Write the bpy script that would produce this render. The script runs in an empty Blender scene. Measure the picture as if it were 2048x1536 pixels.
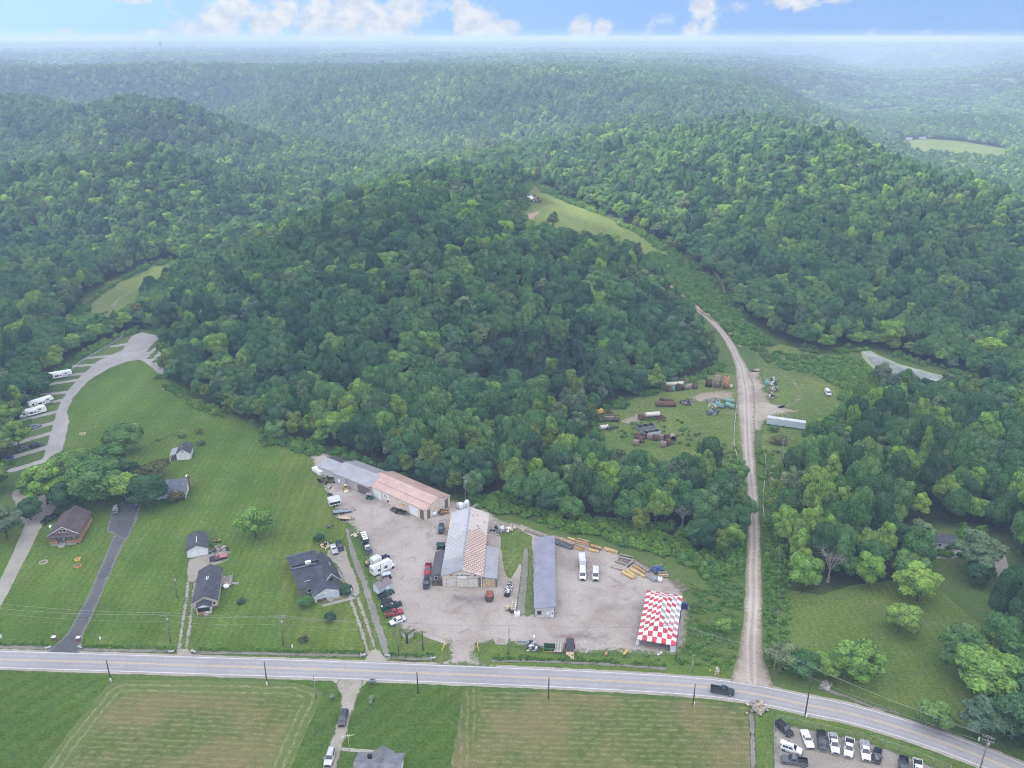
import bpy, bmesh, math, random
import numpy as np
from mathutils import Vector, Matrix
R = math.radians
random.seed(7); RNG = np.random.default_rng(11)
scene = bpy.context.scene
COL = scene.collection
# ------------------------------------------------------------------ camera geometry (metres; camera over the origin looking along +Y)
CAMH, PITCH, FOC = 150.0, R(22.2), 1700.0
CP, SP = math.cos(PITCH), math.sin(PITCH)
# ------------------------------------------------------------------ noise helpers
def vnoise(x, y, seed=0):
    xi = np.floor(x).astype(np.int64); yi = np.floor(y).astype(np.int64)
    xf = x - xi; yf = y - yi
    u = xf*xf*(3-2*xf); v = yf*yf*(3-2*yf)
    def h(a, b):
        n = (a*374761393 + b*668265263 + seed*1274126177) & 0xffffffff
        n = ((n ^ (n >> 13))*1274126177) & 0xffffffff
        n = n ^ (n >> 16)
        return (n & 0xffff)/65535.0
    return (h(xi, yi)*(1-u)+h(xi+1, yi)*u)*(1-v) + (h(xi, yi+1)*(1-u)+h(xi+1, yi+1)*u)*v
def fbm(x, y, octv=4, seed=0):
    s = 0; a = .5; t = 0
    for o in range(octv):
        s = s + a*vnoise(x*2**o+o*17.3, y*2**o-o*9.1, seed+o); t += a; a *= .5
    return s/t
def sstep(a, b, x):
    t = np.clip((x-a)/(b-a), 0, 1); return t*t*(3-2*t)
# ------------------------------------------------------------------ terrain: thin-plate surface through surveyed heights, rolling hills beyond
CTRL = []
for yy in (-200, -60, 90, 200, 285):
    for xx in (-420, -260, -120, 0, 110, 220, 420):
        CTRL.append((xx, yy, -1.5))
CTRL += [(-165,378,-.3),(-120,345,-.3),(-85,312,-.5),(-30,322,-.5),(10,352,-.3),(60,366,-.5),(98,385,-.3),(-195,470,-.5),(-243,597,0),(-232,540,-.5),
 (-220,400,-1.5),(-190,350,-1.5),(-300,420,-1),(-60,300,-1.5),(120,340,-1.5),(190,375,-1.5),(150,390,-1),(230,385,-1),(300,370,-1),(400,380,0),
 (-150,500,25),(-118,510,36),(-70,520,45),(-105,440,29),(-60,430,32),(-40,380,14),(-105,385,13),(0,420,21),(0,520,40),(38,560,38),(40,460,25),(70,420,12),(60,520,30),
 (108,412,3),(110,466,10),(95,495,13),(92,550,23),(75,560,29),(45,615,35),(22,650,40),(-100,620,40),(-160,600,17),(-195,650,5),(-130,700,18),(0,640,46),
 (150,430,4),(165,500,19),(205,460,10),(272,716,61),(157,732,63),(220,600,42),(300,560,32),(262,470,10),(330,620,40),(115,640,44),(330,450,6),(450,600,10),(500,800,5),
 (300,700,49),(366,727,22),(300,900,47),(450,1000,8),(500,1300,0),(650,1330,0),(300,1150,32),
 (0,800,42),(-100,860,24),(110,790,56),(60,980,26),(-50,960,20),(160,1000,58),(-190,890,20),(-200,1330,66),(-17,1236,62),(300,1275,62),(110,1250,60),(390,1208,50),
 (-310,760,46),(-250,690,22),(-330,625,5),(-420,600,8),(-400,700,36),(-330,868,10),(-370,985,76),(-480,865,24),(-200,1010,26),(-370,1135,12),(-150,1140,14),(60,1100,20),(250,1110,24),(-550,1010,74),(-620,930,60),(-600,1150,75),(-230,770,24),(-500,480,0),(-300,520,-1),(-270,560,-.5)]
_c = np.array(CTRL, float)
def _phi(r2): return .5*r2*np.log(r2+1e-9)
_n = len(_c); _p = _c[:, :2]/500.0
_K = _phi(((_p[:, None]-_p[None])**2).sum(-1)) + np.eye(_n)*2e-4
_Q = np.c_[np.ones(_n), _p]
_A = np.block([[_K, _Q], [_Q.T, np.zeros((3, 3))]])
_w = np.linalg.solve(_A, np.r_[_c[:, 2], 0, 0, 0])
def hgt(x, y):
    x = np.atleast_1d(np.asarray(x, float)); y = np.atleast_1d(np.asarray(y, float))
    sh = x.shape; x = x.ravel(); y = y.ravel(); out = np.empty(len(x))
    for k in range(0, len(x), 20000):
        a = x[k:k+20000]; b = y[k:k+20000]
        q = np.c_[a, b]/500.0
        d2 = ((q[:, None]-_p[None])**2).sum(-1)
        t = _phi(d2)@_w[:_n] + _w[_n] + q@_w[_n+1:]
        t = np.clip(t, -3, 110)
        t = t*sstep(0, 2.5, t)
        t = t + (fbm(a/45, b/45, 3, 3)-.5)*7*sstep(6, 30, t) + (np.abs(2*fbm(a/170, b/150, 3, 14)-1)-.22)*-38*sstep(14, 50, t)*sstep(640, 900, np.hypot(a, b))
        rr = np.sqrt((a*1.25)**2 + b*b)
        w = sstep(1150, 1650, rr)
        wx = (fbm(a/700, b/700, 2, 41)-.5)*500; wy = (fbm(a/700+7, b/700, 2, 43)-.5)*500
        n1 = fbm((a+wx)/1500+3.1, (b+wy)/640, 3, 21); n2 = 1-np.abs(2*fbm((a+wy)/900, (b+wx)/620+5, 3, 33)-1)
        zf = 88*sstep(.31, .62, n1*.62+(n2-.55)*.75+.10) + 7*(fbm(a/160, b/160, 3, 55)-.5)
        va = np.exp(-(((a/np.maximum(b, 1))-.44)/.15)**2)*sstep(1000, 1500, rr)*(1-sstep(3600, 6500, rr))
        zf = np.clip(zf*(1-.72*va)*(1-.1*sstep(1500, 4500, rr))+16*sstep(5000, 9000, rr), 0, 100)
        out[k:k+20000] = np.maximum(t*(1-w)+zf*w, 0)
    return out.reshape(sh)
def h1(x, y): return float(hgt([x], [y])[0])
def ray(px, py):
    u = (px-1024)/FOC; v = (py-768)/FOC
    return np.array((u, CP-v*SP, -SP-v*CP))
def at(px, py, z=None):
    """point of the ground (or of the level z) that the surveyed photo point shows"""
    d = ray(px, py)
    if z is None and py > 930: z = 0.0
    if z is not None:
        t = (z-CAMH)/d[2]; return Vector((d[0]*t, d[1]*t, z))
    t0 = 60.0; ts = t0*np.exp(np.linspace(0, math.log(9000/t0), 900))
    zz = CAMH+d[2]*ts; hh = hgt(d[0]*ts, d[1]*ts)
    i = int(np.argmax(zz < hh))
    if not (zz < hh).any(): i = len(ts)-1
    a, b = ts[max(i-1, 0)], ts[i]
    for _ in range(24):
        m = .5*(a+b)
        if CAMH+d[2]*m < h1(d[0]*m, d[1]*m): b = m
        else: a = m
    m = .5*(a+b)
    return Vector((d[0]*m, d[1]*m, CAMH+d[2]*m))
def atp(pts, z=None): return np.array([tuple(at(a, b, z))[:2] for a, b in pts])
# ------------------------------------------------------------------ signed distances
def sd_poly(poly, X, Y):
    x = X.ravel(); y = Y.ravel(); P = np.asarray(poly, float); n = len(P)
    d = np.full(len(x), 1e12); ins = np.zeros(len(x), bool)
    for i in range(n):
        ax, ay = P[i]; bx, by = P[(i+1) % n]
        ex, ey = bx-ax, by-ay; L = ex*ex+ey*ey+1e-12
        t = np.clip(((x-ax)*ex+(y-ay)*ey)/L, 0, 1)
        d = np.minimum(d, (x-ax-t*ex)**2+(y-ay-t*ey)**2)
        c = ((ay > y) != (by > y)) & (x < (bx-ax)*(y-ay)/(by-ay+1e-12)+ax)
        ins ^= c
    d = np.sqrt(d); return np.where(ins, -d, d).reshape(X.shape)
def sd_line(line, w, X, Y):
    """w: half width, a number or one per vertex"""
    x = X.ravel(); y = Y.ravel(); P = np.asarray(line, float)
    W = np.full(len(P), w) if np.isscalar(w) else np.asarray(w, float)
    d = np.full(len(x), 1e12)
    for i in range(len(P)-1):
        ax, ay = P[i]; bx, by = P[i+1]; ex, ey = bx-ax, by-ay; L = ex*ex+ey*ey+1e-12
        t = np.clip(((x-ax)*ex+(y-ay)*ey)/L, 0, 1)
        d = np.minimum(d, np.hypot(x-ax-t*ex, y-ay-t*ey)-(W[i]+(W[i+1]-W[i])*t))
    return d.reshape(X.shape)
def smooth_line(P, n=6):
    P = np.asarray(P, float); out = []
    for i in range(len(P)-1):
        p0 = P[max(i-1, 0)]; p1 = P[i]; p2 = P[i+1]; p3 = P[min(i+2, len(P)-1)]
        for k in range(n):
            t = k/n
            out.append(.5*((2*p1)+(-p0+p2)*t+(2*p0-5*p1+4*p2-p3)*t*t+(-p0+3*p1-3*p2+p3)*t**3))
    out.append(P[-1]); return np.array(out)
# ------------------------------------------------------------------ properties
def tag(o, label=None, cat=None, group=None, kind=None):
    if label: o['label'] = label
    if cat: o['category'] = cat
    if group: o['group'] = group
    if kind: o['kind'] = kind
    return o
def thing(name, label, cat, loc=(0, 0, 0), rz=0.0, group=None):
    o = bpy.data.objects.new(name, None); COL.objects.link(o)
    o.empty_display_size = .3
    o.location = loc; o.rotation_euler = (0, 0, rz)
    return tag(o, label, cat, group)
def link_mesh(name, me, parent=None, mats=()):
    o = bpy.data.objects.new(name, me); COL.objects.link(o)
    if parent is not None: o.parent = parent
    for m in mats: me.materials.append(m)
    return o
# ------------------------------------------------------------------ mesh builder
class MB:
    def __init__(s): s.v = []; s.f = []; s.m = []; s.sm = []
    def add(s, vs, fs, mi=0, smooth=False):
        o = len(s.v); s.v += [tuple(p) for p in vs]
        for f in fs: s.f.append(tuple(i+o for i in f)); s.m.append(mi); s.sm.append(smooth)
        return s
    def box(s, x0, x1, y0, y1, z0, z1, mi=0, M=None, taper=0.0):
        t = taper
        vs = [(x0,y0,z0),(x1,y0,z0),(x1,y1,z0),(x0,y1,z0),(x0+t,y0+t,z1),(x1-t,y0+t,z1),(x1-t,y1-t,z1),(x0+t,y1-t,z1)]
        if M is not None: vs = [M@Vector(v) for v in vs]
        return s.add(vs, [(3,2,1,0),(4,5,6,7),(0,1,5,4),(1,2,6,5),(2,3,7,6),(3,0,4,7)], mi)
    def hexa(s, b, t, mi=0):
        """four bottom and four top corners, both counter-clockwise from above"""
        return s.add(list(b)+list(t), [(3,2,1,0),(4,5,6,7),(0,1,5,4),(1,2,6,5),(2,3,7,6),(3,0,4,7)], mi)
    def cyl(s, p0, p1, r0, r1=None, n=10, mi=0, caps=True, smooth=True, dish=0.0):
        p0 = Vector(p0); p1 = Vector(p1); r1 = r0 if r1 is None else r1
        d = (p1-p0); L = d.length or 1e-6; d = d/L
        a = d.orthogonal().normalized(); b = d.cross(a)
        rings = [(p0, r0), (p1, r1)]
        if dish: rings = [(p0-d*dish*r0, r0*.45), (p0-d*dish*r0*.6, r0*.8), (p0, r0), (p1, r1), (p1+d*dish*r1*.6, r1*.8), (p1+d*dish*r1, r1*.45)]
        vs = []
        for c, r in rings:
            for k in range(n):
                t = 2*math.pi*k/n; vs.append(c+a*(r*math.cos(t))+b*(r*math.sin(t)))
        fs = []
        for j in range(len(rings)-1):
            for k in range(n): fs.append((j*n+k, j*n+(k+1) % n, (j+1)*n+(k+1) % n, (j+1)*n+k))
        s.add(vs, fs, mi, smooth)
        if caps:
            o = len(s.v)-len(vs); m = len(rings)-1
            s.f.append(tuple(o+k for k in reversed(range(n)))); s.m.append(mi); s.sm.append(False)
            s.f.append(tuple(o+m*n+k for k in range(n))); s.m.append(mi); s.sm.append(False)
        return s
    def tube(s, pts, r, n=5, mi=0):
        for a, b in zip(pts[:-1], pts[1:]): s.cyl(a, b, r, r, n, mi, caps=False)
        return s
    def loft(s, secs, mi=0, smooth=False):
        n = len(secs[0]); vs = [p for q in secs for p in q]; fs = []
        for j in range(len(secs)-1):
            for k in range(n): fs.append((j*n+k, j*n+(k+1) % n, (j+1)*n+(k+1) % n, (j+1)*n+k))
        fs.append(tuple(range(n-1, -1, -1))); fs.append(tuple((len(secs)-1)*n+k for k in range(n)))
        return s.add(vs, fs, mi, smooth)
    def prism(s, poly, y0, y1, mi=0):
        """polygon in x-z, extruded along y"""
        n = len(poly); vs = [(x, y0, z) for x, z in poly]+[(x, y1, z) for x, z in poly]
        fs = [tuple(range(n)), tuple(range(2*n-1, n-1, -1))]+[(k, n+k, n+(k+1) % n, (k+1) % n) for k in range(n)]
        return s.add(vs, fs, mi)
    def build(s, name, mats, parent=None, loc=None, rz=0.0):
        me = bpy.data.meshes.new(name); me.from_pydata(s.v, [], s.f); me.update()
        if s.m: me.polygons.foreach_set('material_index', s.m); me.polygons.foreach_set('use_smooth', s.sm)
        bm = bmesh.new(); bm.from_mesh(me); bmesh.ops.recalc_face_normals(bm, faces=bm.faces); bm.to_mesh(me); bm.free()
        o = link_mesh(name, me, parent, mats if isinstance(mats, (list, tuple)) else [mats])
        if loc is not None: o.location = loc
        o.rotation_euler = (0, 0, rz)
        return o
# ------------------------------------------------------------------ materials
MATS = {}
class NT:
    def __init__(s, name):
        s.m = bpy.data.materials.new(name); s.m.use_nodes = True; s.t = s.m.node_tree; s.t.nodes.clear(); MATS[name] = s.m
        s.out = s.n('ShaderNodeOutputMaterial')
    def n(s, t, **kw):
        q = s.t.nodes.new(t)
        for k, v in kw.items(): setattr(q, k, v)
        return q
    def l(s, a, b): s.t.links.new(a, b)
    def val(s, sock, v):
        if hasattr(v, 'links') or isinstance(v, bpy.types.NodeSocket): s.l(v, sock)
        else: sock.default_value = v
    def math(s, op, a, b=0.0, c=None, clamp=False):
        q = s.n('ShaderNodeMath', operation=op); q.use_clamp = clamp
        s.val(q.inputs[0], a); s.val(q.inputs[1], b)
        if c is not None: s.val(q.inputs[2], c)
        return q.outputs[0]
    def mix(s, f, a, b, blend='MIX'):
        q = s.n('ShaderNodeMix', data_type='RGBA', blend_type=blend)
        s.val(q.inputs[0], f)
        for i, c in ((6, a), (7, b)):
            if isinstance(c, bpy.types.NodeSocket): s.l(c, q.inputs[i])
            else: q.inputs[i].default_value = (c[0], c[1], c[2], 1)
        return q.outputs[2]
    def ss(s, a, b, x):
        q = s.n('ShaderNodeMapRange', interpolation_type='SMOOTHSTEP')
        s.val(q.inputs[0], x); q.inputs[1].default_value = a; q.inputs[2].default_value = b
        return q.outputs[0]
    def coord(s, scale=(1, 1, 1), rot=0.0, which='Object'):
        c = s.n('ShaderNodeTexCoord'); m = s.n('ShaderNodeMapping')
        m.inputs['Scale'].default_value = scale; m.inputs['Rotation'].default_value = (0, 0, rot)
        s.l(c.outputs[which], m.inputs['Vector']); return m.outputs[0]
    def pos(s, scale=(1, 1, 1), rot=0.0):
        g = s.n('ShaderNodeNewGeometry'); m = s.n('ShaderNodeMapping')
        m.inputs['Scale'].default_value = scale; m.inputs['Rotation'].default_value = (0, 0, rot)
        s.l(g.outputs['Position'], m.inputs['Vector']); return m.outputs[0]
    def noise(s, vec, scale, detail=3, rough=.55, dist=0.0):
        q = s.n('ShaderNodeTexNoise'); q.inputs['Scale'].default_value = scale; q.inputs['Detail'].default_value = detail
        q.inputs['Roughness'].default_value = rough; q.inputs['Distortion'].default_value = dist
        s.l(vec, q.inputs['Vector']); return q.outputs[0]
    def attr(s, name, typ='GEOMETRY'):
        q = s.n('ShaderNodeAttribute'); q.attribute_name = name; q.attribute_type = typ; return q.outputs['Fac']
    def bsdf(s, col, rough=.8, metal=0.0, spec=.3, bump=None, bstr=.3, bdist=.1):
        b = s.n('ShaderNodeBsdfPrincipled'); s.b = b
        if isinstance(col, bpy.types.NodeSocket): s.l(col, b.inputs['Base Color'])
        else: b.inputs['Base Color'].default_value = (col[0], col[1], col[2], 1)
        s.val(b.inputs['Roughness'], rough); b.inputs['Metallic'].default_value = metal; b.inputs['Specular IOR Level'].default_value = spec
        if bump is not None:
            q = s.n('ShaderNodeBump'); q.inputs['Strength'].default_value = bstr; q.inputs['Distance'].default_value = bdist
            s.l(bump, q.inputs['Height']); s.l(q.outputs[0], b.inputs['Normal'])
        s.l(b.outputs[0], s.out.inputs[0]); return s.m
def plain(name, col, rough=.6, metal=0.0, spec=.4, var=.18, scale=1.5):
    """one colour with a little grime of its own"""
    if name in MATS: return MATS[name]
    t = NT(name); v = t.coord()
    f = t.noise(v, scale, 4, .6)
    d = [c*(1-var*1.6) for c in col]; e = [min(1, c*(1+var)) for c in col]
    c = t.mix(t.ss(.3, .7, f), d, e)
    return t.bsdf(c, rough, metal, spec)
def paint(name, col, rough=.25):
    if name in MATS: return MATS[name]
    t = NT(name); f = t.noise(t.coord(), 2.2, 3)
    c = t.mix(t.ss(.35, .75, f), [x*.88 for x in col], col)
    m = t.bsdf(c, rough, 0, .5); t.b.inputs['Coat Weight'].default_value = .4; t.b.inputs['Coat Roughness'].default_value = .12
    return m
# ------------------------------------------------------------------ ground materials
def grass_mat(name, c1, c2, c3, stripe=None, stripe2=None, patch=.03, fine=1.3, rough_patch=None):
    """mown or rough grass: broad patches, fine mottling, optional mowing stripes (angle, width m, strength)"""
    t = NT(name); p = t.pos()
    a = t.noise(p, patch, 4, .6); b = t.noise(p, fine, 5, .65); g = t.noise(p, .22, 4, .65)
    c = t.mix(t.ss(.35, .66, a), c1, c2)
    c = t.mix(t.math('MULTIPLY', t.ss(.48, .78, g), .75), c, c3)
    for st in (stripe, stripe2):
        if st:
            ang, wid, k = st
            q = t.pos((1, 1, 1), ang); s = t.n('ShaderNodeSeparateXYZ'); t.l(q, s.inputs[0])
            w = t.math('SINE', t.math('MULTIPLY', t.math('ADD', s.outputs[0], t.math('MULTIPLY', t.noise(p, .2, 4), 2.6)), math.pi/wid))
            w = t.math('MULTIPLY', t.ss(-.7, .7, w), t.math('ADD', .35, a))
            dk = t.mix(1.0, c, (1-k, 1-k, 1-k*1.1), 'MULTIPLY'); c = t.mix(w, dk, c)
    if rough_patch:
        r = t.noise(p, .055, 5, .7, .4); c = t.mix(t.math('MULTIPLY', t.ss(.56, .7, r), .8), c, rough_patch)
    c = t.mix(t.math('MULTIPLY', t.ss(.52, .70, t.noise(p, .42, 5, .72)), .55), c, [x*.62 for x in c1])
    c = t.mix(t.math('MULTIPLY', t.ss(.60, .72, t.noise(p, .30, 5, .7, .5)), .5), c, [min(1, x*1.25) for x in c3])
    m = t.math('MULTIPLY_ADD', b, 2.0, .0)
    cm = t.n('ShaderNodeCombineColor'); [t.l(m, cm.inputs[i]) for i in range(3)]
    c = t.mix(1.0, c, cm.outputs[0], 'MULTIPLY')
    return t.bsdf(c, .9, 0, .15, t.noise(p, fine*1.6, 5, .7), .7, .35)
grass_mat('terrain', (0.040,0.068,0.020), (0.064,0.094,0.026), (0.073,0.086,0.037), patch=.018, fine=.9, rough_patch=(0.099,0.107,0.049))
grass_mat('lawn', (0.078,0.144,0.019), (0.112,0.182,0.028), (0.169,0.198,0.050), stripe=(R(-1), 1.1, .13), stripe2=(R(2), 7.3, .12), patch=.03)
grass_mat('lawn_dark', (0.062,0.115,0.017), (0.083,0.142,0.022), (0.112,0.146,0.036), stripe=(R(38), 2.2, .13), patch=.02)
grass_mat('lawn_right', (0.092,0.146,0.029), (0.129,0.182,0.039), (0.161,0.182,0.057), stripe=(R(-3), 1.2, .10), patch=.03)  # paler, less saturated grass of the right lawn
grass_mat('verge', (.085,.145,.024), (.115,.170,.030), (.15,.165,.055), patch=.06, fine=1.6, rough_patch=(0.151,0.155,0.074))
grass_mat('meadow', (0.111,0.155,0.039), (0.144,0.181,0.052), (0.168,0.192,0.070), patch=.03, fine=.7, rough_patch=(0.270,0.241,0.120))
grass_mat('weeds', (0.088,0.138,0.029), (0.127,0.171,0.040), (0.182,0.189,0.077), patch=.035, fine=.8, rough_patch=(.215,.195,.105))
grass_mat('lawn_band', (0.098,0.155,0.022), (0.132,0.188,0.031), (0.180,0.196,0.053), stripe=(R(-1), 1.5, .16), stripe2=(R(1), 5, .12), patch=.03)
def hay_mat(name, ang, edge_stripes=True):
    """cut hay: narrow broken rows of dry clippings over green stubble, brown where the soil shows"""
    t = NT(name); p = t.pos(); q = t.pos((1, 1, 1), ang); sq = t.n('ShaderNodeSeparateXYZ'); t.l(q, sq.inputs[0])
    b = t.noise(p, 2.6, 6, .75); d = t.noise(p, .05, 5, .65); f = t.noise(p, .55, 5, .7); g = t.noise(t.pos((.35, .9, 1), ang), .5, 5, .7)
    ph = t.math('ADD', t.math('MULTIPLY', sq.outputs[1], 2*math.pi/1.55), t.math('MULTIPLY', t.noise(p, .16, 3), 7.0))
    ln = t.math('MULTIPLY', t.ss(-.3, .9, t.math('SINE', ph)), t.ss(.38, .62, f))
    c = t.mix(t.ss(.35, .65, f), (.082,.112,.030), (.118,.148,.044))
    c = t.mix(t.math('MULTIPLY', t.ss(.40, .62, d), .62), c, (.222,.172,.090)); c = t.mix(t.math('MULTIPLY', t.ss(.52, .70, g), .5), c, (.105,.170,.034))
    c = t.mix(t.math('MULTIPLY', ln, .62), c, (.235,.235,.112)); c = t.mix(t.math('MULTIPLY', t.ss(.55, .72, t.noise(p, 1.1, 5, .75)), .55), c, (.048,.065,.020))
    ed = t.attr('edge')
    if edge_stripes:
        w = t.math('SINE', t.math('MULTIPLY', t.math('ADD', ed, t.math('MULTIPLY', t.noise(p, .35, 4), 1.5)), 3.1))
        w = t.math('MULTIPLY', t.math('MULTIPLY', t.ss(.0, .9, w), t.ss(.36, .62, t.noise(p, .7, 5, .7))), t.math('SUBTRACT', 1, t.ss(3.5, 6.5, ed)))
        c = t.mix(t.math('MULTIPLY', t.math('SUBTRACT', 1, t.ss(3.0, 7.0, ed)), .7), c, (.105,.150,.042)); c = t.mix(t.math('MULTIPLY', w, .75), c, (.245,.26,.125))
    m = t.math('MULTIPLY_ADD', b, 2.0, .0)
    cm = t.n('ShaderNodeCombineColor'); [t.l(m, cm.inputs[i]) for i in range(3)]
    c = t.mix(1.0, c, cm.outputs[0], 'MULTIPLY')
    return t.bsdf(c, .92, 0, .12, t.math('ADD', f, b), .8, .3)
hay_mat('hay', R(3.5)); hay_mat('hay_strip', R(88), False); hay_mat('hay_plain', R(2.0), False)
def gravel_mat(name, c1, c2, c3, edge_grass=None, ew=1.6, track=False, fine=2.2, stain=None):
    t = NT(name); p = t.pos()
    a = t.noise(p, .055, 5, .62, .6); b = t.noise(p, fine, 5, .72); d = t.noise(p, .19, 5, .68, .8)
    c = t.mix(t.ss(.34, .66, a), c1, c2); c = t.mix(t.math('MULTIPLY', t.ss(.50, .74, d), .8), c, c3)
    s = t.noise(p, .028, 3, .5); c = t.mix(t.math('MULTIPLY', t.ss(.62, .72, s), .5), c, [x*.62 for x in c3])
    if edge_grass:
        e = t.math('ADD', t.attr('edge'), t.math('MULTIPLY', t.math('SUBTRACT', t.noise(p, .7, 4, .7), .5), ew*3.4))
        c = t.mix(t.ss(0, ew, e), edge_grass, c)
    if track:
        u = t.math('ABSOLUTE', t.math('SUBTRACT', t.attr('along'), t.math('MULTIPLY_ADD', t.noise(p, .05, 3), .16, .42)))
        w = t.math('SUBTRACT', 1, t.ss(.0, .10, t.math('ABSOLUTE', t.math('SUBTRACT', u, .17))))
        c = t.mix(t.math('MULTIPLY', t.math('SUBTRACT', 1, t.ss(.05, .5, u)), .30), c, c2); c = t.mix(t.math('MULTIPLY', w, .55), c, [min(1, x*1.25) for x in c2])
        c = t.mix(t.math('MULTIPLY', t.math('SUBTRACT', 1, t.ss(.0, .07, u)), .45), c, [x*.72 for x in c1])
    if stain:
        e = t.math('ADD', t.attr('edge'), t.math('MULTIPLY', t.math('SUBTRACT', t.noise(p, .35, 5, .72, .6), .5), 7.0))
        c = t.mix(t.math('MULTIPLY', t.ss(.3, 4.2, e), .8), c, stain)
    m = t.math('MULTIPLY_ADD', b, 1.2, .40)
    cm = t.n('ShaderNodeCombineColor'); [t.l(m, cm.inputs[i]) for i in range(3)]
    c = t.mix(1.0, c, cm.outputs[0], 'MULTIPLY')
    return t.bsdf(c, .93, 0, .15, b, .5, .08)
gravel_mat('yard_gravel', (.290,.252,.226), (.380,.345,.318), (.212,.175,.150), (.085,.125,.036), 2.2)
gravel_mat('yard_stain', (.290,.252,.226), (.380,.345,.318), (.212,.175,.150), None, stain=(.150,.132,.130))
gravel_mat('drive_gravel', (0.280,0.254,0.214), (0.332,0.306,0.270), (0.201,0.179,0.144), (.065,.10,.028), .5)
gravel_mat('red_earth', (.330,.225,.150), (.420,.315,.225), (.22,.155,.095), (.12,.14,.05), 2.2)
gravel_mat('mouth_gravel', (.300,.272,.230), (.36,.33,.29), (.235,.21,.17), None)
gravel_mat('pale_gravel', (0.288,0.276,0.262), (0.341,0.330,0.319), (0.232,0.218,0.205), (.07,.105,.03), .5)
gravel_mat('dirt', (.295,.250,.212), (.400,.358,.315), (.215,.175,.138), (.19,.17,.11), 1.3, True)
gravel_mat('bare_earth', (.285,.238,.185), (.390,.345,.290), (.19,.165,.105), (.12,.14,.05), 2.6)
gravel_mat('lot_gravel', (0.249,0.225,0.197), (0.302,0.277,0.249), (0.197,0.175,0.149), (.085,.10,.045), .8)
gravel_mat('swale', (0.188,0.186,0.153), (0.249,0.240,0.210), (0.135,0.144,0.092), (.06,.095,.027), .5)
gravel_mat('ditch_bed', (0.164,0.156,0.128), (0.212,0.204,0.180), (0.080,0.092,0.044), (.045,.065,.02), .4)
gravel_mat('concrete', (0.296,0.279,0.249), (0.329,0.316,0.289), (0.242,0.225,0.195), None)
gravel_mat('old_asphalt', (.078,.081,.090), (.112,.114,.124), (.052,.054,.060), (.17,.165,.145), .9)
def asphalt():
    t = NT('asphalt'); p = t.pos(); a = t.noise(p, .05, 4, .6); b = t.noise(p, 3.0, 5, .7)
    ac = t.attr('along')            # 0 at one edge, 1 at the other
    c = t.mix(t.ss(.35, .65, a), (.285,.280,.290), (.335,.330,.338))
    for x in (.17, .36, .64, .83):
        w = t.math('SUBTRACT', 1, t.ss(.015, .06, t.math('ABSOLUTE', t.math('SUBTRACT', t.math('ADD', ac, t.math('MULTIPLY', t.math('SUBTRACT', a, .5), .05)), x))))
        c = t.mix(t.math('MULTIPLY', w, .26), c, (.185,.183,.192))
    k = t.noise(t.pos((.22, .22, 1)), 1.0, 6, .75, 2.0)
    c = t.mix(t.math('MULTIPLY', t.math('SUBTRACT', 1, t.ss(.0, .012, t.math('ABSOLUTE', t.math('SUBTRACT', k, .5)))), .55), c, (.11,.11,.12))
    m = t.math('MULTIPLY_ADD', b, .5, .75); cm = t.n('ShaderNodeCombineColor'); [t.l(m, cm.inputs[i]) for i in range(3)]
    return t.bsdf(t.mix(1.0, c, cm.outputs[0], 'MULTIPLY'), .82, 0, .3)
asphalt()
def line_paint(name, col):
    t = NT(name); p = t.pos(); a = t.noise(p, .6, 5, .7)
    t.bsdf(t.mix(t.ss(.40, .62, a), [c*.72+.06 for c in col], col), .6, 0, .3)
line_paint('white_line', (.66,.66,.66)); line_paint('yellow_line', (.60,.43,.19))
def water_mat():
    t = NT('water'); p = t.pos(); e = t.attr('edge'); n = t.noise(p, .5, 4, .7)
    al = t.ss(.0, .9, t.math('SUBTRACT', t.math('ADD', e, t.math('MULTIPLY', t.math('SUBTRACT', n, .5), 4.0)), 1.2))
    c = t.mix(al, (.26,.31,.15), t.mix(t.ss(.4, .62, t.noise(p, .045, 4, .6)), (.22,.245,.235), (.46,.485,.49)))  # green algae rim; pale patches paint the reflected sky into the water colour
    t.bsdf(c, t.math('MULTIPLY_ADD', al, -.60, .65), 0, .5, t.noise(p, 1.2, 3), .04, .05)
water_mat()
def floor_mat():
    """the ground sheet: forest floor on the hills, rough grass in the valley"""
    t = NT('ground'); p = t.pos(); a = t.noise(p, .02, 4, .6); b = t.noise(p, 1.0, 5, .7); h = t.noise(p, .2, 4, .65)
    g = t.mix(t.ss(.35, .65, a), (.066,.115,.026), (.092,.140,.036)); g = t.mix(t.math('MULTIPLY', t.ss(.5, .75, h), .8), g, (.14,.15,.062))
    f = t.mix(t.ss(.4, .6, h), (.030,.040,.014), (.042,.050,.020))
    far = t.noise(p, .035, 6, .75); ff = t.mix(t.ss(.35, .65, far), (.030,.060,.026), (.075,.120,.042))
    f = t.mix(t.attr('far'), f, ff)
    c = t.mix(t.attr('wood'), g, f)
    m = t.math('MULTIPLY_ADD', b, 1.3, .35); cm = t.n('ShaderNodeCombineColor'); [t.l(m, cm.inputs[i]) for i in range(3)]
    t.bsdf(t.mix(1.0, c, cm.outputs[0], 'MULTIPLY'), .93, 0, .12, t.math('ADD', b, h), .8, .4)
floor_mat()
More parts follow.
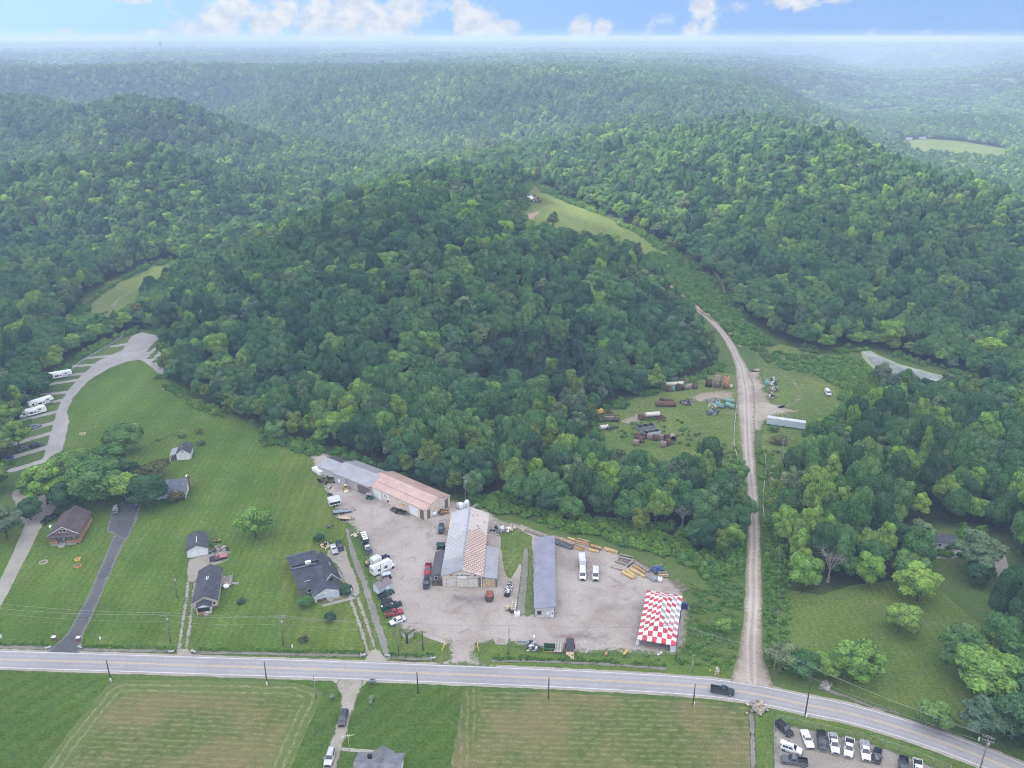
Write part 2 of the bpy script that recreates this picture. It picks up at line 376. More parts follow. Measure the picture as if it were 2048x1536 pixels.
# ------------------------------------------------------------------ open ground (no trees): its outline on the survey photo
OPEN_PX = [(-60,985),(0,950),(22,915),(30,880),(62,812),(100,762),(135,735),(180,702),(240,672),(285,658),(318,668),(327,760),(400,812),(480,838),(520,872),(560,897),(640,903),(690,908),(765,942),(840,978),(905,1003),
 (960,1005),(1010,1022),(1100,1045),(1250,1082),(1400,1115),(1490,1120),(1494,1000),(1478,950),(1410,935),(1340,955),(1240,938),(1150,895),(1180,868),(1192,835),(1250,803),(1310,783),(1330,770),(1400,755),(1440,738),
 (1420,690),(1385,645),(1335,595),(1312,560),(1275,520),(1200,492),(1120,482),(1050,458),(1035,430),(1046,405),(1040,385),(1052,366),(1075,362),(1095,385),(1140,402),(1230,438),(1320,487),(1400,540),(1450,590),(1490,640),(1570,690),(1650,706),(1722,694),
 (1800,712),(1900,745),(1985,768),(1965,792),(1850,805),(1770,800),(1745,818),(1690,848),(1610,890),(1572,960),(1556,1100),(1560,1190),(1620,1200),(1700,1185),(1780,1170),(1850,1180),(1900,1120),(1940,1060),(2010,1090),(2060,1180),(2010,1230),(1930,1290),(2000,1400),(2100,1480),(2150,1600)]
OPEN = np.vstack([atp(OPEN_PX), [(260, 120), (260, -400), (-420, -400), (-420, 240)]])
MEADOW = atp([(165,602),(225,562),(290,534),(368,514),(356,545),(322,580),(285,610),(240,640),(205,650),(150,662),(150,640)])
FAR_FIELDS = [atp([(1790,284),(1850,280),(1930,286),(2015,300),(2005,332),(1900,324),(1825,318)]), atp([(1690,226),(1740,219),(1800,217),(1790,226),(1740,232)]),
 atp([(1930,150),(1960,152),(2030,163),(2010,172),(1965,160)]), atp([(1905,172),(1965,173),(1960,178),(1910,177)]), atp([(1550,110),(1575,110),(1572,113),(1552,113)])]
YARD_OPEN = atp([(1780,1060),(1930,1056),(1995,1072),(2040,1150),(1960,1165),(1880,1172),(1800,1120)])
def openness(x, y):
    d = np.minimum(sd_poly(OPEN, x, y), sd_poly(MEADOW, x, y))
    for f in FAR_FIELDS+[YARD_OPEN]: d = np.minimum(d, sd_poly(f, x, y))
    return d
# ------------------------------------------------------------------ the ground sheet
def axis(lo, mid0, mid1, hi, st, g):
    a = list(np.arange(mid0, mid1+.1, st)); s = st; v = mid1
    while v < hi: s = min(s*g, 160); v += s; a.append(v)
    s = st; v = mid0
    while v > lo: s = min(s*g, 160); v -= s; a.insert(0, v)
    return np.array(a)
gx = axis(-9000, -420, 460, 9000, 5, 1.06); gy = axis(-500, -40, 900, 13500, 5, 1.05)
GX, GY = np.meshgrid(gx, gy); GZ = hgt(GX, GY)
nx, ny = len(gx), len(gy)
me = bpy.data.meshes.new('ground')
idx = np.arange(nx*ny).reshape(ny, nx)
q = np.stack([idx[:-1, :-1], idx[:-1, 1:], idx[1:, 1:], idx[1:, :-1]], -1).reshape(-1, 4)
me.from_pydata(np.c_[GX.ravel(), GY.ravel(), GZ.ravel()].tolist(), [], q.tolist()); me.update()
me.polygons.foreach_set('use_smooth', np.ones(len(q), bool))
od = openness(GX, GY).ravel()
for nm, val in (('wood', sstep(-2, 5, od)), ('far', sstep(2200, 4000, np.hypot(GX, GY).ravel()))):
    at_ = me.attributes.new(nm, 'FLOAT', 'POINT'); at_.data.foreach_set('value', val.astype(np.float32))
tag(link_mesh('ground', me, None, [MATS['ground']]), kind='structure')
# ------------------------------------------------------------------ flat sheets cut out of signed distances (marching squares)
def sheet(name, sdf, bbox, step, z0, mat, ragged=.0, freq=.25, along=None, seed=5, kind='structure', drape=True):
    x0, x1, y0, y1 = bbox
    X, Y = np.meshgrid(np.arange(x0-step, x1+step*2, step), np.arange(y0-step, y1+step*2, step))
    S = sdf(X, Y)
    if ragged: S = S + ragged*(fbm(X*freq, Y*freq, 4, seed)-.5)*2
    Z = hgt(X, Y); ny, nx = X.shape
    vs = []; fs = []; ed = []; vid = {}
    def gv(j, i):
        k = (j, i, 0)
        if k not in vid:
            vid[k] = len(vs); vs.append((X[j, i], Y[j, i])); ed.append(-S[j, i])
        return vid[k]
    def cv(j, i, j2, i2):
        k = (min((j, i), (j2, i2)), max((j, i), (j2, i2)))
        if k not in vid:
            t = S[j, i]/(S[j, i]-S[j2, i2]); vid[k] = len(vs)
            vs.append((X[j, i]+t*(X[j2, i2]-X[j, i]), Y[j, i]+t*(Y[j2, i2]-Y[j, i]))); ed.append(0.0)
        return vid[k]
    neg = S < 0
    anyc = neg[:-1, :-1] | neg[1:, :-1] | neg[:-1, 1:] | neg[1:, 1:]
    for j, i in zip(*np.nonzero(anyc)):
        c = [(j, i), (j, i+1), (j+1, i+1), (j+1, i)]
        poly = []
        for k in range(4):
            a = c[k]; b = c[(k+1) % 4]
            if neg[a]: poly.append(gv(*a))
            if neg[a] != neg[b]: poly.append(cv(*a, *b))
        if len(poly) >= 3: fs.append(poly)
    V = np.array(vs); zz = hgt(V[:, 0], V[:, 1])
    zz = zz+z0+np.minimum(.18, zz*.2)
    me = bpy.data.meshes.new(name); me.from_pydata(np.c_[V, zz].tolist(), [], fs); me.update()
    a = me.attributes.new('edge', 'FLOAT', 'POINT'); a.data.foreach_set('value', np.array(ed, np.float32))
    if along is not None:
        a = me.attributes.new('along', 'FLOAT', 'POINT'); a.data.foreach_set('value', along(V[:, 0], V[:, 1]).astype(np.float32))
    return tag(link_mesh(name, me, None, [MATS[mat]]), kind=kind)
def bb(P, pad=2): P = np.asarray(P); return (P[:, 0].min()-pad, P[:, 0].max()+pad, P[:, 1].min()-pad, P[:, 1].max()+pad)
def poly_sheet(name, px, step, z0, mat, ragged=.4, freq=.25, cut=None, **kw):
    P = atp(px)
    f = (lambda X, Y: sd_poly(P, X, Y)) if cut is None else (lambda X, Y: np.maximum(sd_poly(P, X, Y), -cut(X, Y)))
    return sheet(name, f, bb(P, 3), step, z0, mat, ragged, freq, **kw)
def across(L, W):
    P = np.asarray(L)
    def f(x, y):
        best = np.full(len(x), 1e12); out = np.zeros(len(x))
        for i in range(len(P)-1):
            ax, ay = P[i]; ex, ey = P[i+1]-P[i]; LL = ex*ex+ey*ey+1e-12
            t = np.clip(((x-ax)*ex+(y-ay)*ey)/LL, 0, 1); d = np.hypot(x-ax-t*ex, y-ay-t*ey)
            sg = np.sign(ex*(y-ay)-ey*(x-ax)); m = d < best
            best = np.where(m, d, best); out = np.where(m, sg*d, out)
        return .5+out/(2*W)
    return f
def strip_sheet(name, px, w, step, z0, mat, ragged=.25, freq=.4, world=None, along=False, smooth=True, **kw):
    L = atp(px) if world is None else np.asarray(world)
    if smooth:
        if not np.isscalar(w): w = np.interp(np.linspace(0, len(L)-1, (len(L)-1)*6+1), range(len(L)), w)
        L = smooth_line(L)
    mw = w if np.isscalar(w) else max(w)
    return sheet(name, lambda X, Y: sd_line(L, w, X, Y), bb(L, mw+2), step, z0, mat, ragged, freq, along=across(L, np.mean(w)) if along else None, **kw)
# ------------------------------------------------------------------ road
RC = smooth_line(atp([(-420,1306),(-200,1312),(0,1319),(250,1326.5),(450,1333),(700,1341),(1060,1355),(1250,1364),(1350,1370),(1448,1379),(1530,1392),(1600,1407),(1680,1423),(1750,1441),(1850,1472),(1950,1509),(2060,1555),(2250,1650)]), 10)
RW = 3.05
strip_sheet('road_shoulder', None, RW+.95, .6, .045, 'mouth_gravel', .35, .5, world=RC, smooth=False)
strip_sheet('road', None, RW+.32, .6, .075, 'asphalt', .05, .6, world=RC, smooth=False, along=True)
def offset_line(L, d):
    L = np.asarray(L); T = np.gradient(L, axis=0); T /= np.linalg.norm(T, axis=1)[:, None]
    return L + np.c_[-T[:, 1], T[:, 0]]*d
def ribbon(name, L, w, z, mat):
    a = offset_line(L, w/2); b = offset_line(L, -w/2); n = len(L)
    me = bpy.data.meshes.new(name); me.from_pydata([(x, y, z) for x, y in a]+[(x, y, z) for x, y in b], [], [(i, n+i, n+i+1, i+1) for i in range(n-1)]); me.update()
    return tag(link_mesh(name, me, None, [MATS[mat]]), kind='structure')
ribbon('road_marking', offset_line(RC, RW-.02), .17, .087, 'white_line')
ribbon('road_marking', offset_line(RC, -RW+.02), .17, .087, 'white_line')
ribbon('road_marking', offset_line(RC, .11), .13, .087, 'yellow_line'); ribbon('road_marking', offset_line(RC, -.11), .13, .087, 'yellow_line')
road_sd = lambda X, Y: sd_line(RC, RW+.9, X, Y)
# ------------------------------------------------------------------ lawns, fields, drives
poly_sheet('lawn', [(-250,1285),(-60,1120),(-20,1050),(60,1010),(118,925),(138,850),(136,820),(176,763),(220,736),(256,724),(283,721),(307,738),(326,752),(400,806),(480,834),(520,870),(560,895),(625,910),(650,960),(690,1045),(720,1100),(770,1230),(800,1310),(770,1318),(700,1312),(400,1305),(100,1298)], 1.0, .02, 'lawn', .5, .2)
poly_sheet('lawn', [(556,900),(628,915),(650,962),(690,1048),(716,1105),(766,1235),(738,1311),(640,1308),(560,1304),(553,1100)], .9, .028, 'lawn_band', .35, .4)
poly_sheet('lawn', [(1572,1180),(1640,1190),(1700,1172),(1790,1160),(1880,1180),(1960,1250),(2010,1330),(2060,1420),(2000,1480),(1930,1460),(1800,1410),(1690,1380),(1560,1345),(1556,1280)], 1.0, .02, 'lawn_right', .5, .2)
poly_sheet('lawn', [(-320,1330),(0,1340),(226,1352),(216,1372),(80,1540),(40,1620),(-400,1620)], 1.0, .02, 'lawn_dark', .3, .2)
poly_sheet('lawn', [(560,1362),(660,1360),(940,1372),(928,1385),(905,1540),(900,1600),(560,1600),(582,1530),(612,1460),(648,1385)], 1.0, .02, 'lawn_dark', .4, .3)
poly_sheet('hay_field', [(60,1570),(130,1475),(216,1371),(250,1360),(420,1362),(590,1366),(622,1374),(645,1388),(612,1462),(578,1545),(570,1600),(30,1610)], .8, .03, 'hay', .25, .3)
poly_sheet('hay_field', [(928,1386),(1100,1384),(1300,1397),(1490,1412),(1505,1440),(1500,1600),(890,1600),(905,1540)], .8, .03, 'hay_plain', .5, .3)
strip_sheet('mown_swath', [(945,1385),(938,1440),(928,1500),(920,1560)], 2.3, .8, .04, 'hay_strip', .6, .5)
poly_sheet('roadside_verge', [(-320,1288),(100,1298),(340,1306),(740,1317),(880,1325),(885,1332),(400,1318),(0,1305),(-320,1298)], .7, .03, 'verge', .3, .4)
poly_sheet('roadside_verge', [(790,1270),(880,1275),(893,1300),(898,1318),(880,1328),(800,1322),(770,1310)], .7, .03, 'verge', .4, .4)
poly_sheet('roadside_verge', [(952,1300),(1000,1290),(1060,1303),(1140,1312),(1250,1313),(1370,1312),(1480,1320),(1490,1345),(1470,1362),(1300,1348),(1000,1334),(975,1330),(955,1318)], .7, .03, 'verge', .5, .3)
poly_sheet('roadside_verge', [(1510,1412),(1560,1422),(1700,1450),(1860,1506),(1900,1536),(1880,1540),(1820,1510),(1700,1470),(1560,1442),(1548,1600),(1515,1600)], .7, .03, 'verge', .4, .4)
strip_sheet('ditch', [(-200,1296),(0,1294),(95,1297)], .9, .5, .035, 'ditch_bed', .3, .5)
strip_sheet('ditch', [(165,1299),(260,1301),(345,1303)], .75, .5, .035, 'ditch_bed', .3, .5)
strip_sheet('ditch', [(392,1305),(520,1307),(640,1310),(728,1311)], .75, .5, .035, 'ditch_bed', .3, .5)
strip_sheet('ditch', [(775,1315),(830,1318),(868,1317)], .6, .5, .035, 'ditch_bed', .3, .5)
strip_sheet('ditch', [(985,1322),(1060,1322),(1200,1328),(1330,1338)], .7, .5, .035, 'ditch_bed', .4, .5)
strip_sheet('ditch', [(1503,1425),(1505,1470),(1506,1540),(1506,1600)], .7, .5, .035, 'ditch_bed', .3, .5)
strip_sheet('ditch', [(1640,1376),(1690,1392),(1740,1412),(1800,1428)], .7, .5, .035, 'ditch_bed', .4, .5)
strip_sheet('driveway', [(-90,1330),(-30,1240),(20,1150),(62,1062),(85,1018)], [2.0,2.0,2.1,2.6,4.5], .6, .05, 'concrete', .25, .5)
poly_sheet('gravel_apron', [(20,985),(60,965),(110,975),(112,1010),(90,1050),(60,1062),(40,1040)], .8, .045, 'drive_gravel', .9, .3)
strip_sheet('driveway', [(128,1302),(150,1268),(185,1200),(215,1130),(240,1075),(252,1040)], [4.2,2.3,1.9,1.9,2.2,3.6], .5, .05, 'old_asphalt', .25, .5)
poly_sheet('parking_pad', [(212,1062),(228,1012),(262,1000),(282,1010),(268,1050),(252,1085),(236,1072)], .6, .055, 'old_asphalt', .4, .4)
for off in (-.95, .95):
    strip_sheet('driveway_track', None, .62, .4, .05, 'drive_gravel', .22, .6, world=offset_line(smooth_line(atp([(364,1306),(372,1250),(380,1195),(384,1160),(393,1128)])), off), smooth=False)
    strip_sheet('driveway_track', None, .68, .4, .05, 'drive_gravel', .22, .6, world=offset_line(smooth_line(atp([(747,1314),(727,1250),(708,1195),(690,1150),(678,1120)])), off*1.05), smooth=False)
poly_sheet('driveway', [(350,1314),(362,1298),(376,1298),(386,1314)], .5, .055, 'mouth_gravel', .2, .5)
poly_sheet('driveway', [(728,1322),(742,1300),(758,1300),(776,1324)], .5, .055, 'mouth_gravel', .2, .5)
poly_sheet('driveway', [(377,1118),(420,1108),(448,1100),(456,1092),(458,1122),(424,1133),(404,1142),(392,1165),(377,1165),(372,1150)], .5, .055, 'drive_gravel', .35, .4)
poly_sheet('driveway', [(645,1120),(658,1100),(680,1088),(692,1092),(698,1118),(712,1150),(722,1180),(712,1200),(690,1165),(672,1128)], .5, .055, 'drive_gravel', .35, .4)
strip_sheet('walkway', [(648,1211),(680,1203),(706,1196)], .55, .4, .055, 'concrete', .08, .8)
strip_sheet('drainage_swale', [(776,1316),(768,1290),(752,1240),(738,1195),(722,1150),(706,1105),(697,1075),(694,1058)], [1.1,1.2,1.2,1.2,1.2,1.1,.8,.6], .5, .045, 'swale', .45, .4)
poly_sheet('gravel_yard', [(872,1330),(896,1316),(899,1302),(890,1284),(850,1270),(815,1266),(795,1256),(775,1222),(765,1185),(750,1150),(735,1112),(716,1066),(698,1050),(676,1040),(658,1000),(640,962),(622,930),(618,912),(640,902),(690,920),(760,950),(850,990),(905,998),(930,1008),(985,1024),(1000,1040),(1040,1047),(1100,1068),(1190,1090),(1270,1118),(1335,1150),(1366,1178),(1378,1215),(1376,1262),(1366,1295),(1355,1312),(1290,1309),(1200,1306),(1120,1305),(1060,1296),(1010,1284),(975,1288),(955,1290),(950,1305),(960,1320),(990,1334)], .8, .05, 'yard_gravel', 1.0, .22)
for k, st in enumerate(([(885,1180),(985,1184),(985,1212),(930,1218),(890,1206)], [(842,1268),(872,1262),(900,1274),(893,1290),(862,1278)], [(985,1272),(1020,1276),(1012,1290),(990,1290)], [(790,1200),(815,1196),(822,1215),(800,1225)], [(690,985),(760,1000),(780,1020),(720,1010)], [(840,1062),(868,1060),(872,1078),(846,1082)], [(1080,1262),(1180,1258),(1240,1268),(1200,1290),(1100,1284)])):
    poly_sheet('ground_stain', st, .6, .056, 'yard_stain', .5, .3, seed=20+k)
poly_sheet('grass_strip', [(1000,1062),(1030,1054),(1064,1072),(1067,1150),(1068,1228),(1052,1234),(1042,1228),(1046,1150),(1040,1125),(1028,1150),(1020,1160),(1012,1150),(1003,1110)], .6, .065, 'weeds', .5, .4)
strip_sheet('drainage_channel', [(1052,1100),(1050,1140),(1045,1190),(1041,1226)], [.9,1.2,1.3,1.3], .4, .075, 'swale', .25, .5)
DR = smooth_line(atp([(1503,1362),(1502,1310),(1504,1250),(1507,1190),(1507,1130),(1508,1060),(1505,990),(1500,940),(1495,880),(1493,820),(1490,770),(1480,728),(1462,692),(1437,657),(1404,627),(1368,602),(1345,585),(1338,570)]), 6)
DW = np.interp(np.linspace(0, 17, len(DR)), range(18), [5.2,3.0,2.5,2.4,2.2,1.9,1.9,2.1,2.7,3.7,4.0,2.8,2.3,2.2,2.2,2.3,2.4,2.0])
sheet('dirt_road', lambda X, Y: sd_line(DR, DW, X, Y), bb(DR, 8), .7, .07, 'dirt', .45, .35, along=across(DR, 2.6))
poly_sheet('road_mouth', [(1455,1366),(1478,1352),(1490,1325),(1517,1325),(1530,1352),(1548,1376),(1500,1374)], .6, .065, 'mouth_gravel', .3, .4)
poly_sheet('bare_ground', [(1470,745),(1500,742),(1518,735),(1528,765),(1535,800),(1570,812),(1592,822),(1560,830),(1525,850),(1512,870),(1505,860),(1480,860),(1478,800)], .6, .05, 'bare_earth', 3.4, .2)
poly_sheet('bare_ground', [(1330,572),(1345,568),(1372,590),(1415,622),(1450,650),(1490,690),(1480,700),(1440,650),(1400,625),(1345,600),(1322,580)], .8, .12, 'red_earth', 2.6, .15)
poly_sheet('bare_ground', [(1378,795),(1400,784),(1440,780),(1468,785),(1468,800),(1430,800),(1400,805)], .8, .05, 'bare_earth', 1.4, .25)
poly_sheet('bare_ground', [(1236,842),(1258,830),(1290,822),(1285,845),(1250,852)], .8, .05, 'bare_earth', 1.4, .25)
strip_sheet('dirt_track', [(1500,742),(1545,745),(1580,758),(1600,785),(1590,805),(1560,815)], .9, .7, .05, 'bare_earth', .6, .3)
strip_sheet('dirt_track', [(1418,530),(1440,560),(1450,585)], .8, .7, .12, 'bare_earth', .6, .3)
strip_sheet('dirt_track', [(1545,900),(1545,960),(1540,1030)], 1.0, .7, .05, 'bare_earth', 1.0, .2)
poly_sheet('rough_meadow', [(1030,425),(1046,403),(1040,385),(1052,368),(1072,362),(1095,386),(1140,404),(1230,440),(1300,478),(1330,505),(1320,525),(1275,512),(1200,488),(1120,478),(1050,455)], 1.5, .1, 'meadow', 6.0, .07)
poly_sheet('bare_ground', [(1040,440),(1046,430),(1070,424),(1084,420),(1080,430),(1062,446)], 1.0, .2, 'red_earth', 1.5, .2)
poly_sheet('rough_meadow', [(1190,838),(1250,806),(1330,772),(1440,742),(1478,752),(1482,850),(1488,960),(1468,945),(1400,925),(1300,930),(1230,905),(1180,870)], 1.0, .02, 'weeds', 1.0, .15)
poly_sheet('rough_meadow', [(1510,700),(1560,690),(1650,708),(1720,720),(1750,800),(1690,845),(1610,890),(1575,950),(1545,950),(1520,880),(1545,800),(1520,740)], 1.0, .02, 'weeds', 1.0, .15)
sheet('rough_meadow', lambda X, Y: sd_poly(MEADOW, X, Y), bb(MEADOW, 8), 1.2, .08, 'meadow', 5.0, .09)
strip_sheet('dirt_track', [(205,650),(222,622),(238,598),(258,588)], 1.3, .8, .14, 'bare_earth', .8, .2)
for f in FAR_FIELDS: sheet('far_field', lambda X, Y, f=f: sd_poly(f, X, Y), bb(f, 30), 14, 1.5, 'meadow', 4, .01)
POND = atp([(1722,702),(1745,706),(1800,728),(1870,748),(1935,762),(1968,772),(1945,783),(1880,786),(1850,800),(1790,795),(1768,770),(1745,735),(1725,715)], 0.0)
sheet('pond', lambda X, Y: sd_poly(POND, X, Y), bb(POND, 4), .9, .06, 'water', .8, .2)
CAMP = [(84,922),(98,872),(115,816),(129,789),(160,752),(195,722),(244,700),(262,672),(285,664),(318,672),(330,750),(322,753),(305,737),(281,720),(256,723),(220,736),(176,763),(146,797),(136,822),(139,845),(132,880),(118,926)]
CAMP_P = atp(CAMP); PADS = [np.array([tuple(at(*a))[:2], tuple(at(*b))[:2]]) for a, b in (((268,686),(225,693)),((255,708),(180,716)),((218,728),(150,732)),((192,744),(122,753)),((168,758),(92,770)),((138,784),(84,790)),((128,800),(58,812)),((120,822),(45,840)),((110,845),(45,864)),((102,866),(22,890)),((96,894),(18,917)),((88,922),(24,941)))]
def camp_sd(X, Y):
    d = sd_poly(CAMP_P, X, Y)
    for l in PADS: d = np.minimum(d, sd_line(l, 1.9, X, Y))
    return d
sheet('campground_road', camp_sd, bb(np.vstack([CAMP_P]+PADS), 4), .7, .05, 'pale_gravel', .35, .3)
poly_sheet('car_park', [(1547,1442),(1562,1447),(1640,1463),(1730,1483),(1830,1518),(1930,1562),(1990,1620),(1546,1620)], .7, .05, 'lot_gravel', .3, .4)
strip_sheet('driveway', [(700,1370),(699,1392),(692,1425),(682,1460),(668,1505),(655,1550),(640,1610)], [3.4,2.0,1.6,1.6,1.6,1.6,1.6], .5, .058, 'drive_gravel', .3, .4)
poly_sheet('driveway', [(664,1361),(736,1364),(722,1376),(708,1392),(692,1392),(684,1376)], .5, .055, 'mouth_gravel', .25, .4)
strip_sheet('walkway', [(678,1498),(725,1502),(766,1505),(764,1515)], .5, .4, .055, 'concrete', .05, .8, smooth=False)
poly_sheet('gravel_apron', [(1858,1104),(1920,1098),(1932,1106),(1905,1120),(1870,1118)], .7, .05, 'pale_gravel', .5, .3)
strip_sheet('driveway', [(1985,1085),(2000,1120),(2012,1160),(2030,1200)], 2.3, .7, .05, 'drive_gravel', .6, .3)
poly_sheet('flower_bed', [(625,1216),(640,1207),(668,1190),(690,1184),(700,1196),(660,1206),(640,1212)], .5, .045, 'bare_earth', .3, .6)
# ------------------------------------------------------------------ foliage
def leaf_mat(name, cols, trans=.25):
    t = NT(name)
    oi = t.n('ShaderNodeObjectInfo'); rnd = oi.outputs['Random']
    tone = t.attr('tone')
    c = t.mix(t.ss(0, .5, rnd), cols[0], cols[1]); c = t.mix(t.ss(.55, 1, rnd), c, cols[2])
    # broad patches over the hills: tree stands, plus sunlit warmth painted into leaf colour
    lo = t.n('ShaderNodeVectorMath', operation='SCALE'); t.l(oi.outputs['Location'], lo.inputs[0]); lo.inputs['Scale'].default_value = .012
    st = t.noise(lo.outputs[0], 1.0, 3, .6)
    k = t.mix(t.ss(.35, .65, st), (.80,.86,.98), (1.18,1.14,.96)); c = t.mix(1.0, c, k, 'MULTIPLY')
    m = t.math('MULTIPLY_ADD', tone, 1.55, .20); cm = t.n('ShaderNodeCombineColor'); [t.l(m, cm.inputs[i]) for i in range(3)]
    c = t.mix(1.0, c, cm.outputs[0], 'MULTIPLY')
    d = t.n('ShaderNodeBsdfDiffuse'); t.l(c, d.inputs[0])
    tr = t.n('ShaderNodeBsdfTranslucent'); t.l(t.mix(1.0, c, (1.15,1.2,.6), 'MULTIPLY'), tr.inputs[0])
    mx = t.n('ShaderNodeMixShader'); mx.inputs[0].default_value = trans; t.l(d.outputs[0], mx.inputs[1]); t.l(tr.outputs[0], mx.inputs[2])
    t.l(mx.outputs[0], t.out.inputs[0]); return t.m
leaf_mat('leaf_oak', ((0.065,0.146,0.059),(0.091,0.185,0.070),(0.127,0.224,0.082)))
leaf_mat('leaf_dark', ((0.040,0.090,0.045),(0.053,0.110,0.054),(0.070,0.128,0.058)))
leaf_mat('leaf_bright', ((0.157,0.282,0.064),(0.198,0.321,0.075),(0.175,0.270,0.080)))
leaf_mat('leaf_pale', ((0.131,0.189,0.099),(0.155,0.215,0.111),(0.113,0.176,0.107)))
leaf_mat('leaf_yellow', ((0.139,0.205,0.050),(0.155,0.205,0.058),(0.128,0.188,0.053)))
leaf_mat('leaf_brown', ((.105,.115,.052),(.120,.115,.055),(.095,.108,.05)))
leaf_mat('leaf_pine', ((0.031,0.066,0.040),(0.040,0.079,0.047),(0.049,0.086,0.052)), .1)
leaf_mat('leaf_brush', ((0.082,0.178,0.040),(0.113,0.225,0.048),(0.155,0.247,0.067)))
plain('bark', (.085,.070,.055), .9, var=.3); plain('dead_wood', (.300,.275,.250), .9, var=.25)
_ico = {}
def ico(sub):
    if sub not in _ico:
        bm = bmesh.new(); bmesh.ops.create_icosphere(bm, subdivisions=sub, radius=1)
        _ico[sub] = (np.array([v.co[:] for v in bm.verts]), np.array([[v.index for v in f.verts] for f in bm.faces])); bm.free()
    return _ico[sub]
def mesh_np(name, V, F, tone, mat):
    me = bpy.data.meshes.new(name); nf = len(F); k = F.shape[1]
    me.vertices.add(len(V)); me.vertices.foreach_set('co', np.asarray(V, np.float32).ravel())
    me.loops.add(nf*k); me.loops.foreach_set('vertex_index', F.ravel().astype(np.int32))
    me.polygons.add(nf); me.polygons.foreach_set('loop_start', np.arange(0, nf*k, k, dtype=np.int32))
    me.update(calc_edges=True)
    a = me.attributes.new('tone', 'FLOAT', 'FACE'); a.data.foreach_set('value', np.asarray(tone, np.float32))
    me.materials.append(mat); me.validate(); return me
def crown(name, seed, Rr, z0, z1, mat, nl=16, cards=1500, cs=.55, core=2, flat=1.0, conic=0.0, lobe=(.30,.46), gap=0.0):
    """leafy crown between heights z0..z1 and radius Rr: lumps of foliage, each shingled with many small leaf sprays"""
    g = np.random.default_rng(seed); zc = (z0+z1)/2; hz = (z1-z0)/2
    C = []; L = []
    tries = 0
    while len(C) < nl and tries < 4000:
        tries += 1
        d = g.normal(size=3); d /= np.linalg.norm(d)
        if d[2] < -.55: continue
        r = g.uniform(.45, .74)
        f = 1-conic*max(0, d[2])
        p = np.array((d[0]*Rr*r*f, d[1]*Rr*r*f, zc+d[2]*hz*r*(1.05)))
        l = g.uniform(*lobe)*Rr*(1-.35*conic*(p[2]-z0)/(z1-z0))
        if C and min(np.linalg.norm((p-q)/np.array((1, 1, .9))) - .42*(l+m) for q, m in zip(C, L)) < 0: continue
        C.append(p); L.append(l)
    if not gap: C.append(np.array((0, 0, zc-.05*hz))); L.append(.62*min(Rr, hz*1.1))
    C = np.array(C); L = np.array(L)
    iv, jf = ico(core); VV = []; FF = []; TT = []; o = 0
    lt = g.uniform(.25, .75, len(C))
    if core:
        tv = np.concatenate([jf, jf[:, 2:3]], 1)
        for c, l, tn in zip(C, L, lt):
            q = iv*(.80*l)*(1+.22*(fbm(iv[:, 0]*2+c[0], iv[:, 1]*2+iv[:, 2]*1.7+c[1], 2, seed)[:, None]-.5)*2)
            q[:, 2] *= .88
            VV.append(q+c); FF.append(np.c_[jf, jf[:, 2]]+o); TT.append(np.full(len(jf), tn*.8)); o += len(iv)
    n = cards; w = L**2; w = w/w.sum(); k = g.choice(len(C), n*2, p=w)
    d = g.normal(size=(n*2, 3)); d /= np.linalg.norm(d, axis=1)[:, None]
    P = C[k]+d*(L[k]*g.uniform(.80, 1.10, n*2))[:, None]*np.array((1, 1, .9))
    keep = d[:, 2] > -.6
    for c, l in zip(C, L): keep &= ~((np.linalg.norm((P-c)/np.array((1, 1, .9)), axis=1) < l*.78))
    P = P[keep][:n]; d = d[keep][:n]; k = k[keep][:n]; n = len(P)
    nrm = d+g.normal(size=(n, 3))*.42+np.array((0, 0, .25)); nrm /= np.linalg.norm(nrm, axis=1)[:, None]
    a = np.cross(nrm, g.normal(size=(n, 3))); a /= np.linalg.norm(a, axis=1)[:, None]; b = np.cross(nrm, a)
    s = (cs*g.uniform(.6, 1.35, n))[:, None]
    asp = g.uniform(.55, 1.0, n)[:, None]
    q = np.stack([P-a*s-b*s*asp*.5-nrm*s*.18, P+a*s*.2-b*s*asp*.75, P+a*s-nrm*s*.18, P+a*s*.1+b*s*asp*.75], 1).reshape(-1, 3)
    VV.append(q); FQ = (np.arange(n*4).reshape(n, 4)+o)
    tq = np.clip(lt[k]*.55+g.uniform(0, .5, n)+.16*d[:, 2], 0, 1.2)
    # triangles of the lumps become quads with a doubled corner removed: keep two meshes in one by splitting the quads
    F3 = np.concatenate([f[:, :3] for f in FF]) if FF else np.zeros((0, 3), int)
    T3 = np.concatenate(TT) if TT else np.zeros(0)
    F = np.concatenate([F3, FQ[:, [0, 1, 2]], FQ[:, [0, 2, 3]]]); T = np.concatenate([T3, tq, tq])
    return mesh_np(name, np.concatenate(VV), F, T, MATS[mat])
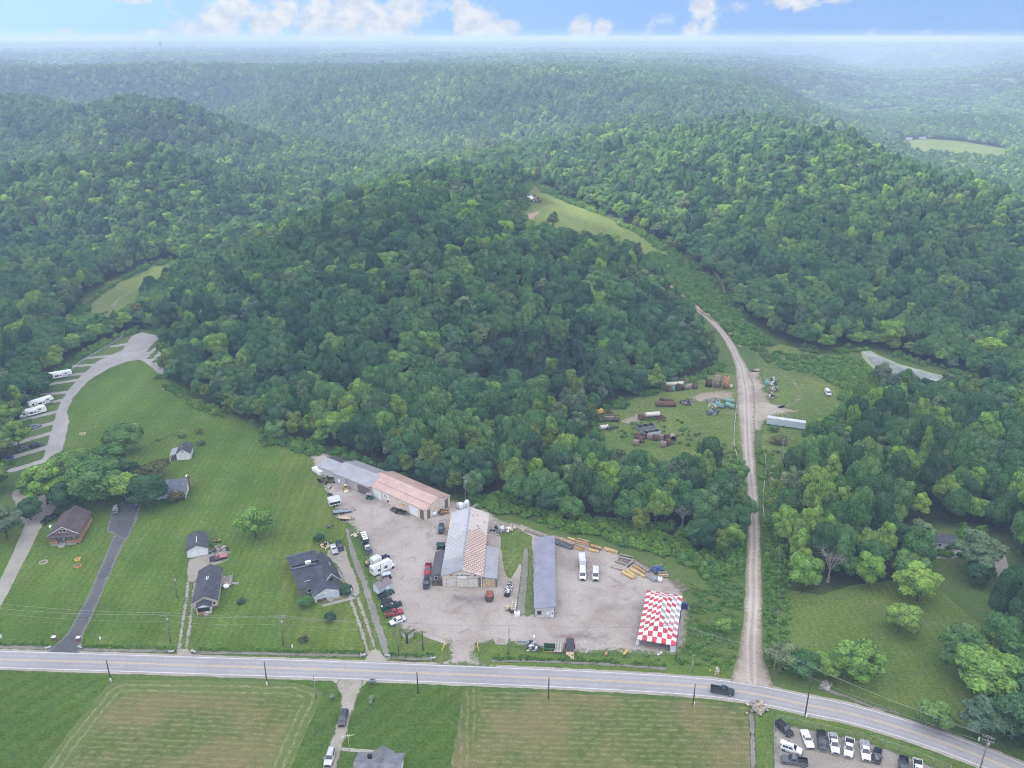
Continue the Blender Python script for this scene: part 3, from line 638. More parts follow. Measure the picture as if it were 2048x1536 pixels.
def pine_crown(name, seed, Rr, z0, z1, mat, layers=11, cs=.8, dens=1.0):
    g = np.random.default_rng(seed); VV = []; TT = []
    for i in range(layers):
        t = i/(layers-1); z = z0+(z1-z0)*t; r = Rr*(1-t)**.8+.25
        nb = max(5, int(11*(1-t*.6)))
        for b in range(nb):
            an = 2*math.pi*b/nb+g.uniform(-.3, .3); rr = r*g.uniform(.75, 1.12); tn = g.uniform(.2, .8)
            for j in range(int(7*dens)):
                u = (j+.6)/(7*dens); p = np.array((math.cos(an)*rr*u, math.sin(an)*rr*u, z-.28*rr*u+g.normal()*.12))
                a = np.array((math.cos(an), math.sin(an), -.3))*cs*g.uniform(.5, 1); s = np.array((-math.sin(an), math.cos(an), g.normal()*.3))*cs*g.uniform(.4, .9)*(1-.3*u)
                VV += [p-a-s*.3, p+s, p+a, p-s]; TT.append(min(1, tn+.3*u*g.uniform(0, 1)))
    V = np.array(VV); n = len(TT); Q = np.arange(n*4).reshape(n, 4)
    return mesh_np(name, V, np.concatenate([Q[:, [0, 1, 2]], Q[:, [0, 2, 3]]]), np.r_[TT, TT], MATS[mat])
def trunk_mesh(name, seed, h, r, spread, top, nb=6, mat='bark', fine=0):
    g = random.Random(seed); m = MB(); p = Vector((0, 0, -.2)); lean = Vector((g.uniform(-.06, .06), g.uniform(-.06, .06), 1))
    pts = [p+lean*(h*k/4)+Vector((g.uniform(-.1, .1), g.uniform(-.1, .1), 0))*(k > 0) for k in range(5)]
    for k in range(4): m.cyl(pts[k], pts[k+1], r*(1-.2*k)*(1.25 if k == 0 else 1), r*(1-.2*(k+1)), 7, caps=False)
    for b in range(nb):
        an = 2*math.pi*b/nb+g.uniform(-.4, .4); s0 = pts[3].lerp(pts[4], g.uniform(0, 1)) if b % 2 else pts[2].lerp(pts[4], g.uniform(.2, 1))
        e = Vector((math.cos(an)*spread*g.uniform(.6, 1), math.sin(an)*spread*g.uniform(.6, 1), h+(top-h)*g.uniform(.35, .8)))
        mid = s0.lerp(e, .5)+Vector((0, 0, .3))
        m.cyl(s0, mid, r*.42, r*.28, 5, caps=False); m.cyl(mid, e, r*.28, r*.08, 5, caps=False)
        for _ in range(fine):
            q0 = mid.lerp(e, g.uniform(0, .95)); dv = Vector((g.uniform(-1, 1), g.uniform(-1, 1), g.uniform(-.1, 1))).normalized()*g.uniform(.8, 2.0)
            m.cyl(q0, q0+dv, r*.13, r*.04, 4, caps=False)
            for _ in range(2):
                q1 = q0+dv*g.uniform(.4, 1); m.cyl(q1, q1+Vector((g.uniform(-1, 1), g.uniform(-1, 1), g.uniform(0, 1)))*.7, r*.06, r*.03, 3, caps=False)
    me = bpy.data.meshes.new(name); me.from_pydata(m.v, [], m.f); me.update(); me.polygons.foreach_set('use_smooth', [True]*len(m.f)); me.materials.append(MATS[mat]); return me
# near models: unit trees about 12 m tall (radius 4.6 m); scaled per tree
NEARM = {}
def near_model(key, mat, seed, R_=4.6, z0=1.5, z1=12, **k):
    NEARM[key] = (crown('crown', seed, R_, z0, z1, mat, **k), trunk_mesh('trunk', seed, z0+1.6, .26, R_*.7, z1))
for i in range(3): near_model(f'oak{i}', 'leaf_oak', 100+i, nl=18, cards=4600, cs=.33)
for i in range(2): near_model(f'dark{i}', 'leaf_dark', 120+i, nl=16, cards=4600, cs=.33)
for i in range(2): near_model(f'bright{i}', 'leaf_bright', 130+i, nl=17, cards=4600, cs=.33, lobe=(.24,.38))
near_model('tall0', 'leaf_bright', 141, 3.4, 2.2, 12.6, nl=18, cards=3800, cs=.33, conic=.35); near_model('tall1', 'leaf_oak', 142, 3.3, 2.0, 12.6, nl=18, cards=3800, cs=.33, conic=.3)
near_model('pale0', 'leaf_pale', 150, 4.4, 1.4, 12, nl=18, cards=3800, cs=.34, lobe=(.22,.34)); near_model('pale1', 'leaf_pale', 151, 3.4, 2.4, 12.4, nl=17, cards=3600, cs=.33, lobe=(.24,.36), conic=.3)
near_model('yellow0', 'leaf_yellow', 160, 3.6, 2.0, 12, nl=16, cards=3600, cs=.33, conic=.3)
near_model('open0', 'leaf_bright', 170, 5.0, 1.4, 10.5, nl=22, cards=3800, cs=.35, lobe=(.17,.28), gap=1)
near_model('open1', 'leaf_oak', 171, 5.0, 1.6, 11, nl=22, cards=3800, cs=.35, lobe=(.18,.29), gap=1)
near_model('brown0', 'leaf_brown', 180, 4.6, 1.4, 8.5, nl=22, cards=1500, cs=.4, lobe=(.18,.28), core=0, gap=1)
NEARM['pine0'] = (pine_crown('crown', 190, 2.7, 1.5, 13, 'leaf_pine'), trunk_mesh('trunk', 190, 11, .2, .3, 12, 3))
NEARM['dead0'] = (None, trunk_mesh('trunk', 200, 6, .3, 3.2, 14, 9, 'dead_wood', 12)); NEARM['dead1'] = (None, trunk_mesh('trunk', 201, 7, .28, 2.6, 14, 8, 'dead_wood', 12))
def tree(key, x, y, h, r, label, name='deciduous_tree', group=None, z=None):
    me, tr = NEARM[key]; mod_h = 13 if key[:4] in ('pine',) else 14 if key[:4] == 'dead' else 12.6 if key[:4] == 'tall' else 8.5 if key[:5] == 'brown' else 10.5 if key == 'open0' else 11 if key == 'open1' else 12
    mod_r = {'tall': 3.4, 'pale': 4.4 if key == 'pale0' else 3.4, 'yell': 3.6, 'open': 5.0, 'pine': 2.7, 'dead': 3.0}.get(key[:4], 4.6)
    t = thing(name, label, 'tree', (x, y, (h1(x, y) if z is None else z)-.05), random.uniform(0, 6.28), group)
    sc = (r/mod_r, r/mod_r*random.uniform(.92, 1.08), h/mod_h)
    if me is not None:
        c = bpy.data.objects.new('crown', me); COL.objects.link(c); c.parent = t; c.scale = sc
    c = bpy.data.objects.new('trunk' if me is not None else 'branches', tr); COL.objects.link(c); c.parent = t; c.scale = sc
    return t
TREES = []   # (x, y, r) of the trees set by hand
def T(key, px, py, h, r, label, **k):
    p = at(px, py); TREES.append((p.x, p.y, r)); return tree(key, p.x, p.y, h, r, label, **k)
G1 = 'trees round the houses at left'; G2 = 'trees on the lawn at right'
T('oak0', 252, 908, 13.5, 8.0, 'round full tree standing alone on the lawn behind the houses', group=G1)
T('brown0', 310, 958, 7.5, 7.0, 'brownish thin-leaved tree left of the small white cabin', group=G1)
T('dark0', 296, 1016, 12, 7.0, 'dark tree over the left end of the blue-roofed house', group=G1)
T('open0', 96, 1008, 16, 9.0, 'wide tree with yellow-green sprays behind the brown gabled house, leftmost of the big clump', group=G1)
T('oak0', 196, 1004, 17, 10.0, 'biggest tree of the clump, dense green, right behind the brown gabled house', group=G1)
T('oak2', 222, 962, 14, 8.0, 'dark green tree at the back of the big clump, below the round lone tree', group=G1)
T('oak1', 150, 965, 14, 8.0, 'tree at the back of the big clump next to the campground road end', group=G1)
T('dark1', 132, 1022, 11, 6.0, 'low dark tree touching the roof of the brown gabled house', group=G1)
T('bright1', 258, 1008, 13, 6.2, 'green tree between the big clump and the blue-roofed house', group=G1)
T('dark0', 262, 960, 7, 4.0, 'small dark tree tucked between the lone round tree and the brown one', group=G1)
T('bright1', 512, 1076, 11.5, 6.2, 'bright green tree alone in the mown lawn above the charcoal-roofed house', group=G1)
T('pale0', 14, 1078, 12, 7.4, 'grey-green tree at the left edge beside the pale driveway', group=G1)
T('dark1', 62, 1040, 8, 5.0, 'shaded tree between the pale driveway and the grey-green tree', group=G1)
T('bright0', -8, 985, 12, 6.5, 'yellow-green tree at the left edge below the campground pads', group=G1)
T('open0', 40, 896, 13, 6.0, 'thin tree with forked dark trunks standing among the campground pads', group=G1)
T('tall0', 4, 922, 13, 5.5, 'leafy tree at the left edge among the campground pads', group=G1)
T('bright1', 8, 862, 13, 6.0, 'yellow-green tree at the left edge beside the lowest white camper', group=G1)
T('pale1', 52, 985, 6.5, 3.2, 'small slender tree on the grass below the last campground pad', group=G1)
T('oak2', 80, 794, 11, 5.5, 'tree on the grass island above the campers, trunk showing', group=G1)
T('open1', 96, 778, 9, 4.0, 'small tree in front of the uppermost camper', group=G1)
T('brown0', 354, 1003, 4.2, 3.6, 'brownish shrub-like tree in front of the blue-roofed house', group=G1)
T('bright0', 1797, 1266, 9.6, 5.3, 'round bright tree with a bare dark trunk alone in the middle of the right lawn', group=G2)
T('open0', 1712, 1360, 12.5, 7.3, 'large airy yellow-green tree by the road on the right lawn', group=G2)
T('pale0', 1566, 1340, 8.5, 5.2, 'grey-green bushy tree right beside the dirt road mouth', group=G2)
T('oak0', 1605, 1352, 7.5, 4.6, 'middle tree of the bushy row beside the dirt road mouth', group=G2)
T('bright1', 1652, 1352, 6.6, 4.6, 'right-hand tree of the bushy row beside the dirt road mouth', group=G2)
T('bright0', 1866, 1452, 7.0, 4.6, 'low yellow-green tree close above the road bend', group=G2)
T('open1', 1915, 1335, 12.5, 7.8, 'airy tree at the right side of the lawn, behind the largest one', group=G2)
T('bright1', 1965, 1392, 13.5, 8.6, 'largest bright tree at the lower right of the lawn', group=G2)
T('oak1', 2042, 1345, 11, 6.5, 'dark green tree at the right edge beside the lawn', group=G2)
T('dark0', 2022, 1480, 11, 7.0, 'dark tree at the right edge just above the road bend', group=G2)
T('pale0', 1960, 1470, 9.5, 6.0, 'grey-green tree beside the white marker at the road bend', group=G2)
T('oak1', 2060, 1450, 12, 7.0, 'tree at the right edge behind the dark one at the road bend', group=G2)
T('brown0', 2050, 1260, 9, 7.0, 'brownish tree at the right edge below the gravel drive', group=G2)
T('dark1', 2050, 1200, 11, 6.5, 'dark tree at the right edge next to the gravel drive', group=G2)
T('bright0', 1832, 1202, 11.5, 7.0, 'bright spreading tree in front of the white mobile home', group=G2)
T('pale1', 1830, 1112, 12.5, 5.6, 'pale feathery tree over the left end of the mobile home', group=G2)
T('pale0', 1950, 1142, 13.5, 8.2, 'tall grey-green spreading tree over the right end of the mobile home', group=G2)
T('dark1', 1955, 1168, 7, 5.0, 'dark low tree below the spreading grey-green one by the drive', group=G2)
T('bright1', 1604, 1186, 13.5, 5.8, 'tall bright tree at the upper left corner of the right lawn', group=G2)
T('bright0', 1738, 1172, 11, 5.4, 'rounded tree with leaning trunk at the top of the right lawn', group=G2)
T('open1', 1690, 1160, 9, 4.6, 'thin tree beside the bare tree at the top of the right lawn', group=G2)
T('dead0', 1655, 1164, 15, 4.2, 'bare grey tree without leaves at the top of the right lawn', group=G2, name='bare_tree')
T('dead1', 1362, 1062, 12, 4.0, 'bare grey tree standing in the woods above the pallet rack', name='bare_tree', group='leafless trees in the woods')
T('dead0', 828, 800, 11, 4.0, 'bare grey tree on the lower slope of the wooded hill', name='bare_tree', group='leafless trees in the woods')
T('dead1', 2035, 905, 10, 4.0, 'bare grey tree in the woods at the right edge', name='bare_tree', group='leafless trees in the woods')
T('tall1', 1106, 462, 13, 3.6, 'lone oval dark tree in front of the upper clearing', group='trees round the upper clearing')
T('yellow0', 1072, 366, 14, 4.2, 'sunlit yellow tree at the top end of the upper clearing', group='trees round the upper clearing')
T('tall0', 1155, 790, 9, 3.0, 'bright slender sapling at the left of the scrap meadow', group='saplings round the scrap meadow')
T('yellow0', 1160, 800, 12, 3.6, 'yellow-green tree at the foot of the hill left of the rusty tanks', group='saplings round the scrap meadow')
T('tall0', 1320, 778, 8.5, 2.8, 'bright conical tree left of the row of rusty tanks', group='saplings round the scrap meadow')
T('pale1', 1226, 772, 13, 5.0, 'pale tree at the foot of the hill above the scrap meadow', group='saplings round the scrap meadow')
T('yellow0', 1376, 628, 9, 3.4, 'yellow-green tree at the bend of the dirt road on the hill', group='saplings round the scrap meadow')
for px, py, l in ((1770, 792, 'leftmost'), (1792, 800, 'middle'), (1826, 812, 'rightmost')):
    T('pale1', px, py, 14.5, 5.4, f'pale willow-like tree in front of the pond, {l} of three', group='pale trees before the pond')
T('pale0', 1758, 772, 12, 5.0, 'pale green tree at the left end of the pond', group='pale trees before the pond'); T('pale1', 1885, 800, 13, 5.0, 'pale green tree before the right end of the pond', group='pale trees before the pond')
T('yellow0', 1745, 800, 4, 1.6, 'small yellow-green sapling beside the abandoned white van', group='saplings round the scrap meadow')
for px, py, h, r, l in ((639, 1083, 3, 1.9, 'dark clipped round bush behind the charcoal-roofed house'), (612, 1212, 3.4, 2.3, 'olive bush at the porch corner of the charcoal-roofed house'), (660, 1240, 2.4, 2.0, 'dark round bush on the lawn before the charcoal-roofed house'), (608, 1284, 1.8, 1.6, 'greyish low bush near the ditch beside the utility pole'),
    (690, 1186, 2.4, 2.6, 'dark spreading shrub beside the porch of the charcoal-roofed house'), (365, 876, 2.2, 1.8, 'small shrub on the fence line behind the white cabin, left one'), (397, 868, 2.6, 2.0, 'brownish shrub behind the white cabin, right one'), (402, 890, 2.2, 1.8, 'shrub right beside the white cabin'), (316, 882, 1.4, .9, 'tiny shrub on the fence line left of the white cabin'),
    (1556, 885, 2.6, 5.0, 'grey-brown brush clump in front of the long white trailer'), (1548, 862, 2.6, 2.2, 'green bush against the long white trailer'), (482, 1206, 1.4, 1.6, 'faint low shrub in the lawn between the two dark-roofed houses'), (1443, 1268, 5, 2.6, 'bright sapling right of the checkered tent')):
    k = 'dark1' if 'dark' in l else 'brown0' if ('brown' in l or 'grey' in l) else 'bright0' if 'bright' in l else 'oak1'
    T(k, px, py, h, r, l, name='bush', group='bushes and saplings in the open')
for px, py, r in ((1655, 1182, 10), (1362, 1078, 8), (1880, 1125, 12), (1890, 1110, 12)): p = at(px, py); TREES.append((p.x, p.y, r))   # kept open so that the bare trees and the mobile home show
# ------------------------------------------------------------------ the woods
def hexgrid(x0, x1, y0, y1, s):
    X = []; r = 0
    for y in np.arange(y0, y1, s*.87):
        xs = np.arange(x0+(r % 2)*s/2, x1, s); X.append(np.c_[xs, np.full(len(xs), y)]); r += 1
    P = np.concatenate(X); return P+RNG.uniform(-.42, .42, P.shape)*s
def infan(P, m=1.0): return np.abs(P[:, 0]) < (P[:, 1]*.70+60)*m
near = hexgrid(-760, 760, 100, 900, 7.2); near = near[np.abs(near[:, 0]) < near[:, 1]*.70+100]
od = openness(near[:, 0], near[:, 1]); near = near[od > 1.0]; odn = openness(near[:, 0], near[:, 1])
hand = np.array([(x, y) for x, y, r in TREES]); hr = np.array([r for x, y, r in TREES])
dd = np.sqrt(((near[:, None]-hand[None])**2).sum(-1)); near_ok = (dd > np.maximum(hr*.75, 2.2)[None]).all(1); near = near[near_ok]; odn = odn[near_ok]
# brushy strip on the hillside: low growth instead of trees
BRUSH = atp([(1300,505),(1345,515),(1410,560),(1450,600),(1480,640),(1560,690),(1480,690),(1430,640),(1380,598),(1330,565),(1285,525)])
near_b = sd_poly(BRUSH, near[:, 0], near[:, 1]) > -1; near = near[near_b]; odn = odn[near_b]
kinds = []
sp = fbm(near[:, 0]/60, near[:, 1]/60, 3, 71); sp2 = fbm(near[:, 0]/40+9, near[:, 1]/40, 2, 72)
PINES = atp([(940,700),(1040,690),(1180,720),(1230,790),(1140,810),(1000,800),(930,760)])
pin = sd_poly(PINES, near[:, 0], near[:, 1]) < 0
for i in range(len(near)):
    u = RNG.uniform()*(.7 if near[i, 0] > 85 and near[i, 1] < 345 else 1); e = odn[i] < 9; lowl = near[i, 1] < 335
    if pin[i] and u < .75: kinds.append('pine0')
    elif lowl or e: kinds.append(('bright0','bright1','tall0','oak1','oak2','dark0','pale1','yellow0','oak0','tall1')[int(min(9, (u*.8+sp[i]*.35)*9))])
    else: kinds.append(('dark0','dark1','oak0','oak1','oak2','oak0','tall1','bright0','oak1','pale0' if sp2[i] > .55 else 'dark0')[int(u*10)])
kinds = np.array(kinds)
LOWT = atp([(120,648),(215,622),(300,620),(318,668),(240,674),(150,715),(110,720)])
hs = np.where(sd_poly(LOWT, near[:, 0], near[:, 1]) < 0, .62, 1)*np.exp(RNG.normal(0, .17, len(near)))*np.where(odn < 7, .82, 1.08)*np.where(near[:, 1] < 335, 1.12, 1.0)*np.where((near[:, 0] > 85) & (near[:, 1] < 345), 1.18, 1.0)
dist = np.hypot(near[:, 0], near[:, 1])
vis = np.abs(near[:, 0]) < (near[:, 1]*CP+40)*.605
score = np.where(vis & (near[:, 1] > 215), dist, 1e9)
order = np.argsort(score)
NIND = 238
ind = order[:NIND]; rest = np.setdiff1d(np.arange(len(near)), ind)
# names for the single trees: by the nearest landmark and where they stand from it
LM = [('long grey workshop', at(690, 950)), ('tan warehouse', at(850, 985)), ('rust-roofed store', at(940, 1050)), ('narrow grey shed', at(1088, 1080)), ('lumber stacks', at(1240, 1110)), ('checkered tent', at(1330, 1220)),
      ('pile of rusted drums', at(1310, 880)), ('open containers', at(1295, 862)), ('green tanks', at(1455, 812)), ('long white trailer', at(1570, 850)), ('white mobile home', at(1860, 1090)), ('bare tree on the lawn', at(1655, 1160)),
      ('pond', at(1850, 790)), ('abandoned white van', at(1655, 790)), ('dirt road', at(1500, 1050)), ('uppermost camper', at(110, 758)), ('middle camper', at(80, 812)), ('campground loop', at(290, 680)), ('small white cabin', at(364, 905)),
      ('rusty tank row', at(1350, 770)), ('upright tanks', at(1440, 762)), ('right lawn', at(1760, 1190)), ('scrap truck', at(1298, 835)), ('gravel drive at right', at(2000, 1120)), ('back corner of the left lawn', at(540, 890)), ('lawn edge above the cabin', at(440, 825))]
used = {}
def relname(x, y):
    d = [(math.hypot(x-p.x, y-p.y), n, p) for n, p in LM]; d.sort(key=lambda q: q[0])
    dm, n, p = d[0]
    a = math.degrees(math.atan2(x-p.x, y-p.y)) % 360
    w = ('behind', 'behind and right of', 'right of', 'in front and right of', 'in front of', 'in front and left of', 'left of', 'behind and left of')[int(((a+22.5) % 360)//45)]
    return n, w
ORD = ['nearest', 'second nearest', 'third nearest', 'fourth', 'fifth', 'sixth', 'seventh', 'eighth', 'ninth', 'tenth', 'eleventh', 'twelfth', 'thirteenth', 'fourteenth', 'fifteenth', 'sixteenth', 'seventeenth', 'eighteenth', 'nineteenth', 'twentieth']
LOOK = {'bright': 'bright green', 'oak': 'mid-green', 'dark': 'dark green', 'pale': 'pale grey-green', 'tall': 'narrow', 'yellow': 'yellow-green', 'pine': 'dark pointed pine'}
buck = {}
for i in ind:
    n, wd = relname(*near[i]); lk = LOOK[kinds[i].rstrip('0123456789')]; p = [q for m, q in LM if m == n][0]
    buck.setdefault((lk, wd, n), []).append((math.hypot(near[i, 0]-p.x, near[i, 1]-p.y), i))
for (lk, wd, n), L in buck.items():
    L.sort()
    for k, (_, i) in enumerate(L):
        o = '' if len(L) == 1 else (', '+(ORD[k] if k < len(ORD) else 'farthest')+(' of its colour there' if k < 3 else ' nearest of its colour'))
        o = ('lone' if len(L) == 1 else ORD[k] if k < len(ORD) else 'farthest')+(' nearest' if 2 < k < len(ORD) else '')
        lab = f'{o} {lk} {"" if "pine" in lk else "tree "}{wd} the {n}'
        h = 12.2*hs[i]; kk = kinds[i]
        r = {'tall': 3.4, 'pine': 2.8, 'yell': 3.8, 'pale': 4.2}.get(kk[:4], 4.9)*RNG.uniform(.85, 1.15)*(.86 if odn[i] < 6 else 1)
        tree(kk, near[i, 0], near[i, 1], h, r, lab, name='pine_tree' if 'pine' in kk else 'deciduous_tree', group='trees of the woods round the yard')
# the rest of the woods: one mass of instanced trees
def model_object(name, me):
    return bpy.data.objects.new(name, me)
def merged(a, b):
    bm = bmesh.new()
    me = bpy.data.meshes.new('tree_model'); 
    va = np.empty(len(a.vertices)*3, np.float32); a.vertices.foreach_get('co', va)
    return a
FARM = {}
def far_model(key, mat, seed, R_=4.9, z0=1.2, z1=12, **k): FARM[key] = model_object('tree_model', crown('tree_model', seed, R_, z0, z1, mat, **k))
for k in ('oak0','oak1','oak2','dark0','dark1','bright0','bright1','tall0','tall1','pale0','pale1','yellow0','pine0'): FARM[k] = model_object('tree_model', NEARM[k][0])
far_model('f_oak0', 'leaf_oak', 301, nl=12, cards=420, cs=.85, core=1); far_model('f_oak1', 'leaf_oak', 302, nl=12, cards=420, cs=.85, core=1)
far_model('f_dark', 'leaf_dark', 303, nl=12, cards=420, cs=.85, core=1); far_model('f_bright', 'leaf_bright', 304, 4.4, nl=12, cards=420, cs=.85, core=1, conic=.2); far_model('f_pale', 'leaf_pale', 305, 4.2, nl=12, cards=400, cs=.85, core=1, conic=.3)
far_model('g_oak', 'leaf_oak', 311, nl=9, cards=130, cs=1.4, core=1); far_model('g_dark', 'leaf_dark', 312, nl=9, cards=130, cs=1.4, core=1); far_model('g_bright', 'leaf_bright', 313, nl=9, cards=130, cs=1.4, core=1)
far_model('brush0', 'leaf_brush', 321, 1.5, -.3, 1.7, nl=9, cards=340, cs=.26, core=1, lobe=(.3,.5)); far_model('brush1', 'leaf_brush', 322, 1.3, -.3, 2.3, nl=9, cards=340, cs=.24, core=1, lobe=(.3,.5)); far_model('brush2', 'leaf_brush', 323, 1.6, -.3, 1.5, nl=9, cards=340, cs=.26, core=1, lobe=(.3,.5))
def scatter_object(name, label, cat, P, S, SZ, RZ, K):
    me = bpy.data.meshes.new(name); me.from_pydata(P.tolist(), [], []); me.update()
    sv = np.c_[S, S, SZ].astype(np.float32); rv = np.c_[RNG.uniform(-.06, .06, len(P)), RNG.uniform(-.06, .06, len(P)), RZ].astype(np.float32)
    for nm, arr in (('scl', sv), ('rot', rv)):
        a = me.attributes.new(nm, 'FLOAT_VECTOR', 'POINT'); a.data.foreach_set('vector', arr.ravel())
    keys = sorted(set(K)); ki = np.array([keys.index(k) for k in K], np.int32)
    a = me.attributes.new('idx', 'INT', 'POINT'); a.data.foreach_set('value', ki)
    o = link_mesh(name, me)
    ng = bpy.data.node_groups.new(name, 'GeometryNodeTree')
    ng.interface.new_socket('Geometry', in_out='INPUT', socket_type='NodeSocketGeometry'); ng.interface.new_socket('Geometry', in_out='OUTPUT', socket_type='NodeSocketGeometry')
    N = ng.nodes; Lk = ng.links; gi = N.new('NodeGroupInput'); go = N.new('NodeGroupOutput'); jn = N.new('GeometryNodeJoinGeometry')
    def named(nm, ty):
        q = N.new('GeometryNodeInputNamedAttribute'); q.data_type = ty; q.inputs[0].default_value = nm; return q.outputs[0]
    a_s = named('scl', 'FLOAT_VECTOR'); a_r = named('rot', 'FLOAT_VECTOR'); a_i = named('idx', 'INT')
    for i, k in enumerate(keys):
        oi = N.new('GeometryNodeObjectInfo'); oi.inputs['Object'].default_value = FARM[k]; oi.inputs['As Instance'].default_value = True
        cp = N.new('FunctionNodeCompare'); cp.data_type = 'INT'; cp.operation = 'EQUAL'; Lk.new(a_i, cp.inputs[2]); cp.inputs[3].default_value = i
        ip = N.new('GeometryNodeInstanceOnPoints'); Lk.new(gi.outputs[0], ip.inputs['Points']); Lk.new(cp.outputs[0], ip.inputs['Selection']); Lk.new(oi.outputs['Geometry'], ip.inputs['Instance'])
        Lk.new(a_r, ip.inputs['Rotation']); Lk.new(a_s, ip.inputs['Scale']); Lk.new(ip.outputs[0], jn.inputs[0])
    Lk.new(jn.outputs[0], go.inputs[0])
    md = o.modifiers.new('scatter', 'NODES'); md.node_group = ng
    return tag(o, label, cat, kind='stuff')
FP = [np.c_[near[rest], hgt(near[rest, 0], near[rest, 1])-.1]]; FK = [kinds[rest]]; FS = [np.exp(RNG.normal(.06, .22, len(rest)))*np.where(odn[rest] < 6, .85, 1)]; FZ = [hs[rest]*1.03]
def lod(s, y0, y1, rmin, rmax, names, probs, sc, szs):
    P = hexgrid(-y1*.78, y1*.78, y0, y1, s); r = np.hypot(P[:, 0], P[:, 1]); P = P[infan(P) & (r > rmin) & (r <= rmax)]
    P = P[openness(P[:, 0], P[:, 1]) > 3]
    cl = fbm(P[:, 0]/140, P[:, 1]/140, 3, 88); u = np.clip(RNG.uniform(0, 1, len(P))*.7+(cl-.32)*.85, 0, .999)
    k = np.array(names)[np.searchsorted(np.cumsum(probs)/np.sum(probs), u)]
    FP.append(np.c_[P, hgt(P[:, 0], P[:, 1])-.3]); FK.append(k); FS.append(RNG.uniform(.85, 1.25, len(P))*sc); FZ.append(RNG.uniform(.8, 1.25, len(P))*szs)
# nearer woods were laid on a square patch: trees beyond 900 m and at the flanks follow in two coarser rings
P0 = near
lod(8.6, 560, 1900, 900.1, 1900, ['f_dark','f_oak0','f_oak1','f_bright','f_pale'], [3,3,3,2.2,1.2], 1.08, 1.12)
m = FP[-1][:, 1] > 900; FP[-1] = FP[-1][m]; FK[-1] = FK[-1][m]; FS[-1] = FS[-1][m]; FZ[-1] = FZ[-1][m]
lod(15, 1200, 4200, 1900, 4200, ['g_dark','g_oak','g_bright'], [3,4,1.4], 1.75, 1.25)
lod(34, 2600, 9500, 4200, 9500, ['g_dark','g_oak','g_bright'], [3,4,1], 3.9, 1.5)
FP = np.concatenate(FP); FK = np.concatenate(FK); FS = np.concatenate(FS); FZ = np.concatenate(FZ)
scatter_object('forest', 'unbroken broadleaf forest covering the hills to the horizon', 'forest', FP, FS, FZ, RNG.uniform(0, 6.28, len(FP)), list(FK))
print('forest', len(FP), 'single', len(ind))
# low brush: woodland edges, the cut strip on the hill, both sides of the dirt road
BP = []; BK = []; BS = []; BZ = []
def brush(P, dens, mask=None, s=1.0, zs=1.0, keys=('brush0','brush1','brush2')):
    b = bb(P, 0); n = int((b[1]-b[0])*(b[3]-b[2])*dens*3.2); Q = np.c_[RNG.uniform(b[0], b[1], n), RNG.uniform(b[2], b[3], n)]
    k = sd_poly(P, Q[:, 0], Q[:, 1]) < 0; k &= sd_line(DR, DW+.6, Q[:, 0], Q[:, 1]) > 0; k &= road_sd(Q[:, 0], Q[:, 1]) > .5
    k &= fbm(Q[:, 0]/7, Q[:, 1]/7, 3, 91) > .30
    Q = Q[k]; BP.append(np.c_[Q, hgt(Q[:, 0], Q[:, 1])]); BK.append(np.array(keys)[RNG.integers(0, len(keys), len(Q))]); v = RNG.uniform(.35, 1.1, len(Q)); BS.append(v*s); BZ.append(v*zs)
brush(BRUSH, .16, s=1.35, zs=1.2)
brush(atp([(930,1000),(1010,1026),(1100,1050),(1250,1086),(1340,1122),(1400,1160),(1480,1150),(1488,1060),(1440,1050),(1300,1050),(1150,1030),(1000,990)]), .16, s=1.1)
brush(atp([(1380,1160),(1488,1090),(1490,1320),(1470,1345),(1390,1330),(1372,1290),(1384,1220)]), .22, s=.5, zs=.42)
brush(atp([(1522,1060),(1560,1060),(1580,1180),(1580,1300),(1560,1350),(1530,1330),(1524,1200)]), .26, s=.6, zs=.6)
brush(atp([(1515,900),(1570,900),(1570,1060),(1520,1060)]), .07, s=.8, zs=.7)
brush(atp([(1185,870),(1290,880),(1380,900),(1470,950),(1480,900),(1400,860),(1330,830),(1230,850)]), .035, s=.7, zs=.6)
brush(atp([(1500,690),(1640,715),(1720,715),(1740,790),(1640,760),(1540,730)]), .07, s=1.1, zs=.8)
brush(atp([(1690,720),(1745,745),(1790,800),(1700,812),(1680,800)]), .12, s=1.2, zs=1.3)
brush(atp([(1800,690),(1990,740),(2050,770),(2050,700),(1900,680)]), .1, s=1.5, zs=1.4)
brush(atp([(150,640),(215,625),(200,660),(150,668)]), .08, s=1.2)
brush(atp([(560,892),(640,902),(650,885),(560,872)]), .12, s=1.2)
brush(atp([(1100,1318),(1250,1322),(1400,1332),(1400,1318),(1250,1312),(1100,1310)]), .2, s=.45, zs=.45)
brush(atp([(985,1322),(1060,1318),(1060,1310),(990,1305)]), .12, s=.4, zs=.4)
for ln in ([(-60,1288),(95,1290)], [(165,1293),(345,1297)], [(392,1299),(560,1302),(728,1305)], [(775,1309),(868,1311)], [(985,1316),(1200,1322),(1330,1331)]):
    L_ = atp(ln); brush(np.vstack([offset_line(L_, .55), offset_line(L_, -.55)[::-1]]), 1.6, s=.24, zs=.26, keys=('brush2','brush1'))
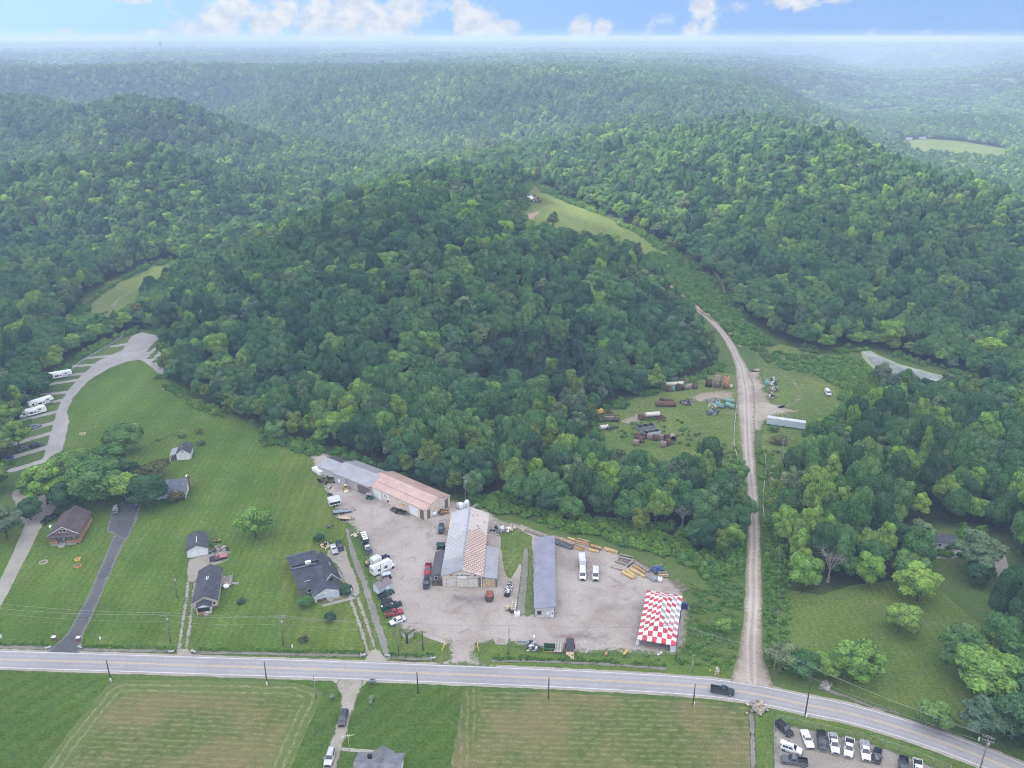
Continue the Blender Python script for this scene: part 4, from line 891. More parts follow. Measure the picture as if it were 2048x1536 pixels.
for PP, w0, w1, dn, sc_ in ((MEADOW, -6, 5, .10, 1.2), (atp([(1030,425),(1046,403),(1040,385),(1052,368),(1072,362),(1095,386),(1140,404),(1230,440),(1300,478),(1330,505),(1320,525),(1275,512),(1200,488),(1120,478),(1050,455)]), -5, 7, .09, 1.3), (OPEN, -3.5, 3, .10, 1.0)):
    b_ = bb(PP, 8); b_ = (max(b_[0], -260), min(b_[1], 300), max(b_[2], 225), b_[3]); n_b = int((b_[1]-b_[0])*(b_[3]-b_[2])*dn*3); Q = np.c_[RNG.uniform(b_[0], b_[1], n_b), RNG.uniform(b_[2], b_[3], n_b)]
    sdq = sd_poly(PP, Q[:, 0], Q[:, 1]); k = (sdq > w0) & (sdq < w1) & (fbm(Q[:, 0]/9, Q[:, 1]/9, 3, 93) > .44) & (sd_line(DR, DW+1, Q[:, 0], Q[:, 1]) > 0) & (camp_sd(Q[:, 0], Q[:, 1]) > 1); Q = Q[k]
    BP.append(np.c_[Q, hgt(Q[:, 0], Q[:, 1])]); BK.append(np.array(('brush0','brush1','brush2'))[RNG.integers(0, 3, len(Q))]); v = RNG.uniform(.35, 1.2, len(Q)); BS.append(v*sc_); BZ.append(v*sc_*1.05)
BP = np.concatenate(BP); BK = np.concatenate(BK); BS = np.concatenate(BS); BZ = np.concatenate(BZ)
scatter_object('brush', 'tangled green undergrowth along the woods and the dirt road', 'undergrowth', BP, BS, BZ, RNG.uniform(0, 6.28, len(BP)), list(BK))
print('brush', len(BP))
# ------------------------------------------------------------------ building materials
def metal_roof(name, col, rib=.45, axis='X', rough=.45, grime=.15, met=.25):
    t = NT(name); v = t.coord(); s = t.n('ShaderNodeSeparateXYZ'); t.l(v, s.inputs[0])
    w = t.math('FRACT', t.math('MULTIPLY', s.outputs['XYZ'.index(axis)], 1/rib)); w = t.math('SUBTRACT', 1, t.ss(.0, .16, t.math('ABSOLUTE', t.math('SUBTRACT', w, .5))))
    a = t.noise(v, .35, 5, .65); q = t.coord((1, 1, 1)); 
    c = t.mix(t.ss(.3, .7, a), [x*(1-grime) for x in col], [min(1, x*(1+grime*.6)) for x in col])
    c = t.mix(t.math('MULTIPLY', w, .22), c, [x*.55 for x in col])
    return t.bsdf(c, rough, met, .4, w, .5, .03)
def shingle(name, col, k=.25):
    t = NT(name); v = t.coord(); a = t.noise(v, .5, 5, .65); b = t.noise(v, 5, 4, .7)
    st = t.noise(t.coord((.9, .09, .3)), 1.6, 4, .6)
    c = t.mix(t.ss(.32, .68, a), [x*(1-k) for x in col], [x*(1+k) for x in col]); c = t.mix(t.math('MULTIPLY', t.ss(.55, .75, st), .45), c, [x*.5 for x in col])
    m = t.math('MULTIPLY_ADD', b, .7, .65); cm = t.n('ShaderNodeCombineColor'); [t.l(m, cm.inputs[i]) for i in range(3)]
    return t.bsdf(t.mix(1.0, c, cm.outputs[0], 'MULTIPLY'), .85, 0, .2, b, .4, .03)
def siding(name, col, step=.2, vertical=False, k=.1):
    t = NT(name); v = t.coord(); s = t.n('ShaderNodeSeparateXYZ'); t.l(v, s.inputs[0])
    x = t.math('ADD', s.outputs[0], s.outputs[1]) if vertical else s.outputs[2]
    w = t.math('FRACT', t.math('MULTIPLY', x, 1/step)); e = t.math('SUBTRACT', 1, t.ss(0, .14, w))
    a = t.noise(v, .8, 4, .6)
    c = t.mix(t.ss(.3, .7, a), [q*(1-k*1.3) for q in col], [min(1, q*(1+k)) for q in col]); c = t.mix(t.math('MULTIPLY', e, .35), c, [q*.5 for q in col])
    return t.bsdf(c, .65, 0, .3, w, .35, .02)
def rust_roof(name, base, dens, r1=(.24,.085,.05), r2=(.36,.165,.105)):
    """white sheets; the paint has worn to rust in rows of small patches along the ribs, thick in one broad area"""
    t = NT(name); v = t.coord(); s = t.n('ShaderNodeSeparateXYZ'); t.l(v, s.inputs[0])
    row = t.math('MULTIPLY', s.outputs[1], 1/1.0); fr = t.math('FRACT', row); ir = t.math('FLOOR', row)
    colx = t.math('ADD', t.math('MULTIPLY', s.outputs[0], 1/1.12), t.math('MULTIPLY', ir, .5)); fx = t.math('FRACT', colx)
    cell = t.n('ShaderNodeCombineXYZ'); t.l(t.math('FLOOR', colx), cell.inputs[0]); t.l(ir, cell.inputs[1])
    wn = t.n('ShaderNodeTexWhiteNoise'); t.l(cell.outputs[0], wn.inputs[0])
    patch = t.math('MULTIPLY', t.math('MULTIPLY', t.ss(.04, .12, fx), t.math('SUBTRACT', 1, t.ss(.74, .84, fx))), t.math('MULTIPLY', t.ss(.08, .16, fr), t.math('SUBTRACT', 1, t.ss(.74, .84, fr))))
    area = t.math('ADD', t.math('SUBTRACT', 1, t.ss(2.0, 17.0, t.math('ABSOLUTE', t.math('SUBTRACT', s.outputs[1], 11)))), t.math('MULTIPLY', t.math('SUBTRACT', t.noise(v, .25, 3), .5), .9))
    on = t.ss(-.06, .06, t.math('SUBTRACT', t.math('MULTIPLY', area, dens*2.1), wn.outputs[0]))
    big = t.ss(.62, .74, t.noise(v, .42, 4, .7)); big = t.math('MULTIPLY', big, t.math('MULTIPLY', t.ss(23, 28, s.outputs[1]), dens*.9))
    m = t.math('MULTIPLY', t.math('MAXIMUM', t.math('MULTIPLY', patch, on), big), t.math('MULTIPLY_ADD', t.noise(t.coord((2.2, .5, 1)), 1.3, 4, .65), 1.2, .35)); m = t.math('MINIMUM', m, .92)
    a = t.noise(v, 1.4, 5, .7); rc = t.mix(t.ss(.35, .65, a), r1, r2)
    seam = t.math('SUBTRACT', 1, t.ss(0, .05, t.math('FRACT', t.math('MULTIPLY', s.outputs[1], 1/2.9))))
    b = t.mix(t.ss(.3, .7, t.noise(v, .3, 4)), [x*.86 for x in base], base); b = t.mix(t.math('MULTIPLY', seam, .4), b, (.30,.30,.31))
    return t.bsdf(t.mix(m, b, rc), .5, 0, .35)
metal_roof('roof_salmon', (.53,.375,.325)); metal_roof('roof_grey', (.36,.355,.375)); metal_roof('roof_slate', (.29,.285,.35), axis='Y'); metal_roof('roof_dark', (.105,.095,.10)); metal_roof('roof_white', (.66,.67,.70))
metal_roof('roof_purple', (.195,.165,.185), .6)
rust_roof('roof_rust', (.54,.49,.455), 1.0, (.25,.095,.055), (.36,.17,.11)); rust_roof('roof_rust_light', (.47,.475,.49), .60, (.30,.285,.29), (.36,.34,.34))
shingle('shingle_charcoal', (.060,.066,.085)); shingle('shingle_dark', (.072,.075,.090)); shingle('shingle_blue', (.110,.125,.155)); shingle('shingle_brown', (.095,.075,.075)); shingle('shingle_grey', (.165,.170,.190))
siding('wall_tan', (.66,.57,.49), .4, True); siding('wall_grey', (.40,.385,.39), .4, True); siding('wall_lightgrey', (.52,.51,.50), .4, True); siding('wall_shed', (.50,.49,.50), .4, True)
siding('wall_white', (.72,.74,.78)); siding('wall_cream', (.590,.510,.420)); siding('wall_brown', (.300,.225,.165)); siding('wall_charcoal', (.165,.155,.150)); siding('wall_blue', (.560,.610,.690)); siding('wall_mobile', (.68,.69,.70))
plain('trim_white', (.74,.75,.76), .5, var=.08); plain('glass_dark', (.025,.030,.038), .08, spec=.8, var=.1); plain('door_white', (.76,.78,.82), .45, var=.06); plain('door_brown', (.150,.115,.100), .6); plain('door_dark', (.060,.052,.050), .6)
plain('wood_orange', (.440,.255,.120), .8, var=.25); plain('wood_tan', (.500,.390,.250), .8, var=.2); plain('wood_grey', (.270,.250,.225), .85, var=.25); plain('wood_dark', (.120,.090,.065), .85, var=.3); plain('wood_yellow', (.540,.410,.165), .8, var=.2)
plain('brick', (.245,.130,.095), .9, var=.25); plain('stone_grey', (.33,.31,.285), .9); plain('steel_grey', (.33,.35,.37), .45, .4, var=.2); plain('steel_dark', (.070,.072,.078), .5, .3, var=.25); plain('black', (.018,.018,.020), .5, var=.2); plain('rubber', (.020,.020,.021), .9, var=.2)
plain('rust', (.150,.080,.055), .9, var=.4, scale=2.2); plain('rust_dark', (.085,.055,.048), .9, var=.4, scale=2.2); plain('rust_pale', (.29,.235,.20), .85, var=.3, scale=1.6); plain('tank_green', (.170,.330,.290), .55, var=.18); plain('tank_purple', (.225,.215,.250), .6, var=.25)
plain('tank_white', (.62,.60,.55), .6, var=.2); plain('tank_orange', (.42,.195,.085), .8, var=.35, scale=2.4); plain('paint_yellow', (.62,.43,.06), .5, var=.2); plain('paint_red', (.42,.05,.045), .5, var=.2); plain('paint_green', (.055,.170,.075), .5, var=.2); plain('dumpster_green', (.018,.062,.052), .5, var=.25)
plain('paint_blue', (.05,.10,.24), .5, var=.2); plain('tarp_blue', (.035,.060,.185), .55, var=.3); plain('plastic_white', (.80,.81,.82), .4, var=.06); plain('galvanised', (.40,.42,.44), .4, .5, var=.2); plain('pole_wood', (.235,.205,.170), .9, var=.25); plain('pole_dark', (.085,.070,.058), .9, var=.25); plain('cable_black', (.035,.035,.036), .6); plain('cable_grey', (.30,.31,.31), .5)
plain('tent_red', (.50,.055,.078), .7, var=.2, scale=.45); plain('tent_white', (.70,.70,.71), .7, var=.1, scale=.4); plain('tent_grey', (.34,.335,.30), .7, var=.12); plain('tent_mauve', (.42,.21,.25), .7, var=.12); plain('concrete_block', (.42,.41,.39), .9); plain('light_blue', (.46,.53,.62), .5, var=.08); plain('cream', (.60,.555,.49), .6, var=.15); plain('camo_white', (.7,.7,.68), .6)
M = MATS
def frame(pa, pb):
    """local frame of a building: origin at photo point A on the ground, x towards B; y points away from the viewer"""
    a = at(*pa, 0.0); b = at(*pb, 0.0); d = b-a
    return a, math.atan2(d.y, d.x), d.length
def gable(o, w, d, h, rise, axis, wall, roof, over=.35, th=.14, x0=0, y0=0, z0=0, off=.5, roof2=None, names=('wall', 'roof')):
    """walls and two roof slopes of a gabled block; axis 'y': ridge runs away from the viewer, 'x': ridge runs across"""
    m = MB()
    if axis == 'y':
        xr = w*off; poly = [(0, z0), (w, z0), (w, z0+h), (xr, z0+h+rise), (0, z0+h)]
        m.prism([(x+x0, z) for x, z in poly], y0, y0+d); m.build(names[0], wall, o)
        for k, (xa, xb) in enumerate(((0, xr), (w, xr))):
            sg = 1 if k == 0 else -1; sl = rise/abs(xb-xa); xe = xa-sg*over; ze = h-over*sl+.03
            r = MB(); p = [(xe, ze), (xb, h+rise+.03), (xb, h+rise+.03+th), (xe, ze+th)]
            r.prism([(x+x0, z+z0) for x, z in p], y0-over, y0+d+over); r.build(names[1], (roof2 or roof) if k else roof, o)
    else:
        yr = d*off; m = MB(); poly = [(0, z0), (d, z0), (d, z0+h), (yr, z0+h+rise), (0, z0+h)]
        n = 5; vs = [(x0, y0+y, z) for y, z in poly]+[(x0+w, y0+y, z) for y, z in poly]
        m.add(vs, [tuple(range(n)), tuple(range(2*n-1, n-1, -1))]+[(k, n+k, n+(k+1) % n, (k+1) % n) for k in range(n)]); m.build(names[0], wall, o)
        for k, (ya, yb) in enumerate(((0, yr), (d, yr))):
            sg = 1 if k == 0 else -1; sl = rise/abs(yb-ya); ye = ya-sg*over; ze = h-over*sl+.03
            p = [(ye, ze), (yb, h+rise+.03), (yb, h+rise+.03+th), (ye, ze+th)]; n = 4
            vs = [(x0-over, y0+y, z+z0) for y, z in p]+[(x0+w+over, y0+y, z+z0) for y, z in p]
            r = MB(); r.add(vs, [tuple(range(n)), tuple(range(2*n-1, n-1, -1))]+[(q, n+q, n+(q+1) % n, (q+1) % n) for q in range(n)]); r.build(names[1], (roof2 or roof) if k else roof, o)
def panel(o, name, mat, x0, x1, z0, z1, y=-.04, th=.08, frame_m=None, fw=.1, side=None, w=None):
    """door or window on the front (y<0) or on a side wall (side='r' at x=w, 'l' at x=0: then x0..x1 runs along y)"""
    def bx(a0, a1, b0, b1, t0, t1):
        m = MB()
        if side is None: m.box(a0, a1, t0, t1, b0, b1)
        elif side == 'r': m.box(w-t1, w-t0, a0, a1, b0, b1)
        else: m.box(w+t0, w+t1, a0, a1, b0, b1)
        return m
    p = bx(x0, x1, z0, z1, y, y+th).build(name, mat, o)
    if frame_m:
        m = MB()
        for q in ((x0-fw, x1+fw, z1, z1+fw), (x0-fw, x1+fw, z0-fw, z0), (x0-fw, x0, z0, z1), (x1, x1+fw, z0, z1)):
            g = bx(*q, y-.03, y+th); m.add(g.v, g.f)
        m.build('frame', frame_m, p)
    return p
def at_frame(a, rz): return Matrix.Translation(a) @ Matrix.Rotation(rz, 4, 'Z')
# ------------------------------------------------------------------ tan warehouse and the grey workshop behind it
a, rz, w = frame((737,989), (851,1041)); d = 12.2
o = thing('warehouse', 'tan metal warehouse with salmon roof and two white roll-up doors', 'warehouse', a, rz)
gable(o, w, d, 4.0, 2.1, 'x', M['wall_tan'], M['roof_salmon'], .3)
MB().box(-.3, w+.3, 2.4, 2.55, 5.0, 5.09).build('roof_seam', M['rust_pale'], o)
panel(o, 'garage_door', M['door_white'], w*.105, w*.235, 0, 3.3, frame_m=M['trim_white']); panel(o, 'garage_door', M['door_white'], w*.74, w*.87, 0, 3.2, frame_m=M['trim_white'])
panel(o, 'door', M['door_brown'], w*.915, w*.975, 0, 3.4, frame_m=M['wood_tan']); panel(o, 'door', M['door_brown'], .9, 2.4, 0, 3.4, side='r', w=w); panel(o, 'door', M['door_brown'], d-2.6, d-1.1, 0, 3.6, side='r', w=w)
s_ = panel(o, 'signboard', M['plastic_white'], w*.275, w*.385, 1.5, 3.3, y=-.1, th=.06)
m = MB(); g = random.Random(3)
for z, n in ((2.75, 7), (2.2, 8)):
    x = w*.288
    for k in range(n): l = g.uniform(.12, .28); m.box(x, x+l, -.125, -.1, z-.14, z+.14); x += l+.07
m.build('lettering', M['black'], s_)
panel(o, 'signboard', M['paint_yellow'], w*.60, w*.665, 2.0, 2.7, y=-.1, th=.06); panel(o, 'window', M['glass_dark'], w*.345, w*.375, .5, 1.2); panel(o, 'panel', M['wall_lightgrey'], w*.27, w*.30, .6, 1.2)
a2, rz2, w2 = frame((669,965), (742,994))
o = thing('workshop', 'long grey metal workshop with lower far section and dark roll-up door', 'workshop', a2, rz2)
gable(o, w2-.6, 11.5, 3.9, 1.9, 'x', M['wall_grey'], M['roof_grey'], .3)
wl = (at(669,965,0)-at(644,944,0)).length
gable(o, wl, 9.0, 3.1, 1.5, 'x', M['wall_lightgrey'], M['roof_grey'], .3, x0=-wl, y0=1.6, roof2=M['roof_dark'], names=('side_wall', 'side_roof'))
panel(o, 'garage_door', M['door_brown'], w2*.66, w2*.95, 0, 3.0, frame_m=M['steel_dark']); panel(o, 'door', M['door_white'], w2*.10, w2*.16, 0, 2.2)
MB().box(0, w2*.62, -.06, .02, 0, .9).build('base_course', M['concrete_block'], o); MB().cyl((w2*.34, -.25, 1.6), (w2*.34, -.25, 4.3), .16, n=8).build('flue_pipe', M['galvanised'], o)
m = MB(); m.box(-1.6, -.25, 1.52, 1.6, 0, 2.6); m.build('open_doorway', M['black'], o)
# ------------------------------------------------------------------ rust-roofed store
a, rz, w = frame((885.5,1173), (964,1174)); d = 35.0
o = thing('store_building', 'large store with gabled metal roof heavily rusted on the right slope', 'store', a, rz)
gable(o, w, d, 3.9, 2.2, 'y', M['wall_tan'], M['roof_rust_light'], .45, roof2=M['roof_rust'])
sl = 2.2/(w/2)
m = MB(); m.prism([(-.5, 3.9-.5*sl+.20), (w/2-.1, 6.1+.20-.1*sl), (w/2-.1, 6.1+.225-.1*sl), (-.5, 3.9-.5*sl+.225)], -.5, 7.2); m.build('roof_patch', M['roof_grey'], o)
MB().box(w/2-.22, w/2+.22, -.47, d+.47, 6.16, 6.34).build('ridge_cap', M['galvanised'], o)
for x0, x1 in ((.10, .345), (.655, .905)): panel(o, 'garage_door', M['cream'], w*x0, w*x1, .05, 3.0, frame_m=M['wood_grey'])
panel(o, 'garage_door', M['cream'], w*.375, w*.63, .05, 3.0); panel(o, 'panel', M['plastic_white'], w*.39, w*.61, 3.05, 3.7, y=-.12, th=.1)
s_ = panel(o, 'signboard', M['cream'], w*.17, w*.865, 3.75, 4.5, y=-.16, th=.1); m = MB()
for x0, x1, zz, k in ((.20,.245,4.1,0),(.33,.46,4.12,1),(.48,.53,4.16,2),(.55,.70,4.12,1),(.80,.85,4.1,0),(.285,.31,4.1,1),(.72,.735,4.12,1)): m.box(w*x0, w*x1, -.19, -.16, zz-(.22 if k != 1 else .07), zz+(.24 if k != 1 else .07), k)
m.build('lettering', [M['paint_red'], M['steel_dark'], M['paint_blue']], s_)
m = MB(); m.box(w*.025, w*.085, -.05, 0, 0, 3.3); m.build('trim', M['cream'], o)
m = MB(); m.box(w*.915, w*.975, -.05, 0, 0, 3.4); m.build('trim', M['wall_charcoal'], o)
# lean-to on the right with the brown door, lean-to on the left with the dark roof
m = MB(); m.prism([(w+.02, 0), (w+4.2, 0), (w+4.2, 2.9), (w+.02, 3.45)], .1, 16); m.build('lean_to_wall', M['wall_brown'], o)
m = MB(); m.prism([(w+.35, 3.50), (w+4.5, 2.93), (w+4.5, 3.05), (w+.35, 3.62)], -.2, 16.3); m.build('lean_to_roof', M['roof_grey'], o)
panel(o, 'garage_door', M['wood_tan'], w+.5, w+3.8, .05, 2.7, y=.03, th=.08, frame_m=M['cream'])
m = MB(); m.cyl((w+4.25, -.1, 0), (w+4.25, -.1, 2.9), .09); m.build('downpipe', M['steel_dark'], o)
m = MB(); m.prism([(-3.6, 2.3), (-.5, 3.2), (-.5, 3.32), (-3.6, 2.42)], 1.5, 14.5); m.build('lean_to_roof', M['roof_dark'], o)
m = MB(); m.box(-3.4, -.03, 2.2, 2.3, 0, 2.3); m.box(-3.4, -3.3, 2.3, 14.2, 0, 2.25); m.build('lean_to_wall', M['wood_grey'], o)
panel(o, 'window', M['glass_dark'], -2.6, -1.7, 1.0, 1.9, y=2.14, th=.07, frame_m=M['trim_white'])
m = MB(); m.box(-3.2, -.4, .2, 1.9, .05, .5); [m.box(x, x+.12, .2, 1.9, .5, 1.2) for x in (-3.2, -1.9, -.5)]; m.build('deck', M['wood_dark'], o)
m = MB(); m.box(-1.2, -.02, 26, 34, 0, 2.8); m.build('annex', M['wood_orange'], o)
# ------------------------------------------------------------------ narrow grey shed
a, rz, w = frame((1068.5,1234), (1109.5,1235)); d = 36
o = thing('metal_shed', 'long narrow grey shed with a single-slope metal roof', 'shed', a, rz)
m = MB(); m.prism([(0, 0), (w, 0), (w, 3.55), (0, 2.85)], 0, d); m.build('wall', M['wall_shed'], o)
m = MB(); m.prism([(-.2, 2.86), (w+.2, 3.62), (w+.2, 3.74), (-.2, 2.98)], -.2, d+.2); m.build('roof', M['roof_slate'], o)
m = MB(); m.prism([(-.03, 0), (.12, 0), (.12, 2.8), (-.03, 2.8)], -.04, .1); m.prism([(w-.12, 0), (w+.03, 0), (w+.03, 3.5), (w-.12, 3.5)], -.04, .1); m.build('trim', M['steel_dark'], o)
panel(o, 'window', M['glass_dark'], w*.16, w*.33, 1.0, 2.0, frame_m=M['black']); panel(o, 'vent', M['trim_white'], w*.58, w*.73, 1.0, 1.9); panel(o, 'door', M['door_white'], w*.80, w*.94, 0, 2.1); panel(o, 'door_window', M['glass_dark'], w*.84, w*.90, 1.1, 1.75, y=-.07, th=.04)
# ------------------------------------------------------------------ houses
def windows(o, lst, **k):
    for x0, x1, z0, z1 in lst: panel(o, 'window', M['glass_dark'], x0, x1, z0, z1, frame_m=M['trim_white'], **k)
a, rz, w = frame((100.5,1093), (152,1089)); o = thing('house', 'brown gabled house with dark brown roof and an orange wood porch rail', 'house', a, rz)
wg = w*1.12
gable(o, wg, 12.5, 3.0, 2.7, 'y', M['wall_brown'], M['shingle_brown'], .5, x0=-w*.06, y0=2.4)
windows(o, [(w*.36, w*.45, 3.5, 4.5), (w*.50, w*.59, 3.5, 4.5)], y=2.34)
m = MB(); m.prism([(-w*.06-.5, 2.62), (wg/2-w*.06, 5.55), (wg/2-w*.06, 5.78), (-w*.06-.5, 2.85)], 1.80, 1.88); m.prism([(wg*.94+.5, 2.62), (wg/2-w*.06, 5.55), (wg/2-w*.06, 5.78), (wg*.94+.5, 2.85)], 1.78, 1.86); m.build('fascia', M['trim_white'], o)
m = MB(); m.box(0, w, 0, 2.4, 0, .7); m.build('porch_floor', M['stone_grey'], o)
m = MB(); m.prism([(-w*.08, 2.9), (w*1.08, 2.9), (w*1.08, 3.0), (-w*.08, 3.0)], -.2, 2.45); m.build('porch_roof', M['shingle_brown'], o)
for x in (.02, .30, .62, .94): m = MB(); m.box(w*x, w*x+.28, .05, .35, .7, 2.9); m.build('post', M['wood_dark'] if x in (.3, .62) else M['wall_brown'], o)
m = MB()
for x0, x1 in ((.0, .32), (.64, 1.0)): m.box(w*x0, w*x1, -.05, .06, .95, 1.5); m.box(w*x0, w*x1, -.07, .09, 1.5, 1.6)
m.box(w, w+.1, 0, 13.5, .95, 1.5); m.box(w+.1, w+1.3, 0, 13.5, .6, .75)
for k in range(9): m.box(w+1.25, w+1.35, k*1.6, k*1.6+.12, .75, 1.8)
m.box(w+1.24, w+1.36, 0, 13.5, 1.65, 1.8); m.box(w+1.26, w+1.34, 0, 13.5, 1.0, 1.35); m.build('railing', M['wood_orange'], o)
m = MB(); m.box(w*.36, w*.58, -1.3, 0, 0, .35); m.build('steps', M['stone_grey'], o); panel(o, 'door', M['trim_white'], w*.42, w*.53, .7, 2.7, y=2.33)
windows(o, [(w*.08, w*.26, 1.2, 2.5), (w*.68, w*.88, 1.2, 2.5)], y=2.34)
m = MB(); m.cyl((-1.6, 7, 3.3), (-1.75, 6.85, 3.45), .55, .5, 12); m.cyl((-1.6, 7, 0), (-1.6, 7, 3.3), .06); m.build('satellite_dish', M['plastic_white'], o)
a, rz, w = frame((268,1003), (373,994)); o = thing('house', 'low house with blue-grey hip roof and white front gable, half hidden by trees', 'house', a, rz)
gable(o, w, 9, 2.7, 2.0, 'x', M['wall_white'], M['shingle_blue'], .4); gable(o, w*.36, 3.0, 2.6, 1.35, 'y', M['wall_white'], M['shingle_blue'], .3, x0=w*.64, y0=-1.2, names=('porch_gable', 'porch_roof'))
m = MB(); m.box(w*.65, w*.99, -1.26, -1.2, 0, 1.0); m.build('brick_base', M['brick'], o); windows(o, [(w*.71, w*.76, .8, 2.0), (w*.87, w*.92, .8, 2.0)], y=-1.26); panel(o, 'door', M['door_dark'], w*.79, w*.84, 0, 2.0, y=-1.29)
m = MB(); m.box(w-.02, w+.5, 5.4, 6.4, 0, 5.4); m.build('chimney', M['brick'], o); m = MB(); m.cyl((w-.8, 8.6, 4.0), (w-.9, 8.4, 4.1), .45, .4, 12); m.build('satellite_dish', M['plastic_white'], o)
a, rz, w = frame((354,921), (382,918.5)); o = thing('cabin', 'small white cabin with dark roof and a side porch in the mown grass', 'cabin', a, rz)
gable(o, w, 7.0, 2.7, 1.8, 'y', M['wall_white'], M['shingle_dark'], .25); m = MB(); m.prism([(-2.5, 2.1), (-.1, 2.75), (-.1, 2.85), (-2.5, 2.2)], -.1, 6.2); m.build('porch_roof', M['roof_grey'], o)
m = MB(); [m.box(-2.4, -2.26, y, y+.14, 0, 2.15) for y in (0, 2, 4, 5.9)]; m.build('post', M['trim_white'], o); panel(o, 'window', M['glass_dark'], w*.45, w*.55, 3.2, 3.6); m = MB(); m.box(-2.3, -.05, .3, 5.8, 0, .3); m.build('porch_floor', M['wood_dark'], o)
m = MB(); m.cyl((w*.35, 3.0, 3.9), (w*.35, 3.0, 4.6), .12); m.build('flue_pipe', M['galvanised'], o)
a, rz, w = frame((375.5,1117), (417,1110)); o = thing('garage', 'white gabled garage with mottled dark roof at the end of the gravel drive', 'garage', a, rz)
gable(o, w, 8.5, 2.8, 1.4, 'y', M['wall_white'], M['shingle_dark'], .35); panel(o, 'garage_door', M['door_white'], w*.12, w*.48, .1, 2.2, frame_m=M['trim_white']); panel(o, 'garage_door', M['door_white'], w*.54, w*.90, .1, 2.2, frame_m=M['trim_white']); MB().box(-.02, w+.02, -.05, .0, 0, .3).build('base_course', M['stone_grey'], o)
MB().box(w/2-.1, w/2+.1, 1.5, 5, 4.32, 4.42).build('ridge_vent', M['trim_white'], o)
a, rz, w = frame((389,1221), (436,1215)); o = thing('house', 'narrow cream bungalow with dark roof and small front porch beside the two-track drive', 'house', a, rz)
gable(o, w, 15.5, 2.8, 1.7, 'y', M['wall_cream'], M['shingle_dark'], .35)
gable(o, w*.60, 2.3, 2.35, .95, 'y', M['wall_white'], M['shingle_charcoal'], .25, x0=w*.16, y0=-2.3, names=('porch_gable', 'porch_roof'))
MB().box(w*.20, w*.72, -2.36, -2.30, .9, 2.2).build('porch_opening', M['glass_dark'], o); m = MB(); m.box(w*.18, w*.52, -2.45, -2.3, .1, .9); m.build('porch_wall', M['wood_orange'], o); MB().box(w*.46, w*.66, -3.3, -2.3, 0, .4).build('steps', M['stone_grey'], o)
for x in (.155, .72): m = MB(); m.box(w*x, w*x+.28, -2.5, -2.22, 0, 2.4); m.build('post', M['wall_cream'], o)
windows(o, [(w*.83, w*.93, 1.2, 2.2)]); m = MB(); m.box(w*.80, w-.02, -.07, 0, 0, .7); m.build('brick_base', M['brick'], o)
m = MB(); m.box(w+.05, w+3.0, 9.5, 14.8, .3, .45); [m.box(w+2.9, w+3.0, 9.5+k*1.3, 9.6+k*1.3, .45, 1.4) for k in range(5)]; m.box(w+2.9, w+3.0, 9.5, 14.8, 1.3, 1.4); [m.box(w+3.0+k*.6, w+3.6+k*.6, 10.2, 11.4, .3-.1*k-.1, .3-.1*k) for k in range(3)]; m.build('deck', M['wood_grey'], o)
m = MB(); m.box(w/2-.35, w/2+.25, 7.8, 9.4, 4.52, 4.62); m.build('roof_patch', M['plastic_white'], o); m = MB(); m.cyl((w+1.6, 8.8, .45), (w+1.6, 8.8, 1.2), .8, .8, 14); m.build('hot_tub', M['plastic_white'], o)
a, rz, w = frame((604,1199), (683,1178)); o = thing('house', 'charcoal-roofed house with cross gables and white-trimmed front porch', 'house', a, rz)
gable(o, w*.66, 10.5, 2.7, 2.6, 'x', M['wall_charcoal'], M['shingle_charcoal'], .45, x0=0, y0=1.4)
gable(o, w*.42, 12.2, 2.75, 2.9, 'y', M['wall_charcoal'], M['shingle_charcoal'], .45, x0=w*.58, y0=.8, names=('wing_wall', 'wing_roof'))
gable(o, w*.60, 4.6, 2.55, 1.55, 'y', M['wall_white'], M['shingle_charcoal'], .4, x0=w*.27, y0=-3.2, names=('porch_gable', 'porch_roof'))
m = MB(); m.prism([(.2, 0), (w*.72, 0), (w*.72, 3.2), (.2, 3.2)], 11.8, 18.2); m.build('rear_wall', M['wall_charcoal'], o)
m = MB(); vs = [(-.3, 11.0, 4.35), (w*.75, 11.0, 4.35), (w*.75, 18.6, 3.2), (-.3, 18.6, 3.2)]; m.hexa(vs, [(x, y, z+.14) for x, y, z in vs]); m.build('rear_roof', M['shingle_charcoal'], o)
m = MB(); m.box(-.35, w*.75, 18.3, 18.7, 3.1, 3.5); m.build('gutter', M['shingle_blue'], o)
m = MB(); vs = [(-.4, 8.6, 4.95), (w*.58, 8.6, 4.95), (w*.58, 9.5, 4.80), (-.4, 9.5, 4.80)]; m.hexa(vs, [(x, y, z+.14) for x, y, z in vs]); m.build('roof_patch', M['shingle_blue'], o)
MB().box(w*.30, w*.84, -3.26, -3.2, .6, 2.25).build('porch_opening', M['wall_blue'], o)
for x in (.285, .55, .685, .855): m = MB(); m.box(w*x, w*x+.2, -3.45, -3.25, 0, 2.5); m.build('post', M['trim_white'], o)
m = MB(); m.box(w*.29, w*.55, -3.42, -3.28, .2, .9); m.build('porch_wall', M['wood_dark'], o); MB().box(w*.56, w*.70, -4.8, -3.45, 0, .4).build('steps', M['stone_grey'], o)
m = MB()
for x, sgn in ((w*.58-.45, 1), (w+.45, -1)): m.prism([(x, 2.45), (w*.79, 5.65), (w*.79, 5.88), (x, 2.68)], .30 if sgn > 0 else .32, .38)
m.build('fascia', M['trim_white'], o)
MB().box(w*.15, w*.30, 3.0, 3.5, 3.62, 3.74).build('skylight', M['light_blue'], o); m = MB(); m.box(w*.86, w*.90, 6.5, 7.0, 4.3, 5.6); m.build('chimney', M['stone_grey'], o); panel(o, 'window', M['glass_dark'], w*.75, w*.82, 3.0, 4.0, y=.74)
